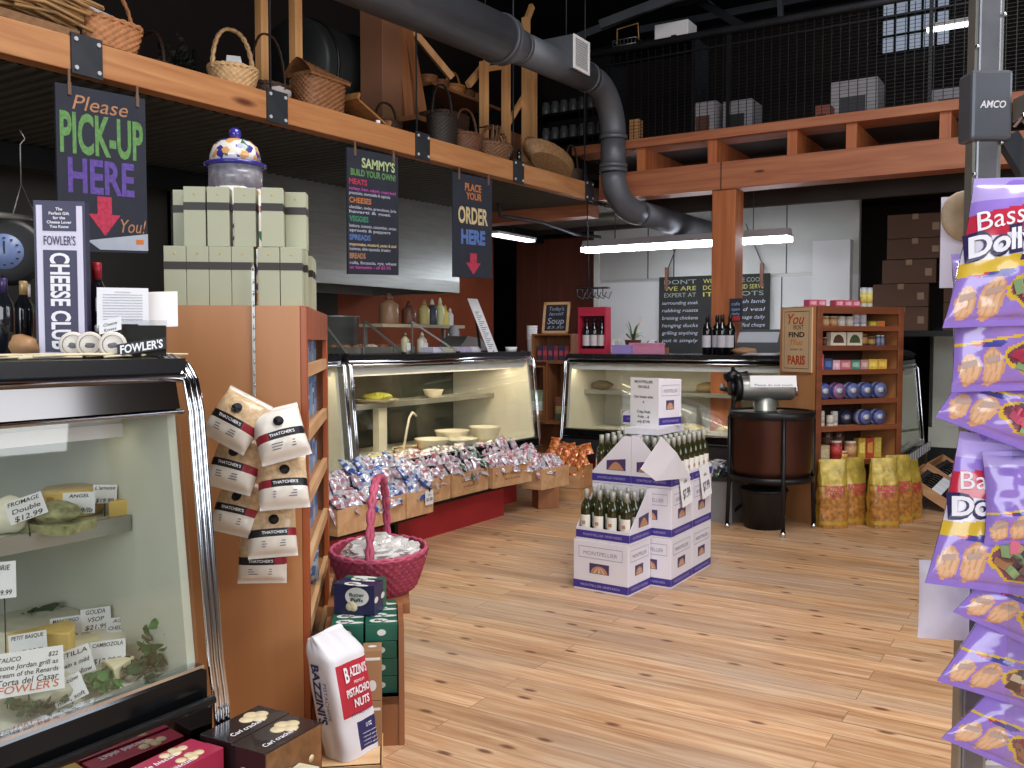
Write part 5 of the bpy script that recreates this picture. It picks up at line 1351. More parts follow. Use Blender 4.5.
# register, parcel and paper right of the post
a = at(756, 325, Y=8.75); t = thing('cash_register', 'pale grey register with white display at the right end of the far case', 'register', (a.x, 8.78, ZF3)); mb = MB(); mb.bb(-.27, .27, -.1, .12, 0, .08); mb.prism([(-.1, .08), (.12, .08), (.12, .24), (.02, .24)], .5, frame((-.25, 0, 0), (0, 1, 0), (0, 0, 1))); mb.build('housing', mat('grey_plastic', '#55595f', .5), t)
mb = MB(); mb.quad([(-.22, -.075, .115), (.22, -.075, .115), (.22, .0, .215), (-.22, .0, .215)]); mb.build('display', mat('pale_display', '#c6ccd8', .4), t)
a = at(744, 345, Y=8.35); mb = MB(); lump(mb, (0, 0, .035), .05, (2.4, 1.2, .7), .25, 3); tag(mb.build('paper_parcel', mat('kraft_paper', '#a67c5c', .7, var=.1), None, (a.x, 8.35, ZF3)), 'brown paper parcel on the right end of the far case', 'parcel')
a = at(752, 352, Y=8.28); mb = MB()
for k in range(5): mb.box((0, 0, .004 * k + .002), (.30, .16, .003), T(.01 * k, 0, 0) @ RZ(.08 * k))
tag(mb.build('paper_stack', PAPER, None, (a.x + .08, 8.28, ZF3)), 'fanned white papers on the right end of the far case', 'paper')
# trays in the far case
for px_, c, w, l in ((640, '#b8b09a', .3, 'pale tray in the left of the far case'), (690, '#c9bda0', .35, 'cream tray in the middle of the far case'), (730, '#cfc2a4', .3, 'cream heaped tray at the right of the far case'), (665, '#8a9a7a', .25, 'greenish tray in the far case')):
    a = at(px_, 440, Y=8.5); t = thing('deli_tray', l, 'tray', (a.x, 8.5, .592), 0, 'trays in the far case'); mb = MB(); mb.bb(-w / 2, w / 2, -.15, .15, 0, .02); mb.bb(-w / 2, w / 2, -.16, -.15, 0, .05); mb.bb(-w / 2, w / 2, .15, .16, 0, .05); mb.build('pan', CASEWHITE, t)
    mb = MB(); lump(mb, (0, 0, .05), .06, (w * 7, 2.2, .7), .3, px_); mb.build('food', mat('deli_' + c[1:], c, .6, var=.25, vs=40, bump=.3), t)
for px_, c, l in ((600, '#6a5a40', 'brown item on the shelf of the far case, left'), (655, '#a8a890', 'pale item on the shelf of the far case, middle'), (705, '#8a7a5a', 'tan item on the shelf of the far case, right')):
    a = at(px_, 400, Y=8.65); mb = MB(); lump(mb, (0, 0, .05), .055, (2, 1.6, .9), .3, px_); tag(mb.build('deli_loaf', mat('loaf_' + c[1:], c, .6, var=.2), None, (a.x, 8.7, .982)), l, 'food', 'loaves in the far case')
# hanging blackboard and fluorescent light
a, b = at(657, 277, Y=10.75), at(768, 277, Y=10.75); zt_ = a.z; zb_ = at(700, 352, Y=10.75).z - .02
t = thing('menu_blackboard', 'wide blackboard with handwritten cheese menu hung on the steel wall behind the post', 'blackboard', ((a.x + b.x) / 2, 10.84, zb_)); W_ = b.x - a.x; H2 = zt_ - zb_
mb = MB(); mb.bb(-W_ / 2, W_ / 2, -.02, 0, 0, H2); mb.build('board', BLKSLATE, t)
F_ = frame((0, -.0205, 0), (1, 0, 0), (0, 0, 1))
mw, my, mg = MB(), MB(), MB()
L1 = ("DON'T", 'WE ARE', 'EXPERT AT'); L2 = ('surrounding steak', 'rubbing roasts', 'braising chickens', 'hanging ducks', 'grilling anything', 'put it simply'); L3 = ('WE COOK', 'AND SERVE', 'LOTS'); L4 = ('fresh lamb', 'and veal', 'sausage daily', 'stuffed chops', 'marinated', 'to order')
for j, (A, B, x) in enumerate(((L1, L2, -W_ * .30), (L3, L4, W_ * .33))):
    for i, s_ in enumerate(A): (mg if i != 1 else my).text(s_, F_ @ T(x, H2 * (.93 - .085 * i), 0), H2 * .055, W_ * (.30 if j == 0 else .24))
    for i, s_ in enumerate(B): mw.text(s_, F_ @ T(x, H2 * (.66 - .098 * i), 0), H2 * .045, W_ * (.34 if j == 0 else .27), shear=.2)
for i, s_ in enumerate(('WE', 'DO', 'IT')): my.text(s_, F_ @ T(-W_ * .04, H2 * (.93 - .085 * i), 0), H2 * .055, W_ * .09)
mw.build('chalk_lettering', mat('chalk_white', '#a9adbd'), t); my.build('yellow_chalk_lettering', mat('chalk_yellow', '#b5b05a', .8), t); mg.build('grey_chalk_lettering', mat('chalk_grey', '#8a948c', .8), t)
for x in (-W_ * .43, W_ * .43): mb = MB(); mb.bb(x - .02, x + .02, -.03, .005, H2 - .16, H2 + .12); mb.build('wood_peg', SHELFRED, t)
mb = MB(); mb.tube([(-W_ * .43, .02, H2 + .1), (-W_ * .28, .02, H2 + .6)], .006, 5); mb.tube([(W_ * .43, .02, H2 + .1), (W_ * .28, .02, H2 + .6)], .006, 5); mb.build('cord', DARKM, t)
a, b = at(585, 250, Y=9.6), at(790, 240, Y=9.6); zl = a.z
t = thing('fluorescent_light', 'long hanging fluorescent strip light over the far counter', 'light', ((a.x + b.x) / 2, 9.6, zl)); LW_ = (b.x - a.x)
mb = MB(); mb.prism([(-.10, 0.02), (.10, .02), (.06, .10), (-.06, .10)], LW_, frame((-LW_ / 2, 0, 0), (0, 1, 0), (0, 0, 1))); mb.build('housing', mat('light_housing', '#b8b4b8', .5), t)
TL = mat('lit_diffuser', '#f2f6ff', .4, var=0, emit='#eef4ff', es=24.0)
for s_ in (-1, 1): mb = MB(); mb.prism([(-.1, -.03), (.1, -.03), (.1, .02), (-.1, .02)], LW_ / 2 - .01, frame((-LW_ / 2 if s_ < 0 else .01, 0, 0), (0, 1, 0), (0, 0, 1))); mb.build('diffuser', TL, t)
for x in (-.8, .8): mb = MB(); mb.tube([(x, 0, .1), (x, 0, .9)], .005, 5); mb.build('hanger', DARKM, t)
# small ceiling light under the left gallery
a = at(513, 237, X=-6.0); t = thing('ceiling_light', 'small white strip light deep under the left gallery', 'light', a, 0); mb = MB(); mb.bb(-.07, .07, -.45, .45, .0, .03); mb.build('housing', WHITE, t); TL2 = mat('lit_small_diffuser', '#f2f6ff', .4, var=0, emit='#eef4ff', es=4.0); mb = MB(); mb.bb(-.06, .06, -.43, .43, -.025, .0); mb.build('diffuser', TL2, t)
mb = MB(); mb.tube([(0, 0, .03), (0, 0, 2.93 - a.z)], .01, 6); mb.build('hanger', DARKM, t)
# dark pipes under the left gallery
t = thing('sprinkler_pipe', 'grey sprinkler pipe running under the end of the left gallery', 'pipe', at(500, 216, X=-5.2), 0); o_ = t.location
mb = MB(); mb.tube([Vector(q) - o_ for q in (at(498, 200, X=-5.2), at(500, 216, X=-5.2), at(540, 222, X=-5.1), at(575, 234, X=-5.0), at(600, 237, X=-4.9))], .02, 8); mb.build('pipe_run', DARKM, t)
mb = MB(); mb.tube([at(548, 205, X=-5.1) - o_, at(540, 222, X=-5.1) - o_], .012, 6); mb.build('hanger', DARKM, t)

a = at(22, 218, X=-4.6)
t = thing('hook_rail', 'dull steel hook rail with a chain, hung under the gallery behind the round scale', 'rail', (a.x, a.y, a.z))
mb = MB(); mb.tube([(0, -.45, 0), (0, .16, 0)], .018, 8); mb.build('rail_bar', STEEL, t)
for y in (-.42, -.30): mb = MB(); mb.tube([(0, y, 0), (0, y, 2.84 - a.z)], .010, 8); mb.build('hanger_rod', DARKM, t)
mb = MB(); mb.tube([(.0, -.05, 0), (0, .0, .17), (0, .08, 0)], .0045, 5); mb.tube([(0, 0, .17), (0, .0, .37), (.01, .02, .40), (0, .0, .44)], .004, 5); mb.build('chain', STEEL, t)
# ------------------------------------------------------------------ wine carton display
CW = mat('white_carton', '#d9d4dc', .5, var=.03); CP = mat('carton_purple', '#3f3186', .45, var=.04); CT = mat('carton_tan', '#b5835c', .5, var=.1); CG = mat('carton_grey_print', '#8f8b9c', .5, var=0); CDK = mat('carton_picture_violet', '#4a3560', .5)
def wine_print(mb_band, mb_pic, mb_txt, mb_bt, F_, w, h, logo=True, big=True):
    """printed face: F_ origin at the lower middle of the face"""
    mb_band.quad([(-w / 2, .012, .001), (w / 2, .012, .001), (w / 2, .058, .001), (-w / 2, .058, .001)], F_)
    mb_bt.text('MONTPELLIER VINEYARDS', F_ @ T(0, .035, .001), .014, w * .72)
    if not logo: return
    cx = -w * .02; pw = w * .36; ph = h * .20; y0 = h * .36
    mb_pic.quad([(cx - pw / 2, y0, .001), (cx + pw / 2, y0, .001), (cx + pw / 2, y0 + ph, .001), (cx - pw / 2, y0 + ph, .001)], F_, mi=0)
    n = 12
    mb_pic.quad([(cx - pw * .42 + pw * .84 * (.5 - .5 * math.cos(PI * i / n)), y0 + .003 + ph * .72 * math.sin(PI * i / n), .0018) for i in range(n + 1)], F_, mi=1)
    for k in (-.25, 0, .25): mb_pic.quad([(cx + pw * (k * .3 - .008), y0 + ph * .62, .0024), (cx + pw * (k - .02), y0 + .004, .0024), (cx + pw * (k + .02), y0 + .004, .0024), (cx + pw * (k * .3 + .008), y0 + ph * .62, .0024)], F_, mi=2)
    mb_txt.text('MONTPELLIER', F_ @ T(0, h * .76, 0), h * .075, w * .62)
    for (a, b, c, d) in ((-.40, .40, .875, .885), (-.40, .40, .655, .665), (-.40, -.393, .665, .875), (.393, .40, .665, .875)): mb_txt.quad([(w * a, h * c, .001), (w * b, h * c, .001), (w * b, h * d, .001), (w * a, h * d, .001)], F_)
def faces(w, d):
    return ((frame((0, -d / 2, 0), (1, 0, 0), (0, 0, 1)), w), (frame((w / 2, 0, 0), (0, 1, 0), (0, 0, 1)), d), (frame((0, d / 2, 0), (-1, 0, 0), (0, 0, 1)), w), (frame((-w / 2, 0, 0), (0, -1, 0), (0, 0, 1)), d))
def wine_carton(x, y, z, w, d, h, rz, label):
    t = thing('wine_carton', label, 'box', (x, y, z), rz, 'wine cartons of the floor display')
    mb = MB(); mb.bb(-w / 2, w / 2, -d / 2, d / 2, 0, h); mb.build('carton', CW, t, bevel=.003)
    b, p, x_, bt = MB(), MB(), MB(), MB()
    for F_, ww in faces(w, d): wine_print(b, p, x_, bt, F_, ww, h)
    b.build('purple_band', CP, t); p.build('picture', [CDK, CT, CW], t); x_.build('logo_lettering', CG, t); bt.build('band_lettering', mat('band_print', '#a9a3d0', .5), t)
    return t
def wine_tray(x, y, z, w, d, h, rz, label, nx, ny, blabel, flap=False, lip=.075):
    t = thing('wine_tray', label, 'tray', (x, y, z), rz, 'cut-open wine cartons of the floor display'); e = .005
    mb = MB(); mb.bb(-w / 2, w / 2, -d / 2, d / 2, 0, e); mb.build('tray_floor', CW, t)
    mb = MB(); mb.bb(-w / 2, w / 2, -d / 2, -d / 2 + e, e, lip); mb.build('front_lip', CW, t)
    mb = MB(); mb.bb(-w / 2, w / 2, d / 2 - e, d / 2, e, h); mb.build('back_wall', CW, t)
    for s_ in (-1, 1):
        mb = MB(); mb.prism([(-d / 2 + e, e), (d / 2 - e, e), (d / 2 - e, h), (d / 2 - .05, h), (-d / 2 + e, lip)], e, frame((s_ * w / 2 - (e if s_ > 0 else 0), 0, 0), (0, 1, 0), (0, 0, 1))); mb.build('side_wall', CW, t)
    b, p, x_, bt = MB(), MB(), MB(), MB()
    for i, (F_, ww) in enumerate(faces(w, d)): wine_print(b, p, x_, bt, F_, ww, h, logo=False)
    for F_, ww, sg in ((faces(w, d)[1][0], d, 1), (faces(w, d)[3][0], d, -1)):
        pw = .13; ph = .075; cx = sg * d * .12; y0 = .085
        p.quad([(cx - pw / 2, y0, .001), (cx + pw / 2, y0, .001), (cx + pw / 2, y0 + ph, .001), (cx - pw / 2, y0 + ph * .8, .001)], F_, mi=0)
        p.quad([(cx - pw * .42 + pw * .84 * i / 10, y0 + .003 + ph * .66 * math.sin(PI * i / 10), .0018) for i in range(11)], F_, mi=1)
    b.build('purple_band', CP, t); p.build('picture', [CDK, CT], t); bt.build('band_lettering', mat('band_print', '#a9a3d0'), t)
    M0 = T(x, y, z) @ RZ(rz)
    for j in range(ny):
        for i in range(nx):
            q = M0 @ Vector((-w / 2 + w * (i + .5) / nx, -d / 2 + d * (j + .5) / ny, e + .001))
            if j == 0 and i == 0 or 'proto' not in wine_tray.__dict__:
                pass
            if wine_tray.__dict__.get('proto') is None:
                o = wine_bottle('wine_bottle', blabel, q, 'green wine bottles, ' + blabel, .97, '#a8a79c', '#2b2c12', '#dcd8d0', rz, low=True)
                lb = MB(); lb.bb(-.012, .012, -.0390, -.0386, .085, .105); lb.build('label_picture', CT, o)
                wine_tray.proto = o
            else:
                o = dup(wine_tray.proto, q, rz, blabel, 'green wine bottles, ' + blabel)
    return t
WX, WY = -2.405, 5.01
h0 = .302
wine_carton(WX, WY, 0, .37, .29, h0, math.radians(-3), 'front wine carton on the floor, under the front tray of bottles')
wine_tray(WX + .01, WY + .005, h0 + .002, .36, .29, .30, math.radians(-3), 'front cut-open wine tray holding green bottles', 4, 3, 'green wine bottle in the front tray of the display')
bx_ = (-2.482, -2.215); by_ = (5.325, 5.672); S_ = .345; SX = .265
for j in range(2):
    for i in range(2):
        for k in range(2):
            wine_carton(bx_[i], by_[j], k * (h0 + .001), SX, S_ - .002, h0, 0, '%s %s wine carton in the %s layer of the display stack' % (('near', 'far')[j], ('left', 'right')[i], ('bottom', 'middle')[k]))
for j in range(2):
    wine_tray(bx_[1], by_[j], 2 * h0 + .004, S_ - .002, SX, .30, PI / 2, '%s right cut-open wine tray facing the shop floor' % ('near', 'far')[j], 4, 3, 'green wine bottle in the %s right tray of the display' % ('near', 'far')[j])
    wine_tray(bx_[0], by_[j], 2 * h0 + .004, S_ - .002, SX, .30, -PI / 2, '%s left cut-open wine tray facing the glass case' % ('near', 'far')[j], 4, 3, 'green wine bottle in the %s left tray of the display' % ('near', 'far')[j])
ztop = 2 * h0 + .004 + .301
mb = MB(); mb.bb(-.10, .13, -.20, .22, 0, .038); tag(mb.build('card_tray', CW, None, (-2.36, 5.5, ztop)), 'shallow white carton lid across the top of the wine display', 'lid')
wine_carton(-2.345, 5.55, ztop + .039, .215, .215, .30, math.radians(-18), 'single wine carton standing at the very top of the display')
t = wine_tray(-2.475, 5.62, ztop + .039, .2, .2, .17, -PI / 2, 'small empty cut-open tray at the left of the topmost carton', 0, 0, 'green wine bottle in the small tray at the top of the display')
# printed notice on the top carton
tn = thing('notice_sheet', 'white notice with black lines of text on the left face of the topmost wine carton', 'notice', (-2.345, 5.55, ztop + .039), math.radians(-18))
F_ = frame((-.03, -.1095, .0), (1, 0, 0), (0, 0, 1)); mb = MB(); mb.bb(-.105, .135, -.0, .31, 0, .002, F_); mb.build('sheet', WHITE, tn)
mb = MB()
for i, s_ in enumerate(('MONTPELLIER', 'ON SALE', '', 'Our house wine', 'is', '', 'Crisp, fresh', 'fruity ... &', 'only $7.99!')):
    if s_: mb.text(s_, F_ @ T(.01, .285 - .032 * i, .002), .017, bold=.02)
mb.build('lettering', INK, tn)
# price signs and loose flap
for j, l in ((0, 'near'), (1, 'far')):
    t = thing('price_sign', 'white 7.99 price sign hanging on the %s right wine tray' % l, 'price tag', (bx_[1] + SX / 2 + .008, by_[j] + .02, 2 * h0 + .03), 0)
    M = frame((0, 0, 0), (0, 1, 0), (-.10, 0, 1)) @ RZ(.10); mb = MB(); mb.bb(-.085, .085, -.15, .06, 0, .002, M); mb.build('card', WHITE, t)
    mb = MB(); mb.text('$7.99', M @ T(0, -.075, .002), .055, .12, bold=.02); mb.text('sale', M @ T(0, .0, .002), .022, .05); mb.build('lettering', mat('price_ink', '#4a4658', .6), t)
fp = [at(x, y, X=-2.075 + dx) for x, y, dx in ((662, 437, .0), (677, 453, .01), (691, 478, .012), (656, 481, .012), (641, 469, .0))]
fo = fp[3].copy()
t = thing('carton_flap', 'loose white carton flap leaning over the bottles of the near right tray', 'card', fo)
mb = MB(); n_ = len(fp); V_ = [p - fo for p in fp] + [p - fo + Vector((-.004, 0, 0)) for p in fp]
mb.add(V_, [tuple(range(n_)), tuple(range(n_, 2 * n_))[::-1]] + [(i, n_ + i, n_ + (i + 1) % n_, (i + 1) % n_) for i in range(n_)]); mb.build('flap', CW, t)
# bag pile and grey bin behind the wine display
t = thing('grey_bin', 'grey bin behind the wine display heaped with shiny snack bags', 'bin', (-2.62, 7.45, 0)); mb = MB(); mb.prism([(-.2, -.16), (.2, -.16), (.22, .18), (-.22, .18)], .34); mb.build('bin_body', mat('grey_bin_side', '#86888c', .5, .2), t)
mb = MB(); mb.bb(-.23, .23, -.17, .19, .34, .37); mb.build('rim', DARKM, t)
for i, (dx, dy) in enumerate(((-.1, -.08), (.05, -.09), (.13, .02), (-.05, .05), (.0, -.02))):
    o = (protos['dark'] if i % 2 else protos['blue']).copy(); COL.objects.link(o); o.location = (-2.62 + dx, 7.45 + dy, .42 + .03 * (i == 4)); o.rotation_euler = (rnd.uniform(.3, 1), rnd.uniform(-.3, .3), rnd.uniform(-1, 1)); o.scale = (1.3, 1.3, 1.3)
    tag(o, 'shiny snack bag heaped in the grey bin behind the wine display', 'snack', 'snack bags in the grey bin')

# ------------------------------------------------------------------ copper kettle on its stand
KX, KY = -2.10, 7.27
COPPER = mat('aged_copper', '#46291f', .38, .65, var=.3, vs=4, stretch=(1, 1, .4))
t = thing('copper_kettle', 'large aged copper kettle in a black iron stand on legs', 'kettle', (KX, KY, 0))
mb = MB(); mb.lathe([(.0001, .36), (.20, .37), (.29, .42), (.315, .50), (.32, .90), (.325, .925), (.31, .925), (.305, .5), (.25, .42), (.0001, .40)], None, 40); mb.build('kettle_body', COPPER, t)
mb = MB(); mb.lathe([(.325, .885), (.335, .89), (.335, .94), (.325, .945), (.322, .93)], None, 40); mb.build('rim', BLACKM, t)
mb = MB(); mb.lathe([(.322, .40), (.335, .40), (.335, .44), (.322, .44), (.322, .40)], None, 40); mb.build('lower_ring', BLACKM, t)
for k in range(4):
    a_ = math.radians(-58 + 90 * k); c_, s_ = math.cos(a_), math.sin(a_)
    mb = MB(); mb.tube([(.333 * c_, .333 * s_, .9), (.333 * c_, .333 * s_, .42), (.345 * c_, .345 * s_, .04)], .016, 8); mb.build('leg', BLACKM, t)
    mb = MB(); mb.cyl(.02, .04, T(.345 * c_, .345 * s_, 0), 10); mb.build('foot', CHROME, t)
t = thing('black_bin', 'dark bin standing on the floor beneath the copper kettle', 'bin', (KX - .06, KY + .02, 0)); mb = MB(); mb.lathe([(.15, 0), (.18, .30), (.185, .31), (.17, .31), (.14, .02), (.0001, .02)], None, 20); mb.build('bin_body', BLACK, t); mb = MB(); mb.lathe([(.183, .29), (.192, .30), (.183, .32)], None, 20); mb.build('rim', BLACKM, t)
# stirring machine on a black pole with caster
a = at(731, 522, Z=0.0)
t = thing('pole_stand', 'black pole stand with cast bracket and caster beside the copper kettle', 'stand', (a.x, a.y, 0))
mb = MB(); mb.tube([(0, 0, .05), (0, 0, .9), (.01, .0, 1.0), (.0, 0, 1.28)], [.018, .018, .02, .016], 10); mb.build('pole', BLACKM, t)
mb = MB(); mb.cyl(.035, .12, T(0, 0, 1.05), 12, .05); lump(mb, (0, 0, 1.2), .06, (1.2, 1, 1), .25, 2); mb.tube([(-.07, 0, 1.2), (.12, .02, 1.22)], .03, 8); mb.build('bracket', BLACKM, t)
mb = MB(); mb.lathe([(.03, -.012), (.03, .012)], T(0, 0, .03) @ RX(PI / 2), 16); mb.build('caster', CHROME, t)
mb = MB(); mb.tube([(0, 0, .07), (.18, .1, .25), (.4, .12, .26)], .014, 8); mb.build('brace', BLACKM, t)
a = at(766, 388, d=7.45)
t = thing('mixer_head', 'shiny steel mixer head with white instruction card above the copper kettle', 'machine', (a.x, a.y, a.z), YAW)
mb = MB(); mb.lathe([(.085, -.22), (.10, -.2), (.10, .2), (.085, .22)], RY(PI / 2), 24); mb.build('drum', STEEL, t)
mb = MB(); mb.cyl(.11, .05, T(-.26, 0, 0) @ RY(PI / 2), 20); mb.cyl(.06, .05, T(-.30, 0, 0) @ RY(PI / 2), 16); mb.build('gearbox', BLACKM, t)
mb = MB(); mb.bb(-.16, .21, -.13, -.125, -.02, .075, RX(-.25)); mb.build('card', WHITE, t)
mb = MB(); mb.text('Please do not touch', frame((.025, -.1265, .03), (1, 0, 0), (0, .0, 1)) @ RX(-.25), .018, .30, off=.002); mb.text('hot surface', frame((.025, -.1265, .0), (1, 0, 0), (0, .0, 1)) @ RX(-.25), .014, .2, off=.002); mb.build('card_lettering', GREYINK, t)
mb = MB(); mb.cyl(.09, -(.0 - a.z) - .93 if False else a.z - .48, T(0, .03, -(a.z - .48)), 18); mb.build('shaft', STEEL, t)
mb = MB(); mb.tube([(-.28, .05, -.02), (-.30, .25, -.02), (-.25, .45, .0)], .02, 8); mb.build('support_arm', BLACKM, t)
mb = MB(); mb.tube([(.22, 0, -.02), (.24, -.02, .02), (.24, -.02, -.06)], .015, 8); mb.build('lever', CHROME, t)

# ------------------------------------------------------------------ red shelf unit with sweets
PX_, PY_, PA = -1.835, 7.60, math.radians(53.5)
PM = T(PX_, PY_, 0) @ RZ(PA)
def pl(x, y, z=0): return PM @ Vector((x, y, z))
PW, PD, PH = .90, .47, 1.775
t = thing('grocery_shelf', 'tall red-brown wooden shelf unit stocked with tins and jars, framed sign on its left side', 'shelf', (PX_, PY_, 0), PA)
mb = MB(); mb.bb(0, .022, .02, PD, 0, PH); mb.build('left_side', VENEER, t)
mb = MB(); mb.bb(PW - .022, PW, .02, PD, 0, PH); mb.build('right_side', VENEER, t)
mb = MB(); mb.bb(.022, PW - .022, PD - .012, PD, 0, PH); mb.build('back_panel', mat('dark_shelf_back', '#3b2016', .6, var=.15), t)
mb = MB(); mb.bb(.022, PW - .022, .02, PD, PH - .02, PH); mb.build('top_panel', VENEER, t)
mb = MB(); mb.bb(0, .055, -.0, .02, 0, PH); mb.bb(PW - .055, PW, 0, .02, 0, PH); mb.bb(.055, PW - .055, 0, .02, PH - .06, PH); mb.bb(.055, PW - .055, 0, .02, 0, .09); mb.build('face_frame', SHELFRED, t, bevel=.003)
PSH = [1.585, 1.43, 1.225, .985, .755, .50]
PSH = [(PM.inverted() @ at(858, y, d=7.72)).z for y in (327, 346, 369.5, 398.5, 425, 459)]
for z in PSH: mb = MB(); mb.bb(.022, PW - .022, .02, PD - .012, z - .022, z); mb.bb(.055, PW - .055, .0, .02, z - .035, z + .006, mi=1); mb.build('shelf', [VENEER, SHELFRED], t)
# framed sign
t = thing('paris_sign', 'cream framed sign with red and black lettering on the side of the red shelf unit', 'sign', pl(-.001, .215, 1.52), PA); w_, h_ = .37, .53
F_ = frame((-.016, 0, 0), (0, -1, 0), (0, 0, 1)); F_ = frame((-.016, 0.02, -.02), (0, -1, 0), (0, 0, 1))
mb = MB(); mb.bb(-w_ / 2, w_ / 2, -h_ / 2, h_ / 2, -.014, 0, F_); mb.build('board', mat('cream_board', '#c9a983', .6, var=.06), t)
mb = MB()
for q in ((-.42, .42, .44, .448), (-.42, .42, -.448, -.44), (-.42, -.412, -.44, .44), (.412, .42, -.44, .44)): mb.quad([(w_ * q[0], h_ * q[2], .001), (w_ * q[1], h_ * q[2], .001), (w_ * q[1], h_ * q[3], .001), (w_ * q[0], h_ * q[3], .001)], F_)
mb.text("WON'T", F_ @ T(.02, .105, 0), .04, .13, shear=.0); mb.text('FIND', F_ @ T(0, .045, 0), .04, .2, bold=.03); mb.text('even in', F_ @ T(0, -.075, 0), .02, .15); mb.build('black_lettering', INK, t)
mb = MB(); mb.text('You', F_ @ T(-.01, .175, 0), .085, .21, shear=.3, bold=.01); mb.text('PARIS', F_ @ T(0, -.165, 0), .07, .22, bold=.04); mb.build('red_lettering', mat('sign_red', '#b5481e', .6), t)
mb = MB(); mb.text('That', F_ @ T(0, -.02, 0), .045, .17, shear=.3); mb.build('orange_lettering', mat('sign_orange', '#c8742e', .6), t)
# goods
def tin(name, x, y, z, r, h, body, lab, label, group, cat='tin', lidc='#c9c2b0', lying=False):
    t = thing(name, label, cat, pl(x, y, z), PA, group)
    R_ = (T(0, 0, r) @ RX(PI / 2) @ T(0, 0, -h / 2)) if lying else I4
    mb = MB(); mb.lathe([(r * .95, 0), (r, .004), (r, h * .88), (r * .9, h * .92)], R_, 16); mb.build('body', mat('tin_' + body[1:], body, .3, var=.1, vs=30), t)
    mb = MB(); mb.lathe([(r * .93, h * .88), (r * .93, h), (.0001, h)], R_, 16); mb.build('lid', mat('tinlid_' + lidc[1:], lidc, .35, var=.06), t)
    if lying: mb = MB(); mb.lathe([(r * .62, h + .001), (.0001, h + .0015)], R_ @ S(1, .7, 1), 14); mb.build('lid_print', mat('tin_print', '#b4b8c8', .5, var=.35, vs=60), t)
    mb = MB(); mb.lathe([(r * 1.012, h * .2), (r * 1.012, h * .72)], R_, 16); mb.build('label', mat('tinlab_' + lab[1:], lab, .5, var=.25, vs=60), t)
    return t
def pack(x, y, z, w, d, h, c1, c2, label, group, cat='packet', pic=None):
    t = thing('packet_box', label, cat, pl(x, y, z), PA, group)
    mb = MB(); mb.bb(-w / 2, w / 2, -d / 2, d / 2, 0, h); mb.build('carton', mat('pk_' + c1[1:], c1, .45, var=.12, vs=40), t, bevel=.0015)
    F_ = frame((0, -d / 2, h / 2), (1, 0, 0), (0, 0, 1)); mb = MB()
    if pic: mb.quad([(w * .36 * math.cos(q * PI / 12), -h * .28 + h * .6 * math.sin(q * PI / 12), .001) for q in range(13)], F_)
    else: mb.quad([(-w * .36, -h * .2, .001), (w * .36, -h * .28, .001), (w * .36, h * .3, .001), (-w * .36, h * .24, .001)], F_)
    mb.build('printed_panel', mat('pk_' + c2[1:], c2, .5, var=.3, vs=70), t)
    return t
sx = [.09 + .083 * i for i in range(9)]
g = 'jars on the top shelf of the red unit'
for i, (b_, l_) in enumerate((('#9a6a44', '#c9a878'), ('#a8764c', '#cfae84'), ('#a06a42', '#c8a27a'), ('#b8b0a4', '#d2ccc4'), ('#b0a898', '#cbc5bc'), ('#c9c6cc', '#b0a8b8'), ('#cfccd0', '#b8b4bc'))):
    tin('preserve_jar', sx[i] if i < 5 else sx[i] - .01 * (i - 4), .12, PSH[0] + .001, .036 if i < 5 else .03, .085 if i < 5 else .11, b_, l_, '%s jar on the top shelf of the red unit' % ('first small brown', 'second small brown', 'third small brown', 'first grey lidded', 'second grey lidded', 'first tall white', 'second tall white')[i], g, 'jar')
for i in range(2): pack(.645 + .085 * i, .12, PSH[0] + .001, .08, .08, .05, ('#8a7a2c', '#b07a38')[i], ('#c9b040', '#d0602c')[i], '%s flat yellow packet at the right of the top shelf' % ('left', 'right')[i], 'flat packets on the top shelf')
for i in range(3): tin('preserve_jar', .10 + .045 * i, .14, PSH[1] + .001, .02, .07, '#4a2a20', '#7a4a3a', 'small dark %s jar at the left of the second shelf' % ('first', 'second', 'third')[i], 'dark jars on the second shelf', 'jar')
for i in range(2): pack(.275 + .17 * i, .10, PSH[1] + .001, .155, .06, .115, '#c9bfae', ('#4a3020', '#3c4a2c')[i], '%s white box with a dark arched picture on the second shelf' % ('left', 'right')[i], 'picture boxes on the second shelf', pic=True)
for i in range(4): tin('preserve_jar', .57 + .036 * (i % 2) + .085 * (i // 2), .12 + .02 * (i % 2), PSH[1] + .001, .026, .10 - .02 * (i // 2), '#5c3a2a', '#b8935c', 'brown gold-labelled jar %s on the second shelf' % ('beside the picture boxes', 'behind the first gold-labelled jar', 'third from the picture boxes', 'next to the blue bottles')[i], 'brown jars on the second shelf', 'jar', '#8a6a3a')
for i in range(2): tin('small_bottle', .735 + .045 * i, .12, PSH[1] + .001, .018, .09, '#5a6a8a', '#8a94b0', '%s small blue bottle at the right end of the second shelf' % ('left', 'right')[i], 'blue bottles on the second shelf', 'bottle', '#d8d8e0')
tc = (('#c8405c', '#d86a80', .06, .13), ('#2f3f6c', '#4a6aa0', .09, .095), ('#c89aa8', '#d8b8c0', .08, .08), ('#b8606c', '#d09aa0', .11, .08), ('#4a7a6a', '#8ab0a0', .10, .08), ('#b07a80', '#c8a8a0', .085, .08), ('#c9a83c', '#dcc468', .10, .085), ('#c89a34', '#d8b858', .10, .085))
xx = .075
for i, (c1, c2, w, h) in enumerate(tc):
    pack(xx + w / 2, .12, PSH[2] + .001, w - .006, .09, h, c1, c2, '%s packet on the third shelf of the red unit' % ('tall red', 'navy blue', 'pale pink', 'rose pink', 'teal green', 'dusty pink', 'first yellow', 'second yellow')[i], 'packets on the third shelf'); xx += w
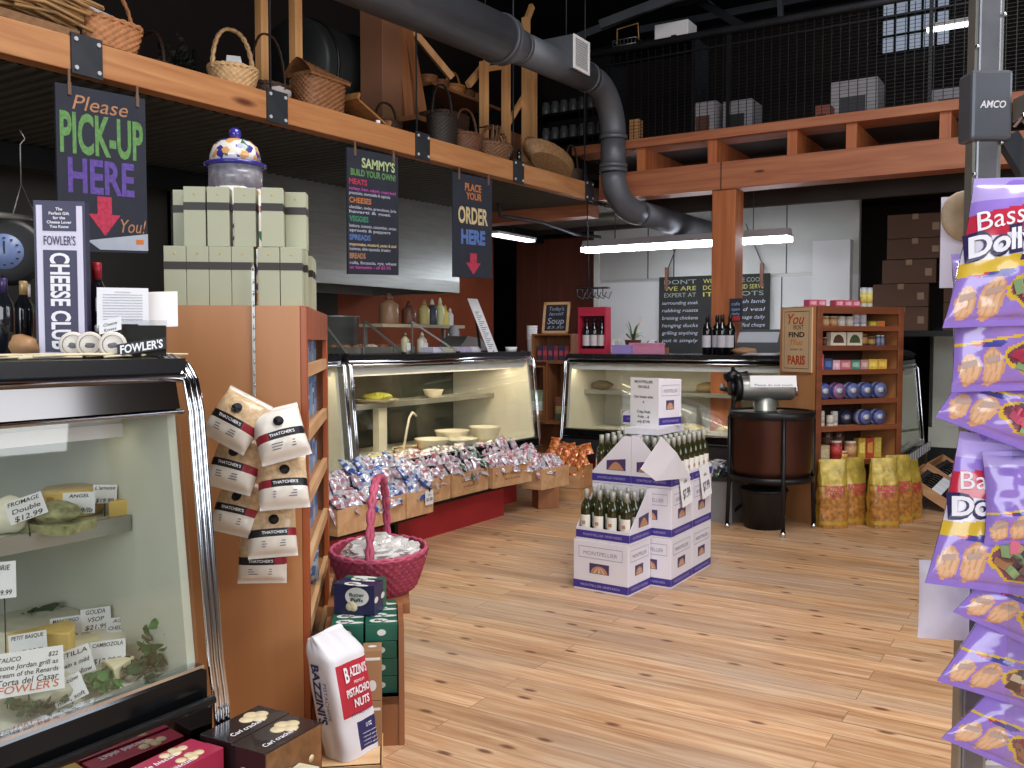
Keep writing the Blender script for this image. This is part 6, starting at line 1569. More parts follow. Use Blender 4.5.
for i in range(5): tin('round_tin', .135 + .145 * i, .11, PSH[3] + .001, .068, .12, '#33386c', ('#8a94b8', '#a06a90')[i == 1], '%s blue tin lying on the fourth shelf' % ('leftmost', 'second', 'middle', 'fourth', 'rightmost')[i], 'blue tins on the fourth shelf', 'tin', ('#4a5690', '#8a5a84', '#5a659a', '#465288', '#626c9c')[i], lying=True)
for i in range(2): tin('round_tin', .565 + .145 * i, .11, PSH[4] + .001, .064, .12, '#33386c', '#8a94b8', '%s blue tin lying on the fifth shelf' % ('left', 'right')[i], 'blue tins on the fifth shelf', 'tin', '#525d94', lying=True)
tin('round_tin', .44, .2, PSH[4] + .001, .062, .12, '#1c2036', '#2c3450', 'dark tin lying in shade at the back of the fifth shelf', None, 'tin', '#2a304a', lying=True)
for i in range(4): tin('white_tin', .09 + .068 * i, .10 + .03 * (i % 2), PSH[4] + .001, .03, (.07, .125, .09, .12)[i], '#c9c4b8', '#b8b0a8', '%s white tin on the fifth shelf' % ('shortest leftmost', 'tallest', 'third', 'rightmost')[i], 'white tins on the fifth shelf', 'tin', '#d8d4cc')
pack(.13, .10, PSH[5] + .001, .12, .09, .13, '#a8946c', '#b8a888', 'beige box at the left of the sixth shelf', 'goods on the sixth shelf')
for i, (b_, l_, h, x) in enumerate((('#8a2c28', '#b03a34', .16, .30), ('#a83a34', '#c8a050', .07, .36), ('#9a6a50', '#b88a60', .15, .45))): tin('sauce_tin', x, .11, PSH[5] + .001, .05, h, b_, l_, '%s on the sixth shelf' % ('tall red tin', 'low red tin', 'brown tin')[i], 'tins on the sixth shelf')
for i in range(3): pack(.56 + .085 * i, .12, PSH[5] + .001, .075, .06, .17, ('#b09030', '#a83a30', '#b89a40')[i], ('#d8c060', '#c88a40', '#c0a850')[i], '%s upright packet at the right of the sixth shelf' % ('left yellow', 'middle red', 'right yellow')[i], 'upright packets on the sixth shelf')
for i in range(3): tin('dark_jar', .22 + .12 * i, .27, PSH[5] + .001, .05, .24, '#4a2c20', '#6a4430', '%s tall brown jar at the back of the sixth shelf' % ('left', 'middle', 'right')[i], 'tall jars at the back of the sixth shelf', 'jar', '#7a5a40')
for i, x in enumerate((.06, .15, .33, .42, .505)): pack(x, .16, PH + .001, .085, .07, .055, '#b84a6a', '#d8a0a8', '%s pink packet on top of the red unit' % ('leftmost', 'second', 'third', 'fourth', 'rightmost')[i], 'pink packets on top of the red unit')
for i in range(2): 
    o = tin('glass_jar', .60 + .06 * i, .15, PH + .001, .028, .165, '#b8bcae', '#c9b860', '%s clear glass jar with grey lid on top of the red unit' % ('left', 'right')[i], 'glass jars on top of the red unit', 'jar', '#a8aab4')
# gold bags of peanuts on the floor
GB = [mat('gold_bag_foil', '#a8882f', .28, .2, var=.2, vs=12, coat=.3), mat('peanut_print', '#9c682e', .35, var=.5, vs=28, coat=.2), mat('gold_bag_red', '#b03040', .4), mat('gold_bag_yellow', '#a58d3a', .3, .15, var=.3, vs=16, bump=.3, bs=30)]
def peanut_bag(lx, ly, rz, label, hs=1.0):
    q = pl(lx, ly, 0.001)
    t = thing('peanut_bag', label, 'bag', q, rz, 'gold peanut bags in front of the red shelf unit')
    h = .545 * hs; w = .245; d = .15
    def sk(u, v):
        a_ = 2 * PI * u; ca, sa = math.cos(a_), math.sin(a_); k = 1 / (abs(ca) ** 3.2 + abs(sa) ** 3.2) ** (1 / 3.2)
        tp = max(0, (v - .45) / .55); n = noise.noise(Vector((ca * 2.5 + lx * 9, sa * 2.5, v * 6))) * .010 + noise.noise(Vector((ca * 6, sa * 6 + lx * 5, v * 15))) * .004
        return Vector((w / 2 * (1 - .10 * tp) * k * ca + n * ca, d / 2 * (1 - .93 * tp ** 1.2) * k * sa + n * sa * (1 - tp * .7), h * v))
    def mf(u, v):
        a_ = 2 * PI * u; fr = math.sin(a_) < -.2
        if v > .62: return 3
        if fr and .545 < v < .60: return 3
        if fr and v < .10 and .055 < v: return 0
        return 1 if fr else 0
    mb = MB(); mb.grid(sk, 44, 40, mf, True, None, wrap=True); mb.quad([sk(-i / 30, 0) for i in range(30)]); mb.build('bag_body', GB, t)
    def sv(p):
        v = p.y / h; lo, hi = .53, .97
        for _ in range(22):
            m_ = (lo + hi) / 2
            if sk(m_, v).x < p.x: lo = m_
            else: hi = m_
        return sk(lo, v) + Vector((0, -.004, 0))
    mb = MB(); mb.text("BAZZINI'S", T(0, h * .575, 0), .040, .16, bold=.04, surf=sv); mb.text('NUTS', T(0, h * .49, 0), .036, .09, bold=.03, surf=sv); mb.build('lettering', GB[2], t)
    return t
ang = YAW + .06
peanut_bag(.30, -.085, ang + .25, 'second gold peanut bag, set back between its neighbours')
peanut_bag(.07, -.12, ang, 'leftmost gold peanut bag leaning by the red shelf unit', 1.0)
peanut_bag(.45, -.27, ang + .05, 'front gold peanut bag, third from the left, standing nearest the shop floor', 1.02)
peanut_bag(.70, -.16, ang + .15, 'rightmost gold peanut bag beside the crate of wine', 1.02)
peanut_bag(.93, -.06, ang + .5, 'gold peanut bag mostly hidden behind the rightmost one', .9)
# ------------------------------------------------------------------ wine crates on the floor, right
WCR = wood('wine_crate_wood', '#9a6c48', '#bd8f66', 'Y', .7, .6)
def wcrate(x, y, w, d, rz, tilt, label, n, labs, seed):
    t = thing('wine_crate', label, 'crate', (x, y, 0.02), 0, 'wine crates on the floor', rot=(0, 0, rz)); e = .014; h = .085
    M = RX(tilt) @ T(0, 0, .0)
    for s_ in (-1, 1): mb = MB(); mb.bb(s_ * w / 2 - (e if s_ > 0 else 0), s_ * w / 2 + (e if s_ < 0 else 0), 0, d, 0, h, M); mb.build('side_board', WCR, t)
    mb = MB(); mb.bb(-w / 2 + e, w / 2 - e, 0, e, 0, h, M); mb.build('front_board', WCR, t)
    mb = MB(); mb.bb(-w / 2 + e, w / 2 - e, d - e, d, 0, h, M); mb.build('back_board', WCR, t)
    mb = MB(); mb.bb(-w / 2 + e, w / 2 - e, e, d - e, 0, e, M); mb.build('base_board', WCR, t)
    mb = MB(); mb.bb(-w / 2 + .02, w / 2 - .02, d * .8, d * .85, -math.sin(tilt) * d * .8 + .0, -.01); mb.build('rear_support', CRATEW, t)
    B = T(x, y, .02) @ RZ(rz) @ M
    for i in range(n):
        lx = -w / 2 + .065 + (w - .13) * i / max(1, n - 1)
        Q = B @ T(lx, .06, e + .04) @ RX(-PI / 2)
        o = wine_bottle('wine_bottle', '%s, bottle lying in it' % label if False else 'dark wine bottle lying in the %s' % labs, (0, 0, 0), 'bottles lying in the %s' % labs, 1.0, '#1c1a20', '#101114', '#d6d2d6' if (i + seed) % 2 == 0 else '#c9ccd8', 0, low=True)
        o.matrix_world = Q
a = at(918, 512, Z=0)
wcrate(-.98, 9.13, .86, .42, PI / 2 + .0, math.radians(32), 'tilted pine crate of dark wine bottles nearest the red shelf unit', 7, 'wine crate nearest the red shelf unit', 0)
wcrate(-.94, 10.05, .8, .42, PI / 2 - .05, math.radians(32), 'second tilted pine crate of wine bottles, further from the red shelf unit', 6, 'second wine crate', 1)
# bottles and cloth on the corner case
for i in range(5):
    wine_bottle('wine_bottle', 'dark bottle with white label standing on the corner case, %s' % ('first', 'second', 'third', 'fourth', 'fifth')[i] + ' from the red shelf', (-1.72 + .03 * (i % 2), 9.2 + .16 * i, 1.291), 'bottles on the corner case', .9, '#241a1c', '#101014', '#d0ccd0', PI / 2, low=True)
mb = MB(); lump(mb, (0, 0, .05), .09, (2.0, 3.2, .55), .35, 6); tag(mb.build('black_cloth', mat('black_cloth', '#0e0e10', .8), None, (-1.66, 10.2, 1.30)), 'crumpled black cloth on the corner case beside the bottles', 'cloth')
for i in range(9):
    t = thing('bottle_tag', 'small white tag in the row along the front of the corner case', 'price tag', (-1.352, 9.2 + .15 * i, .40), 0, 'tags along the corner case'); mb = MB(); mb.bb(-.003, .003, -.04, .04, -.045, .045); mb.build('card', mat('grey_tag', '#b4b4ba', .5), t); mb = MB(); mb.bb(-.0305, -.0031, -.01, .01, .03, .04); mb.build('clip', CHROME, t)
for i, (X, z, r) in enumerate(((-1.6, .482, .07), (-1.6, .482, .08), (-1.65, .482, .07), (-1.68, .803, .06), (-1.68, .803, .06))):
    mb = MB(); lump(mb, (0, 0, r * .9), r, (1.5, 1.5, .9), .3, i + 20); tag(mb.build('deli_item', mat('deli_item_%d' % i, ('#8a8a5a', '#b89a6a', '#6a7a4a', '#a86a4a', '#9aa06a')[i], .6, var=.3, vs=30), None, (X - .1, 9.3 + .28 * i if i < 3 else 9.4 + .4 * (i - 3), z)), ('olive green', 'tan', 'dark green', 'reddish', 'pale green')[i] + ' food item inside the corner case', 'food', None)
# stack of brown cartons in the dark
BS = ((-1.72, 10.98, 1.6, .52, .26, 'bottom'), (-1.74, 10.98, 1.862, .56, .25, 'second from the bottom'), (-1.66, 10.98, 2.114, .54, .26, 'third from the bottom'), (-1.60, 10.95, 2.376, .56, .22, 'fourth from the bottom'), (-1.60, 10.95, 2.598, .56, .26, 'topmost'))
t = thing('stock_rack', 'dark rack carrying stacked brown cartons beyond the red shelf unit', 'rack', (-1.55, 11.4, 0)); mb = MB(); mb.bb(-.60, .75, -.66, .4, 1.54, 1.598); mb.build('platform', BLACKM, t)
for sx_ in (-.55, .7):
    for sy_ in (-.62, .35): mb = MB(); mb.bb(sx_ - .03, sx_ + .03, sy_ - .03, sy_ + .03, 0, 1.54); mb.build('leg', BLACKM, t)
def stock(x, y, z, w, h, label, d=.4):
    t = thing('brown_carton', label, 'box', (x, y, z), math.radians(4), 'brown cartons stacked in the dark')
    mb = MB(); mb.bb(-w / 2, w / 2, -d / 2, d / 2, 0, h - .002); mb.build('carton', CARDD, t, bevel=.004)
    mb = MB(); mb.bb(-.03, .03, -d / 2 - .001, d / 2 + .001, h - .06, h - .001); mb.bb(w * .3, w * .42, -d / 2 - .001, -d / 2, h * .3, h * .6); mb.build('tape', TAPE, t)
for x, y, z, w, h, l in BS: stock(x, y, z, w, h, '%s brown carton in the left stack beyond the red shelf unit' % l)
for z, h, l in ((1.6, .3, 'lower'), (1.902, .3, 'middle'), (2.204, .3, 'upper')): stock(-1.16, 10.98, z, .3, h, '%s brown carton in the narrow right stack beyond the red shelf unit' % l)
# ------------------------------------------------------------------ hanging signs under the gallery beam
CHK = {'green': '#5f8a52', 'violet': '#5d4894', 'pink': '#b03450', 'orange': '#b5703f', 'white': '#a2a5b4', 'blue': '#5673b0', 'cream': '#c9b58c', 'lime': '#a6b886', 'teal': '#3f8a6a', 'tan': '#a8785a', 'mag': '#b04aa0'}
def chalk(n): return mat('chalk_' + n, CHK[n], .85, var=.22, vs=50)
def hang_sign(name, label, x0, x1, yt, hgt, drop, texts, arrow=None, tilt=0.0):
    XS_ = -4.30
    a, b = at(x0, yt[0], X=XS_), at(x1, yt[1], X=XS_)
    w = b.y - a.y; zt = (a.z + b.z) / 2
    t = thing(name, label, 'sign', (XS_, (a.y + b.y) / 2, zt))
    slope = math.atan2(b.z - a.z, w)
    SK = Matrix.Identity(4); SK[1][0] = math.tan(slope)
    F0 = frame((0, 0, 0), (0, 1, 0), (0, 0, 1)) @ SK
    mb = MB(); mb.bb(-w / 2, w / 2, -hgt, 0, -.012, 0, F0); mb.build('board', SLATE, t)
    gr = {}
    for (s_, c, u, v, h, ww, kw) in texts:
        gr.setdefault(c, MB()).text(s_, F0 @ T(w * u, -hgt * v, 0), hgt * h, w * ww, **kw)
    if arrow:
        v0, v1, aw, c = arrow
        y0, y1 = -hgt * v0, -hgt * v1; m = y0 + (y1 - y0) * .45; q = w * aw
        g_ = gr.setdefault(c, MB()); cx = w * arrow_x.get(name, 0)
        g_.quad([(cx - q * .45, y0, .002), (cx - q * .45, m, .002), (cx + q * .45, m, .002), (cx + q * .45, y0, .002)], F0); g_.quad([(cx - q, m, .002), (cx, y1, .002), (cx + q, m, .002)], F0)
    if name == 'pickup_sign':
        mb = MB(); mb.prism([(-w * .06, -hgt * .985), (w * .5, -hgt * .985), (w * .5, -hgt * .875), (-w * .2, -hgt * .93)], .002, F0 @ T(0, 0, .001)); mb.build('pale_paper', mat('pale_blue_paper', '#a4abba', .6, var=.08), t)
        mb = MB(); mb.box((w * .40, -hgt * .93, .0035), (w * .09, hgt * .03, .001), F0); mb.build('orange_sticker', mat('orange_sticker', '#c8702c', .5), t)
    for c, mb in gr.items(): mb.build('%s_lettering' % {'mag': 'magenta'}.get(c, c), chalk(c), t)
    for u in (-.36, .40):
        mb = MB(); p_ = F0 @ Vector((w * u, 0, .004)); mb.bb(-.009, .009, -.05, .012, -.004, .004, frame(p_, (0, 1, 0), (0, 0, 1))); mb.bb(-.006, .006, .01, 2.925 + gz((a.y + b.y) / 2 + w * u) - zt - p_.z, -.003, .003, frame(p_, (0, 1, 0), (0, 0, 1))); mb.build('clothespin', mat('weathered_clothespin', '#6b5344', .7), t)
    return t
arrow_x = {'pickup_sign': .0}
B2 = dict(bold=.035)
hang_sign('pickup_sign', 'chalk sign reading please pick-up here with a red arrow', 55, 145, (82, 99), .82, 0,
          [('Please', 'tan', -.02, .095, .09, .62, dict(shear=.25)), ('PICK-UP', 'green', .0, .28, .235, .93, dict(bold=.03)), ('HERE', 'violet', -.02, .535, .20, .74, dict(bold=.03)), ('You!', 'tan', .33, .83, .085, .30, dict(shear=.25))], (.655, .90, .18, 'pink'))
M1 = [("SAMMY'S", 'lime', .10, .10, .075, .66, dict(bold=.03)), ('BUILD YOUR OWN!', 'green', 0, .185, .05, .88, dict(bold=.03))]
v_ = .26
for hd, c, hw, lines in (('MEATS', 'pink', .34, (('turkey, ham, salami, roast beef', 'mag'), ('prosciutto, mortadella & capicola', 'white'))), ('CHEESES', 'orange', .42, (('cheddar, swiss, provolone, brie', 'white'), ('havarti & goat', 'white'))), ('VEGGIES', 'teal', .36, (('lettuce, tomato, cucumber, onion', 'white'), ('sprouts & peppers', 'white'))), ('SPREADS', 'blue', .40, (('mayonnaise, mustard, pesto & aioli', 'cream'), ('hummus, olive tapenade, dressing', 'white'))), ('BREADS', 'tan', .30, (('rolls, focaccia, rye, wheat', 'white'), ('or baguette - all $5.95', 'mag')))):
    M1.append((hd, c, -.47 + hw / 2, v_, .042, hw, dict(bold=.03))); 
    for i, (s_, cc) in enumerate(lines): M1.append((s_, cc, -.47 + (.92 if i == 0 else .80) / 2, v_ + .055 + .036 * i, .024, (.92 if i == 0 else .80), dict(bold=.02)))
    v_ += .148
hang_sign('menu_sign', 'narrow chalk menu sign with green heading and coloured lists, between the two other hanging signs', 347, 398, (147, 157), .86, 0, M1)
hang_sign('order_sign', 'chalk sign reading place your order here with small red arrow, furthest along the gallery beam', 453, 492, (172, 180), .83, 0,
          [('PLACE', 'orange', .0, .115, .07, .42, dict(bold=.03)), ('YOUR', 'orange', .02, .20, .065, .40, dict(bold=.03)), ('ORDER', 'cream', .0, .39, .155, .76, dict(bold=.03)), ('HERE', 'blue', 0, .60, .13, .62, dict(bold=.05))], (.76, .97, .19, 'pink'))
# ------------------------------------------------------------------ air duct
DXc = -3.98
zd = 3.93
t = thing('air_duct', 'grey round air duct running overhead and bending down to the steel wall', 'duct', (DXc, 5.0, zd)); o_ = Vector((DXc, 5.0, zd))
def arc(c, r, a0, a1, n, plane='YZ'):
    return [Vector((c[0], c[1] + r * math.cos(a0 + (a1 - a0) * i / n), c[2] + r * math.sin(a0 + (a1 - a0) * i / n))) for i in range(n + 1)]
def ds(y): return -.040 * (2.7 - y)      # the duct falls slightly toward the street
mb = MB(); mb.tube([(0, -6.2, ds(-6.2)), (0, -3, ds(-3)), (0, 1.2, ds(1.2))], .185, 24); mb.build('wide_section', GALV, t)
mb = MB(); mb.tube([(0, 1.2, ds(1.2)), (0, 1.28, ds(1.28)), (0, 1.42, ds(1.42)), (0, 1.5, ds(1.5))], [.19, .192, .137, .135], 24); mb.build('reducer', GALV, t)
mb = MB(); mb.tube([(0, 1.5, ds(1.5)), (0, 2.75, 0)], .132, 24); mb.build('narrow_section', GALV, t)
zb2 = 2.78 - zd
ept = [Vector((0, 2.7, 0))] + arc((0, 2.82, -.45), .45, PI / 2, 0, 8)
ept = [Vector((0, p.y + 0, p.z)) for p in ept]
mb = MB(); mb.tube(ept, .125, 24); mb.build('upper_elbow', GALV, t)
yv = ept[-1].y
mb = MB(); mb.tube([(0, yv, -.44), (0, yv, zb2 + .36)], .122, 24); mb.build('vertical_section', GALV, t)
low = []
for i in range(9):
    q = PI / 2 * i / 8; low.append((.12 * (1 - math.cos(q)), yv + .36 * (1 - math.cos(q)), zb2 + .36 - .36 * math.sin(q)))
mb = MB(); mb.tube(low, .124, 24); mb.build('lower_elbow', GALV, t)
mb = MB(); mb.tube([low[-1], (.16, 10.88 - 5, zb2 + .0)], .124, 24); mb.build('rear_section', GALV, t)
for p, q in (((0, 1.2, ds(1.2)), (0, 1, 0)), ((0, 1.5, ds(1.5)), (0, 1, 0)), ((0, 2.7, 0), (0, 1, 0)), ((0, yv, -.45), (0, 0, 1)), ((0, yv, zb2 + .38), (0, 0, 1)), ((0, yv, (zb2 - .1) / 2 - .1), (0, 0, 1))):
    r = .198 if p[1] == 1.2 else .138; d_ = Vector(q) * .02; mb = MB(); mb.tube([Vector(p) - d_, Vector(p) + d_], r, 24); mb.build('collar', GALV, t)
for y in (-2.0, 1.0, 2.3): mb = MB(); mb.tube([(0, y, ds(y) + .1), (0, y, 2.46)], .006, 6); mb.build('hanger_rod', DARKM, t)
# vent box
p = at(567, 50, X=DXc + .02)
t = thing('vent_box', 'grey sheet-metal vent box with white grille on the air duct', 'vent', (DXc + .0, p.y, zd + .02))
bw = .15
mb = MB(); mb.bb(-.15, .16, -bw, bw, -.10, .19); mb.build('box_body', GALV, t, bevel=.004)
mb = MB()
for q in ((-bw * .98, bw * .98, .165, .19), (-bw * .98, bw * .98, -.10, -.075), (-bw * .98, -bw * .98 + .025, -.075, .165), (bw * .98 - .025, bw * .98, -.075, .165)): mb.bb(.16, .172, q[0], q[1], q[2], q[3])
mb.build('grille_frame', WHITE, t)
mb = MB(); mb.bb(.158, .162, -bw * .9, bw * .9, -.075, .165)
for k in range(11): mb.bb(.162, .168, -bw * .88, bw * .88, -.07 + .0215 * k, -.058 + .0215 * k)
mb.build('grille_slats', mat('grille_grey', '#b5b6b8', .5), t)
# the hanger rods in front of the far gallery
for (px0, y0, y1, dd) in ((541, -20, 95, 7.4), (763, -20, 20, 8.2)): pass
# ------------------------------------------------------------------ things stored on the left gallery
ZG = 3.096
def gp(px_, X, z=ZG):
    p = at(px_, 60, X=X); return Vector((X, p.y, z + gz(p.y)))
XE = -4.46
t = thing('twig_tray', 'large flat bundle of pale twigs lying at the near end of the gallery beam', 'basket', gp(24, -4.44, 3.096))
mb = MB(); rr = random.Random(3)
for k in range(120):
    a_ = rr.gauss(0, .22); L = rr.uniform(.35, .62); z = .06 + .13 * rr.random(); off = rr.uniform(-.16, .16)
    d_ = Vector((math.sin(a_) * .5, math.cos(a_), rr.uniform(-.10, .02))) * L / 2
    c_ = Vector((off, rr.uniform(-.1, .1), z)); mb.tube([c_ - d_, c_ + Vector((0, 0, .03)), c_ + d_], .009, 5)
o = mb.build('twigs', mat('pale_twig', '#a88358', .7, var=.3), t); o['kind'] = 'stuff'
mb = MB(); mb.bb(-.10, .12, -.24, .22, 0.0, .04); mb.build('base', wick('#7a5636'), t)
basket('rectangular_basket', 'tan rectangular willow basket with white sheet on the gallery, nearest the twigs', gp(104, -4.42), .11, .14, .135, .28, '#a8724a', rz=0, handle=.22, square=4, haxis=1)
mb = MB(); mb.prism([(-.18, 0), (.16, -.03), (.15, .12), (-.18, .16)], .004, frame(gp(101, -4.46, 3.19), (0, 1, 0), (-.15, 0, 1))); tag(mb.build('white_sheet', WHITE), 'white sheet of card standing in the rectangular willow basket', 'card')
basket('dark_basket', 'dark low basket beside the rectangular willow basket on the gallery', gp(150, -4.75), .11, .13, .10, .2, '#3c2619', handle=.2)
t = leafy('dried_plant', gp(176, -4.9, 3.12), 'dark dried plant in a basket deep on the gallery', 60, .16, .42, .035, mat('dark_dry_leaf', '#1f2019', .7, var=.3), 9)
basket('dark_basket', 'dark basket holding the dried plant on the gallery', gp(176, -4.9), .13, .13, .14, .2, '#2c1c14')
basket('hoop_basket', 'pale straw basket with round hoop handle holding white paper, on the gallery beam', gp(233, -4.455), .105, .125, .115, .3, '#bb976c', handle=.24, haxis=1, hr=.016)
mb = MB(); mb.prism([(-.09, 0), (.08, 0), (.06, .16), (-.05, .14)], .004, frame(gp(236, -4.475, 3.17), (0, 1, 0), (-.2, 0, 1))); tag(mb.build('white_paper', PAPER), 'white paper standing in the hoop-handled straw basket', 'paper')
basket('arch_basket', 'dark basket with tall thin arched handle next to the hoop basket', gp(268, -4.54), .12, .14, .10, .1, '#3a2416', handle=.34, haxis=1, hr=.010)
mb = MB(); lump(mb, (0, 0, .05), .07, (1.2, 1.6, .8), .4, 5); tag(mb.build('pale_cloth', mat('pale_cloth', '#a09a98', .8, var=.1), None, gp(276, -4.475, 3.10)), 'pale crumpled cloth in the arch-handled basket', 'cloth')
# wall studs deep on the gallery
for px_, X, w, h, l in ((262, -5.1, .07, 1.2, 'left upright stud behind the lidded hamper'), (296, -5.0, .075, 1.3, 'right upright stud behind the lidded hamper')):
    p = gp(px_, X); mb = MB(); mb.bb(-.03, .03, -w / 2, w / 2, 0, h); tag(mb.build('wooden_stud', STUD, None, p), l, 'stud', 'upright studs on the gallery')
t = basket('lidded_hamper', 'brown woven picnic hamper with sloping lid on the gallery beam', gp(318, -4.46), .10, .17, .22, .12, '#7d5232', square=4, wave=.008)
mb = MB(); mb.grid(lambda u, v: Vector(((u - .5) * .25, (v - .5) * .40, .225 + .10 * (1 - abs(u * 2 - 1) ** 1.5) * (1 - .5 * v) + .005 * math.sin(60 * u) * math.sin(70 * v))), 40, 50); mb.bb(-.12, .12, -.19, .19, .205, .23); mb.build('lid', wick('#7d5232'), t)
mb = MB(); mb.bb(-.13, .13, -.20, .20, 0, .03); mb.v = [RY(-.05) @ v for v in mb.v]
t = thing('wicker_tray', 'flat wicker tray leaning down from the lidded hamper', 'tray', gp(362, -4.46)); M = T(0, 0, .07) @ RX(-.36)
mb = MB(); mb.grid(lambda u, v: M @ Vector(((u - .5) * .2, (v - .5) * .36, .02 + .004 * math.sin(50 * u) * math.sin(70 * v))), 30, 40); mb.bb(-.1, .1, -.18, .18, 0, .015, M); mb.bb(-.11, .11, -.19, -.17, 0, .05, M); mb.bb(-.11, .11, .17, .19, 0, .05, M); mb.build('tray_body', wick('#8f6138'), t)
t = basket('dark_basket', 'dark hooped basket behind the wicker tray', gp(386, -4.7), .10, .12, .14, .15, '#3a2416', handle=.16, haxis=1)
t = thing('plastic_cap', 'tiny white cap lying on the gallery beam below the wicker tray', 'cap', (-4.36, at(378, 118, X=-4.36).y, 3.096 + gz(at(378, 118, X=-4.36).y))); mb = MB(); mb.lathe([(.016, 0), (.017, .03), (.0001, .032)], None, 12); mb.build('cap_body', WHITE, t)
# dark drum and tall carton
p = gp(322, -5.7); t = thing('dark_drum', 'large dark curved metal drum lying deep on the gallery', 'drum', (p.x, p.y, 3.096 + gz(p.y))); mb = MB(); mb.lathe([(.0001, -.38), (.40, -.38), (.42, -.34), (.42, .34), (.40, .38), (.0001, .38)], T(0, 0, .72) @ RX(PI / 2) @ RY(.0), 32); mb.build('drum_body', mat('drum_steel', '#2b2d2e', .5, .4, var=.15), t)
for y in (-.25, .25): mb = MB(); mb.tube([(.425 * math.cos(a_), y, .72 + .425 * math.sin(a_)) for a_ in [i * PI / 12 for i in range(24)]], .015, 6, closed=True); mb.build('band', BLACKM, t)
mb = MB(); mb.bb(-.25, .25, -.3, .3, 0, .33); mb.build('cradle', BLACKM, t)
p = gp(381, -5.05); tag(MB().bb(-.14, .14, -.25, .2, 0, .218).build('carton_plinth', BLACKM, None, p), 'black block under the tall brown carton', 'block'); p = p + Vector((0, 0, .22)); t = thing('tall_carton', 'tall brown cardboard carton with white label standing on the gallery', 'box', p); mb = MB(); mb.bb(-.12, .12, -.125, .125, 0, 1.15); mb.build('carton', mat('tall_carton_card', '#77503a', .7, var=.06), t, bevel=.005); mb = MB(); mb.bb(.12, .1212, -.05, .05, .94, 1.02); mb.build('label', PAPER, t); mb = MB(); mb.bb(.12, .1206, -.125, .125, .06, .11); mb.build('tape', TAPE, t)
# boards, planks and frames
mt_ = (STUD, CRATEW)
def plank(a, b, w, h, m, label, group='loose timbers on the gallery'):
    a, b = Vector(a), Vector(b); mb = MB(); mb.bar((0, 0, 0), b - a, w, h); tag(mb.build('timber_plank', m, None, a), label, 'plank', group)
def q3(px_, py_, X):
    p_ = at(px_, py_, X=X)
    if py_ > 89: p_.z = 3.097 + gz(p_.y)
    return p_
plank(q3(398, 25, -5.0), q3(412, 95, -5.0), .05, .12, CRATEW, 'dark board leaning beside the tall carton')
plank(q3(404, 15, -5.1), q3(430, 92, -5.1), .05, .12, CRATEW, 'second dark board leaning beside the tall carton')
plank(q3(412, 30, -5.2), q3(452, 78, -5.0), .04, .06, STUD, 'pale batten sloping down right from the tall carton')
plank(q3(468, 85, -4.9), q3(502, 44, -4.9), .04, .06, STUD, 'pale batten sloping up right toward the air duct')
plank(q3(520, 38, -4.95), q3(532, 6, -4.95), .04, .06, STUD, 'short pale batten above the ladder frame')
p = gp(432, -4.95); t = thing('work_table', 'old board table carrying baskets, deep on the gallery', 'table', (p.x, p.y, 3.096 + gz(p.y))); mb = MB(); mb.bb(-.28, .25, -.55, .55, .24, .28); mb.build('table_top', CRATEW, t)
for sx_ in (-.22, .2):
    for sy_ in (-.5, .5): mb = MB(); mb.bb(sx_ - .03, sx_ + .03, sy_ - .03, sy_ + .03, 0, .24); mb.build('leg', BLACKM, t)
p0 = q3(452, 75, -5.1)
basket('storage_basket', 'dark square basket standing on the board table', (p.x, p.y + .18, 3.377 + gz(p.y)), .16, .2, .16, .1, '#402a1c', square=4)
for i, (px_, py_, r, c, l) in enumerate(((428, 46, .07, '#8a5a34', 'left small bowl basket on the high shelf'), (453, 62, .095, '#a8703c', 'honey-coloured bowl basket with handle on the high shelf'), (440, 52, .07, '#7a4c2c', 'brown bowl basket between its neighbours on the high shelf'), (466, 44, .07, '#6a4428', 'dark brown bowl basket on the high shelf'), (474, 52, .07, '#8a5c38', 'right small bowl basket on the high shelf'))):
    p_ = q3(px_, py_, -5.5); basket('bowl_basket', l, (-5.5, p_.y, 3.955 + gz(q3(452, 66, -5.5).y)), r, r, .11, .3, c, handle=(.15 if i == 1 else None), nu=64, haxis=1, group='bowl baskets on the high shelf')
p_ = q3(452, 66, -5.5)
t = thing('high_shelf', 'dark high shelf of bowl baskets deep on the gallery', 'shelf', (-5.5, p_.y, 3.096 + gz(p_.y))); mb = MB(); mb.bb(-.2, .2, -.6, .6, .83, .858); mb.build('shelf_board', CRATEW, t)
for sy_ in (-.55, .55): mb = MB(); mb.bb(-.18, .18, sy_ - .02, sy_ + .02, 0, .83); mb.build('side_board', BLACKM, t)
t = basket('handled_basket', 'tall dark basket with tall black arched handle behind the second hanger plate', gp(442, -4.47), .10, .13, .24, .1, '#241a14', handle=.26, haxis=1, hr=.012)
basket('willow_basket', 'brown willow basket with hooped handle, left of the twiggy basket', gp(466, -4.47), .10, .13, .15, .25, '#5c3a24', handle=.22, haxis=1)
t = basket('twiggy_basket', 'rough twig basket with spreading twig handles on the gallery beam', gp(494, -4.46), .10, .16, .13, .35, '#6a4a32', handle=.15, haxis=1, wave=.012)
mb = MB(); rr = random.Random(8)
for k in range(14):
    a_ = rr.uniform(.4, 2.7); mb.tube([(rr.uniform(-.05, .05), .2 * math.cos(a_) * 1.1, .10), (rr.uniform(-.08, .08), .22 * math.cos(a_), .20 + .1 * math.sin(a_)), (rr.uniform(-.1, .1), .2 * math.cos(a_) + rr.uniform(-.1, .1), .28)], .007, 5)
mb.build('twigs', wick('#6a4a32'), t)
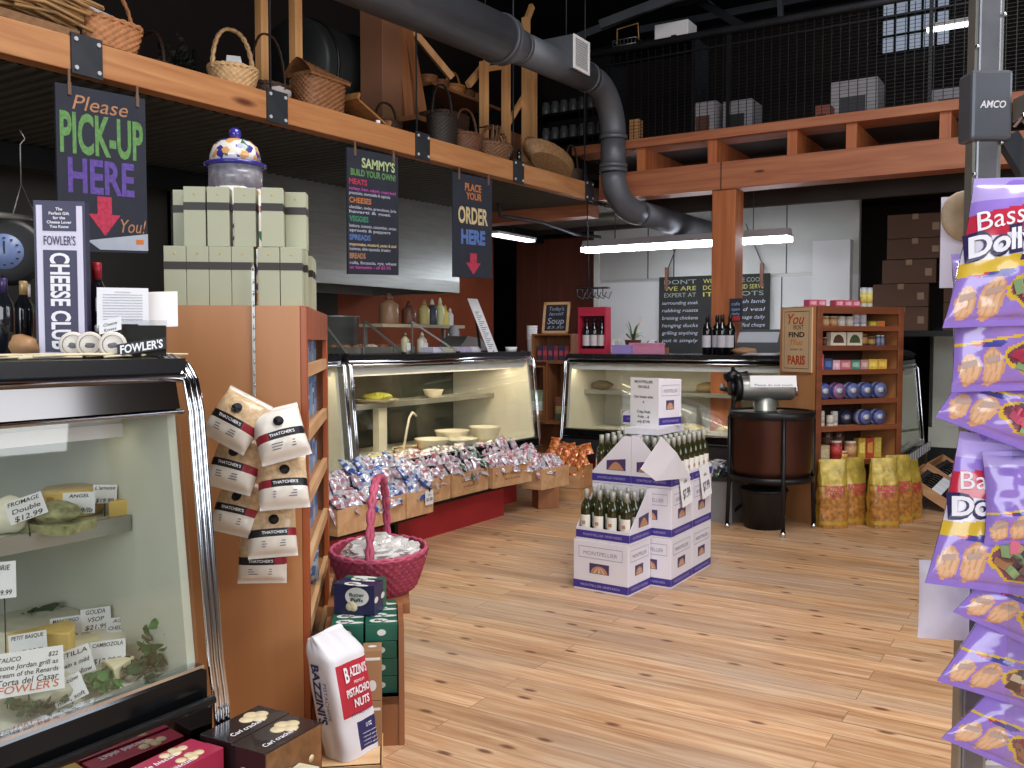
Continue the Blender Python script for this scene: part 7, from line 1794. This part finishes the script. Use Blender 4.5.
# ladder-like stud frame
p = gp(505, -4.78); fr = thing('stud_frame', 'pale wooden stud frame with cross rails at the far end of the gallery', 'frame', p)
for px_, y0, y1 in ((484, 62, 150), (506, 42, 155), (526, 18, 160), (533, 52, 155)):
    a, b = q3(px_, y0, -4.78), q3(px_, y1, -4.78); mb = MB(); mb.bb(-.03, .03, a.y - p.y - .035, a.y - p.y + .035, 0, a.z - p.z); mb.build('stud', STUD, fr)
for (xa, ya, xb, yb) in ((480, 90, 534, 80), (470, 113, 530, 92), (476, 122, 530, 110), (480, 70, 500, 67)):
    a, b = q3(xa, ya, -4.82) - p, q3(xb, yb, -4.82) - p; mb = MB(); mb.bar(a, b, .035, .05); mb.build('cross_rail', STUD, fr)
mb = MB(); a, b = q3(510, 100, -4.9) - p, q3(532, 150, -4.9) - p; mb.bb(-.16, -.14, a.y, b.y, .02, .5); mb.build('panel', CRATEW, fr)
for i, px_ in enumerate((509, 519)): tag(wine_bottle('small_bottle', '%s dark bottle standing on the gallery beam before the stud frame' % ('left', 'right')[i], (-4.37, gp(px_, -4.37).y, 3.096 + gz(gp(px_, -4.37).y)), 'dark bottles on the gallery beam', .55, '#17171a', '#101114', None), '%s dark bottle standing on the gallery beam before the stud frame' % ('left', 'right')[i], 'bottle', 'dark bottles on the gallery beam')
t = basket('splint_basket', 'pale splint basket tipped on its side at the far end of the gallery beam', gp(552, -4.45) + Vector((0, 0, .10)), .12, .30, .12, .25, '#8f6c4a', handle=.16, haxis=1, lean=(-.28, -.5), hr=.012)
t = basket('hooped_basket', 'dark hooped basket beside the splint basket, against the duct', gp(572, -4.475), .09, .11, .12, .2, '#2f2018', handle=.26, haxis=1, hr=.010)
# ------------------------------------------------------------------ upper right gallery stock
XU = 9.6
def up(px_, Y, z=3.501): p = at(px_, 100, Y=Y); return Vector((p.x, Y, z))
def upbox(px0, px1, py0, py1, Y, col, label, d=.35, group=None, name='stock_box', panel=None):
    a, b = at(px0, py1, Y=Y), at(px1, py0, Y=Y); zb = min(a.z, b.z); w = b.x - a.x; h = b.z - a.z
    t = thing(name, label, 'box', ((a.x + b.x) / 2, Y + d / 2, 3.501), 0, group); h = b.z - 3.501
    mb = MB(); mb.bb(-w / 2, w / 2, -d / 2, d / 2, 0, h); mb.build('box_body', mat('stock_' + col[1:], col, .5, var=.12), t, bevel=.005)
    mb = MB(); mb.bb(-w * .3, w * .25, -d / 2 - .003, -d / 2, h * .3, h * .7); mb.build('panel', mat('stock_panel_' + (panel or '#2a2a30')[1:], panel or '#2a2a30', .5), t)
    return t
upbox(691, 716, 100, 132, 9.3, '#9a9498', 'pale carton behind the wire mesh at the left', panel='#5a3a30')
upbox(722, 752, 98, 130, 9.35, '#8f8b90', 'pale rounded carton with dark centre behind the wire mesh', panel='#26262a')
upbox(830, 878, 76, 112, 9.5, '#a09ca0', 'white wire crate behind the wire mesh near the middle', panel='#3a3a40')
upbox(815, 830, 104, 118, 9.3, '#8a4a38', 'small red carton behind the wire mesh')
upbox(930, 972, 85, 103, 9.4, '#8f8b94', 'low grey carton behind the mesh, next to the steel rack post')
t = thing('loft_window', 'bright barred window high behind the wire mesh', 'window', at(916, 18, Y=13.9)); mb = MB(); mb.bb(-.42, .42, -.02, .02, -.42, .5); mb.build('pane', mat('daylit_pane', '#bfcbe0', .4, var=0, emit='#cfdcf4', es=.25), t)
mb = MB()
for k in range(6): mb.bb(-.44 + .176 * k - .015, -.44 + .176 * k + .015, -.05, -.02, -.44, .52)
for k in range(5): mb.bb(-.44, .44, -.05, -.02, -.44 + .24 * k - .015, -.44 + .24 * k + .015)
mb.build('bars', BLACKM, t)
a, b = at(927, 33, Y=10.5), at(972, 22, Y=10.5)
t = thing('loft_light', 'thin lit strip light high behind the wire mesh', 'light', (a + b) / 2); L_ = (b.x - a.x); mb = MB(); mb.bb(-L_ / 2, L_ / 2, -.05, .05, .02, .06); mb.build('housing', WHITE, t); mb = MB(); mb.bb(-L_ / 2, L_ / 2, -.04, .04, -.01, .02); mb.build('tube', TL2, t); mb = MB(); mb.tube([(0, 0, .06), (0, 0, 6.4 - ((a + b) / 2).z)], .008, 5); mb.build('hanger', DARKM, t)
# shelf above the mesh at left with white box and wire baskets
p = at(672, 42, Y=9.3); t = thing('loft_shelf', 'dark high shelf behind the mesh carrying a white box and wire baskets', 'shelf', (p.x, 9.45, 3.5)); hz = p.z - 3.5
mb = MB(); mb.bb(-.75, .27, -.2, .25, hz - .03, hz); mb.build('shelf_board', BLACKM, t)
for x in (-.72, .25): mb = MB(); mb.bb(x - .02, x + .02, -.18, .22, 0, hz - .03); mb.build('side_board', BLACKM, t)
t = thing('white_box', 'small white appliance box on the high shelf behind the wire mesh', 'box', (p.x - .0, 9.4, p.z + .001)); mb = MB(); mb.bb(-.19, .19, -.13, .13, 0, .2); mb.build('box_body', WHITE, t, bevel=.01); mb = MB(); mb.bb(.0, .06, -.132, -.13, .01, .06); mb.build('dark_notch', BLACK, t)
a = at(626, 40, Y=9.35)
t = thing('wire_basket', 'empty wire basket with square handle on the high shelf', 'basket', (a.x, 9.4, p.z + .001)); mb = MB()
for z, r in ((0.0, .12), (.06, .13), (.12, .14)): mb.tube([(-r, -.1, z + .006), (r, -.1, z + .006), (r, .1, z + .006), (-r, .1, z + .006)], .006, 5, closed=True)
for k in range(7): mb.tube([(-.12 + .04 * k, -.1, .006), (-.14 + .0467 * k, -.1, .126)], .004, 5); mb.tube([(-.12 + .04 * k, .1, .006), (-.14 + .0467 * k, .1, .126)], .004, 5)
mb.build('wire_body', STEEL, t); mb = MB(); mb.tube([(-.13, 0, .12), (-.13, 0, .28), (.12, 0, .30), (.13, 0, .12)], .008, 6); mb.build('handle', STUD, t)
# jars row seen through the mesh by the duct
for i in range(8):
    for k, z in enumerate((4.0, 4.32)):
        p_ = at(546 + 9 * i, 110, Y=10.2); 
        mb = MB(); mb.lathe([(.05, 0), (.055, .02), (.055, .12), (.04, .14), (.045, .16), (.0001, .165)], None, 10)
        tag(mb.build('storage_jar', mat('dim_jar', '#5a5c60', .3, var=.2), None, (p_.x, 10.2, z)), 'dim grey jar on the %s rack shelf behind the duct' % ('lower', 'upper')[k], 'jar', 'dim jars on the %s rack shelf behind the duct' % ('lower', 'upper')[k])
pa, pb_ = at(546, 110, Y=10.2), at(609, 110, Y=10.2)
t = thing('jar_rack', 'dark rack of dim jars behind the duct on the far gallery', 'rack', ((pa.x + pb_.x) / 2, 10.25, 3.5))
for z in (.47, .79): mb = MB(); mb.bb(-(pb_.x - pa.x) / 2 - .12, (pb_.x - pa.x) / 2 + .12, -.15, .15, z, z + .028); mb.build('shelf_board', BLACKM, t)
for s_ in (-1, 1): mb = MB(); mb.bb(s_ * ((pb_.x - pa.x) / 2 + .11) - .02, s_ * ((pb_.x - pa.x) / 2 + .11) + .02, -.15, .15, 0, 1.1); mb.build('post', BLACKM, t)
mb = MB(); mb.bb(-8.1, -4.6, 10.0, 10.6, 3.42, 3.5); struct(mb.build('floor_landing', mat('dark_deck_boards', '#241b16')))
p_ = at(633, 125, Y=8.98); 
for k in range(9): mb = MB(); mb.bb(-.05, .05, -.06, .06, 0, .030); mb.bb(-.052, .052, -.062, .062, .03, .034, mi=1); tag(mb.build('slat_stack', [STUD, CRATEW], None, (p_.x, 9.06, 3.501 + .036 * k)), 'short pale wood block in the little stack beside the duct', 'block', 'stacked wood blocks beside the duct')
p_ = at(590, 145, Y=8.98); mb = MB(); mb.lathe([(.05, 0), (.06, .01), (.06, .07), (.05, .08), (.0001, .08)], None, 16); tag(mb.build('small_tin', mat('blue_grey_tin', '#4a5a78', .4), None, (p_.x, 9.0, 3.501)), 'small blue-grey tin on the far gallery edge left of the duct', 'tin')
# ------------------------------------------------------------------ wire rack with bags of sweets, right foreground
a = at(985, 100, d=1.62)
RP = Vector((a.x, a.y, 0))
t = thing('rack_post', 'tall steel shelving post with clamp collar behind the bags of sweets', 'rack', RP, YAW)
STL2 = mat('scuffed_post_steel', '#7b7c82', .42, .7, var=.2, vs=14)
mb = MB(); mb.bb(-.020, .020, -.014, .014, 0, 2.6); mb.build('post', STL2, t, bevel=.004)
mb = MB(); mb.bb(-.025, -.020, -.010, .016, 0, 2.6); mb.bb(.020, .025, -.010, .016, 0, 2.6); mb.build('flange', STEEL, t)
zc = at(983, 108, d=1.62).z
mb = MB(); mb.bb(-.036, .036, -.026, .026, zc - .06, zc + .06); mb.build('clamp_collar', GALV, t, bevel=.006)
mb = MB(); mb.text('AMCO', frame((.0, -.0265, zc), (1, 0, 0), (0, 0, 1)), .012, .045, bold=.02, shear=.2); mb.build('lettering', WHITE, t)
for k in range(14): mb = MB(); mb.lathe([(.004, 0), (.003, .004), (.0001, .005)], frame((.023 * (1 if k % 2 else -1), -.014, 1.68 + .055 * k), (1, 0, 0), (0, 0, 1)), 8); mb.build('rivet', CHROME, t)
mb = MB(); mb.bb(-.05, .05, -.05, .05, 0, .02); mb.build('foot_plate', STEEL, t)
t = thing('rack_shelf', 'pale steel shelf bracket and shelf edge at the upper right beside the post', 'shelf', RP + AR * .06 + Vector((0, 0, zc)), YAW)
mb = MB(); mb.bb(.0, .6, -.30, .02, -.02, .02); mb.bb(.0, .6, -.304, -.30, -.045, .05, mi=1); mb.build('shelf_tray', [STEEL, mat('pale_shelf_edge', '#b9b8c4', .3, .3)], t)
mb = MB(); mb.bar((-.02, .0, -.05), (.22, .0, -.42), .02, .035); mb.build('brace', DARKM, t)
mb = MB(); mb.bb(.02, .6, -.01, .02, .12, .30); mb.build('upper_panel', mat('pale_shelf_edge', '#b9b8c4'), t)
mb = MB(); mb.bb(.55, .60, -.27, -.22, -zc, -.02); mb.build('leg', STEEL, t)
# bags of sweets
SWM = [mat('sweet_bag_violet', '#9478cc', .22, var=.1, vs=12, coat=.6), mat('sweet_bag_lilac', '#b3a0dc', .22, var=.05, coat=.6), mat('sweet_bag_red', '#c03048', .22, var=.05, coat=.6), mat('sweet_bag_white', '#d9d4e2', .25, var=.03, coat=.5),
       mat('sweet_bag_yellow', '#d8b43c', .25, var=.08, coat=.5), mat('sweet_bag_peach', '#d3a078', .25, var=.15, vs=40, coat=.5), mat('sweet_bag_window', '#7a4a5c', .15, var=.4, vs=60, coat=.7), mat('sweet_pouch_pale', '#dcb592', .22, var=.1, coat=.6), mat('sweet_bag_indigo', '#4a4a9c', .22, var=.15, coat=.6)]
CANDY = [mat('sweet_%s' % n, c, .4, var=.1) for n, c in (('pink', '#d0607c'), ('brown', '#5c3a30'), ('cream', '#d8c8a8'), ('green', '#8aa878'), ('grey', '#5a5864'), ('rose', '#b83a54'), ('tan', '#a8785a'))]
def sweet_bag(blx, bly, d, label, rot=0.0, w=.24, h=.215, yaw=0.0, tilt=-.1, seed=0, sh=.15, logo=True):
    p = at(blx, bly, d=d)
    t = thing('sweets_bag', label, 'bag', p, YAW, 'hanging bags of sweets')
    HS = Matrix.Identity(4); HS[0][1] = sh
    M = RZ(yaw) @ frame((0, 0, 0), (1, 0, 0), (0, 0, 1)) @ RZ(rot) @ RX(tilt) @ HS @ T(w / 2, 0, 0)
    def mf(u, v):
        s_ = v - .16 * (u - .5)
        if not logo and s_ > .42: return 1 if v > .83 else 0
        if v > .83: return 1
        if .64 < s_ <= .82: return 2
        if .47 < s_ <= .64: return 3 if s_ > .49 else 4
        if .40 < s_ <= .47: return 4
        e = ((u - .56) / .28) ** 2 + ((v - .24) / .165) ** 2 + .10 * math.sin(u * 40)
        if e < .85: return 6
        if e < 1.0: return 4
        # plain oval sweet pouches at the lower left, with a small red berry above
        for (cu, cv, ru, rv, k) in ((.075, .15, .058, .11, .25), (.205, .175, .066, .135, .2)):
            e = ((u - cu + k * (v - cv) * .3) / ru) ** 2 + ((v - cv) / rv) ** 2
            if e < .72: return 7 if int((u + .1 * v) * 90) % 3 else 5
            if e < 1.0: return 5
        if ((u - .10) / .05) ** 2 + ((v - .36) / .045) ** 2 < 1: return 2
        if ((u - .18) / .09) ** 2 + ((v - .34) / .035) ** 2 < 1: return 8
        return 0
    mb = MB(); sf = bag(mb, M, w, h, .075, mf, 84, 84, seed * 2.3 + 1, .009, .04, .45, .35, .05); mb.build('bag_body', SWM, t)
    S_ = lambda p: M @ sf(p, .003)
    if logo:
        mb = MB(); mb.text("BASSETT'S".title().replace("'S", "'s"), T(-w * .46, h * .685, 0) @ RZ(.16), .028, w * .48, bold=.0, align='L', surf=S_); mb.text('DollyMix', T(-w * .475, h * .515, 0) @ RZ(.16), .029, w * .57, bold=.03, align='L', surf=lambda p: M @ sf(p, .003)); mb.build('lettering', TXW, t)
        mb = MB(); mb.text('DollyMix', T(-w * .49, h * .512, 0) @ RZ(.16), .035, w * .61, bold=.075, align='L', surf=lambda p: M @ sf(p, .0018)); mb.build('lettering_outline', mat('deep_violet_outline', '#2c2450', .4), t)
    mb = MB(); rr = random.Random(seed)
    for k in range(34):
        a_ = rr.random() * 2 * PI; r = math.sqrt(rr.random()) * .86
        q = Vector((w * (.06 + .255 * r * math.cos(a_)), h * (.24 + .145 * r * math.sin(a_)), 0)); c_ = M @ sf(q, .002)
        mb.box((0, 0, 0), (.020, .020, .012), T(*c_) @ Matrix.Rotation(rr.uniform(0, 3), 4, Vector((rr.random(), rr.random(), rr.random() + .1)).normalized()), mi=rr.randrange(7))
    o = mb.build('sweets', CANDY, t); o['kind'] = 'stuff'
    mb = MB()
    for (u, v) in ((.075, .16), (.205, .19)):
        for k in range(1):
            q = [Vector((w * (u - .5) + x, h * v - .010 * k + y, 0)) for x, y in ((-.009, 0), (.009, .004), (.008, .013), (-.010, .009))]; mb.add([M @ sf(v_, .0025) for v_ in q], [(0, 1, 2, 3)])
    mb.build('grey_print', mat('bag_grey_print', '#b89c90', .5), t)
    return t
sweet_bag(943, 328, 1.28, 'topmost purple bag of sweets on the hanging strip, with red and white lettering', .03, .24, .21, seed=1, tilt=-.12, sh=.27)
sweet_bag(951, 392, 1.325, 'second purple bag of sweets from the top of the strip', .02, .24, .20, seed=2, sh=.05, logo=False)
sweet_bag(935, 417, 1.365, 'third bag of sweets from the top, its lower corner poking out furthest to the left', -.36, .25, .17, seed=3, tilt=-.25, sh=.25, logo=False)
sweet_bag(984, 545, 1.385, 'bag of sweets overlapping the upper right of the large lettered lower bag', .02, .22, .14, seed=9, tilt=-.15, sh=.05, logo=False)
sweet_bag(925, 583, 1.42, 'large lower bag of sweets with red band and white lettering showing', -.13, .26, .24, seed=4, sh=.12)
sweet_bag(953, 612, 1.46, 'third bag of sweets from the bottom of the strip, just under the large bag', -.42, .25, .18, seed=5, tilt=-.08, sh=.3, logo=False)
sweet_bag(937, 681, 1.50, 'second bag of sweets from the bottom of the strip', -.30, .26, .19, seed=6, sh=.3, logo=False)
sweet_bag(941, 738, 1.54, 'lowest purple bag of sweets on the strip', -.42, .26, .19, seed=7, sh=.4, logo=False)
a = at(958, 242, d=1.72)
t = thing('white_card', 'white card sticking out to the left behind the topmost bag of sweets', 'card', a, YAW - .5); mb = MB(); mb.bb(-.03, .05, -.001, .001, -.085, .085); mb.build('card_sheet', mat('lilac_card', '#d2cbdc', .6), t)
a = at(966, 216, d=1.7)
t = thing('round_disc', 'round tan woven disc peeping over the white card', 'disc', a, YAW); mb = MB(); mb.lathe([(.045, -.004), (.047, 0), (.045, .004), (.02, .006), (.0001, .005)], frame((0, 0, 0), (1, 0, 0), (0, 0, 1)), 22); mb.build('disc_body', wick('#9a8468'), t)
a = at(944, 600, d=1.62)
t = thing('white_paper_bag', 'white paper bag hanging at the left behind the lower bags of sweets', 'bag', a, YAW - .2); mb = MB(); sf = bag(mb, frame((0, -0, -.07), (1, 0, 0), (0, 0, 1)), .085, .14, .03, None, 14, 18, 3, .003, .03); mb.build('bag_body', mat('white_paper_bag', '#cdc8d6', .5, var=.03), t)
t = thing('lower_rack_post', 'pale lower upright with small price label at the bottom right of the view', 'rack', Vector((at(986, 740, d=1.72).x, at(986, 740, d=1.72).y, 0)), YAW); zl = at(986, 752, d=1.72).z
mb = MB(); mb.bb(-.022, .06, -.01, .01, 0, zl + .16); mb.build('upright', mat('pale_shelf_edge', '#b9b8c4'), t); mb = MB(); mb.bb(-.018, .03, -.012, -.01, zl - .02, zl + .01); mb.build('price_label', PAPER, t); mb = MB(); mb.text('$2.99', frame((.006, -.0122, zl - .005), (1, 0, 0), (0, 0, 1)), .010, .03, off=.0008); mb.build('lettering', INK, t); mb = MB(); mb.bb(-.04, .08, -.04, .04, 0, .02); mb.build('foot_plate', STEEL, t)
# strip that carries the bags
t = thing('hanging_strip', 'clear strip carrying the hanging bags of sweets at the right edge', 'hanging strip', at(1030, 180, d=1.36), YAW); mb = MB(); mb.bb(-.015, .015, 0, .002, -.95, .06); mb.build('strip', CLEARP, t); mb = MB(); mb.tube([(0, 0, .06), (0, .02, .10), (0, .045, .09)], .004, 6); mb.build('hook', CHROME, t)
# ------------------------------------------------------------------ print belongs to the part that carries it
def base_name(o): return o.name.split('.')[0]
HOSTS = ('board', 'card', 'carton', 'bag_body', 'sack_body', 'sheet', 'ticket', 'menu_sheet', 'name_card', 'price_label', 'front_board', 'tray_floor', 'clamp_collar', 'box_body', 'pane', 'tall_panel')
PRINT = ('print_lines', 'burnt_print', 'purple_band', 'picture', 'white_badge', 'biscuit_picture', 'cracker_picture', 'printed_panel', 'round_seal', 'red_patch', 'grey_print', 'ribbon_band', 'seal', 'tape', 'wood_frame')
for root in [o for o in bpy.data.objects if o.parent is None and o.get('category')]:
    kids = {}
    for ch in [c for c in bpy.data.objects if c.parent == root] if False else list(root.children): kids.setdefault(base_name(ch), ch)
    host = next((kids[h] for h in HOSTS if h in kids), None)
    for ch in list(root.children):
        n = base_name(ch)
        if host is not None and ch is not host and (n.endswith('lettering') or n in PRINT): ch.parent = host
        elif n == 'label_picture' and 'label' in kids: ch.parent = kids['label']
        elif n == 'lid_print' and 'lid' in kids: ch.parent = kids['lid']
        elif n == 'grille_slats' and 'grille_frame' in kids: ch.parent = kids['grille_frame']
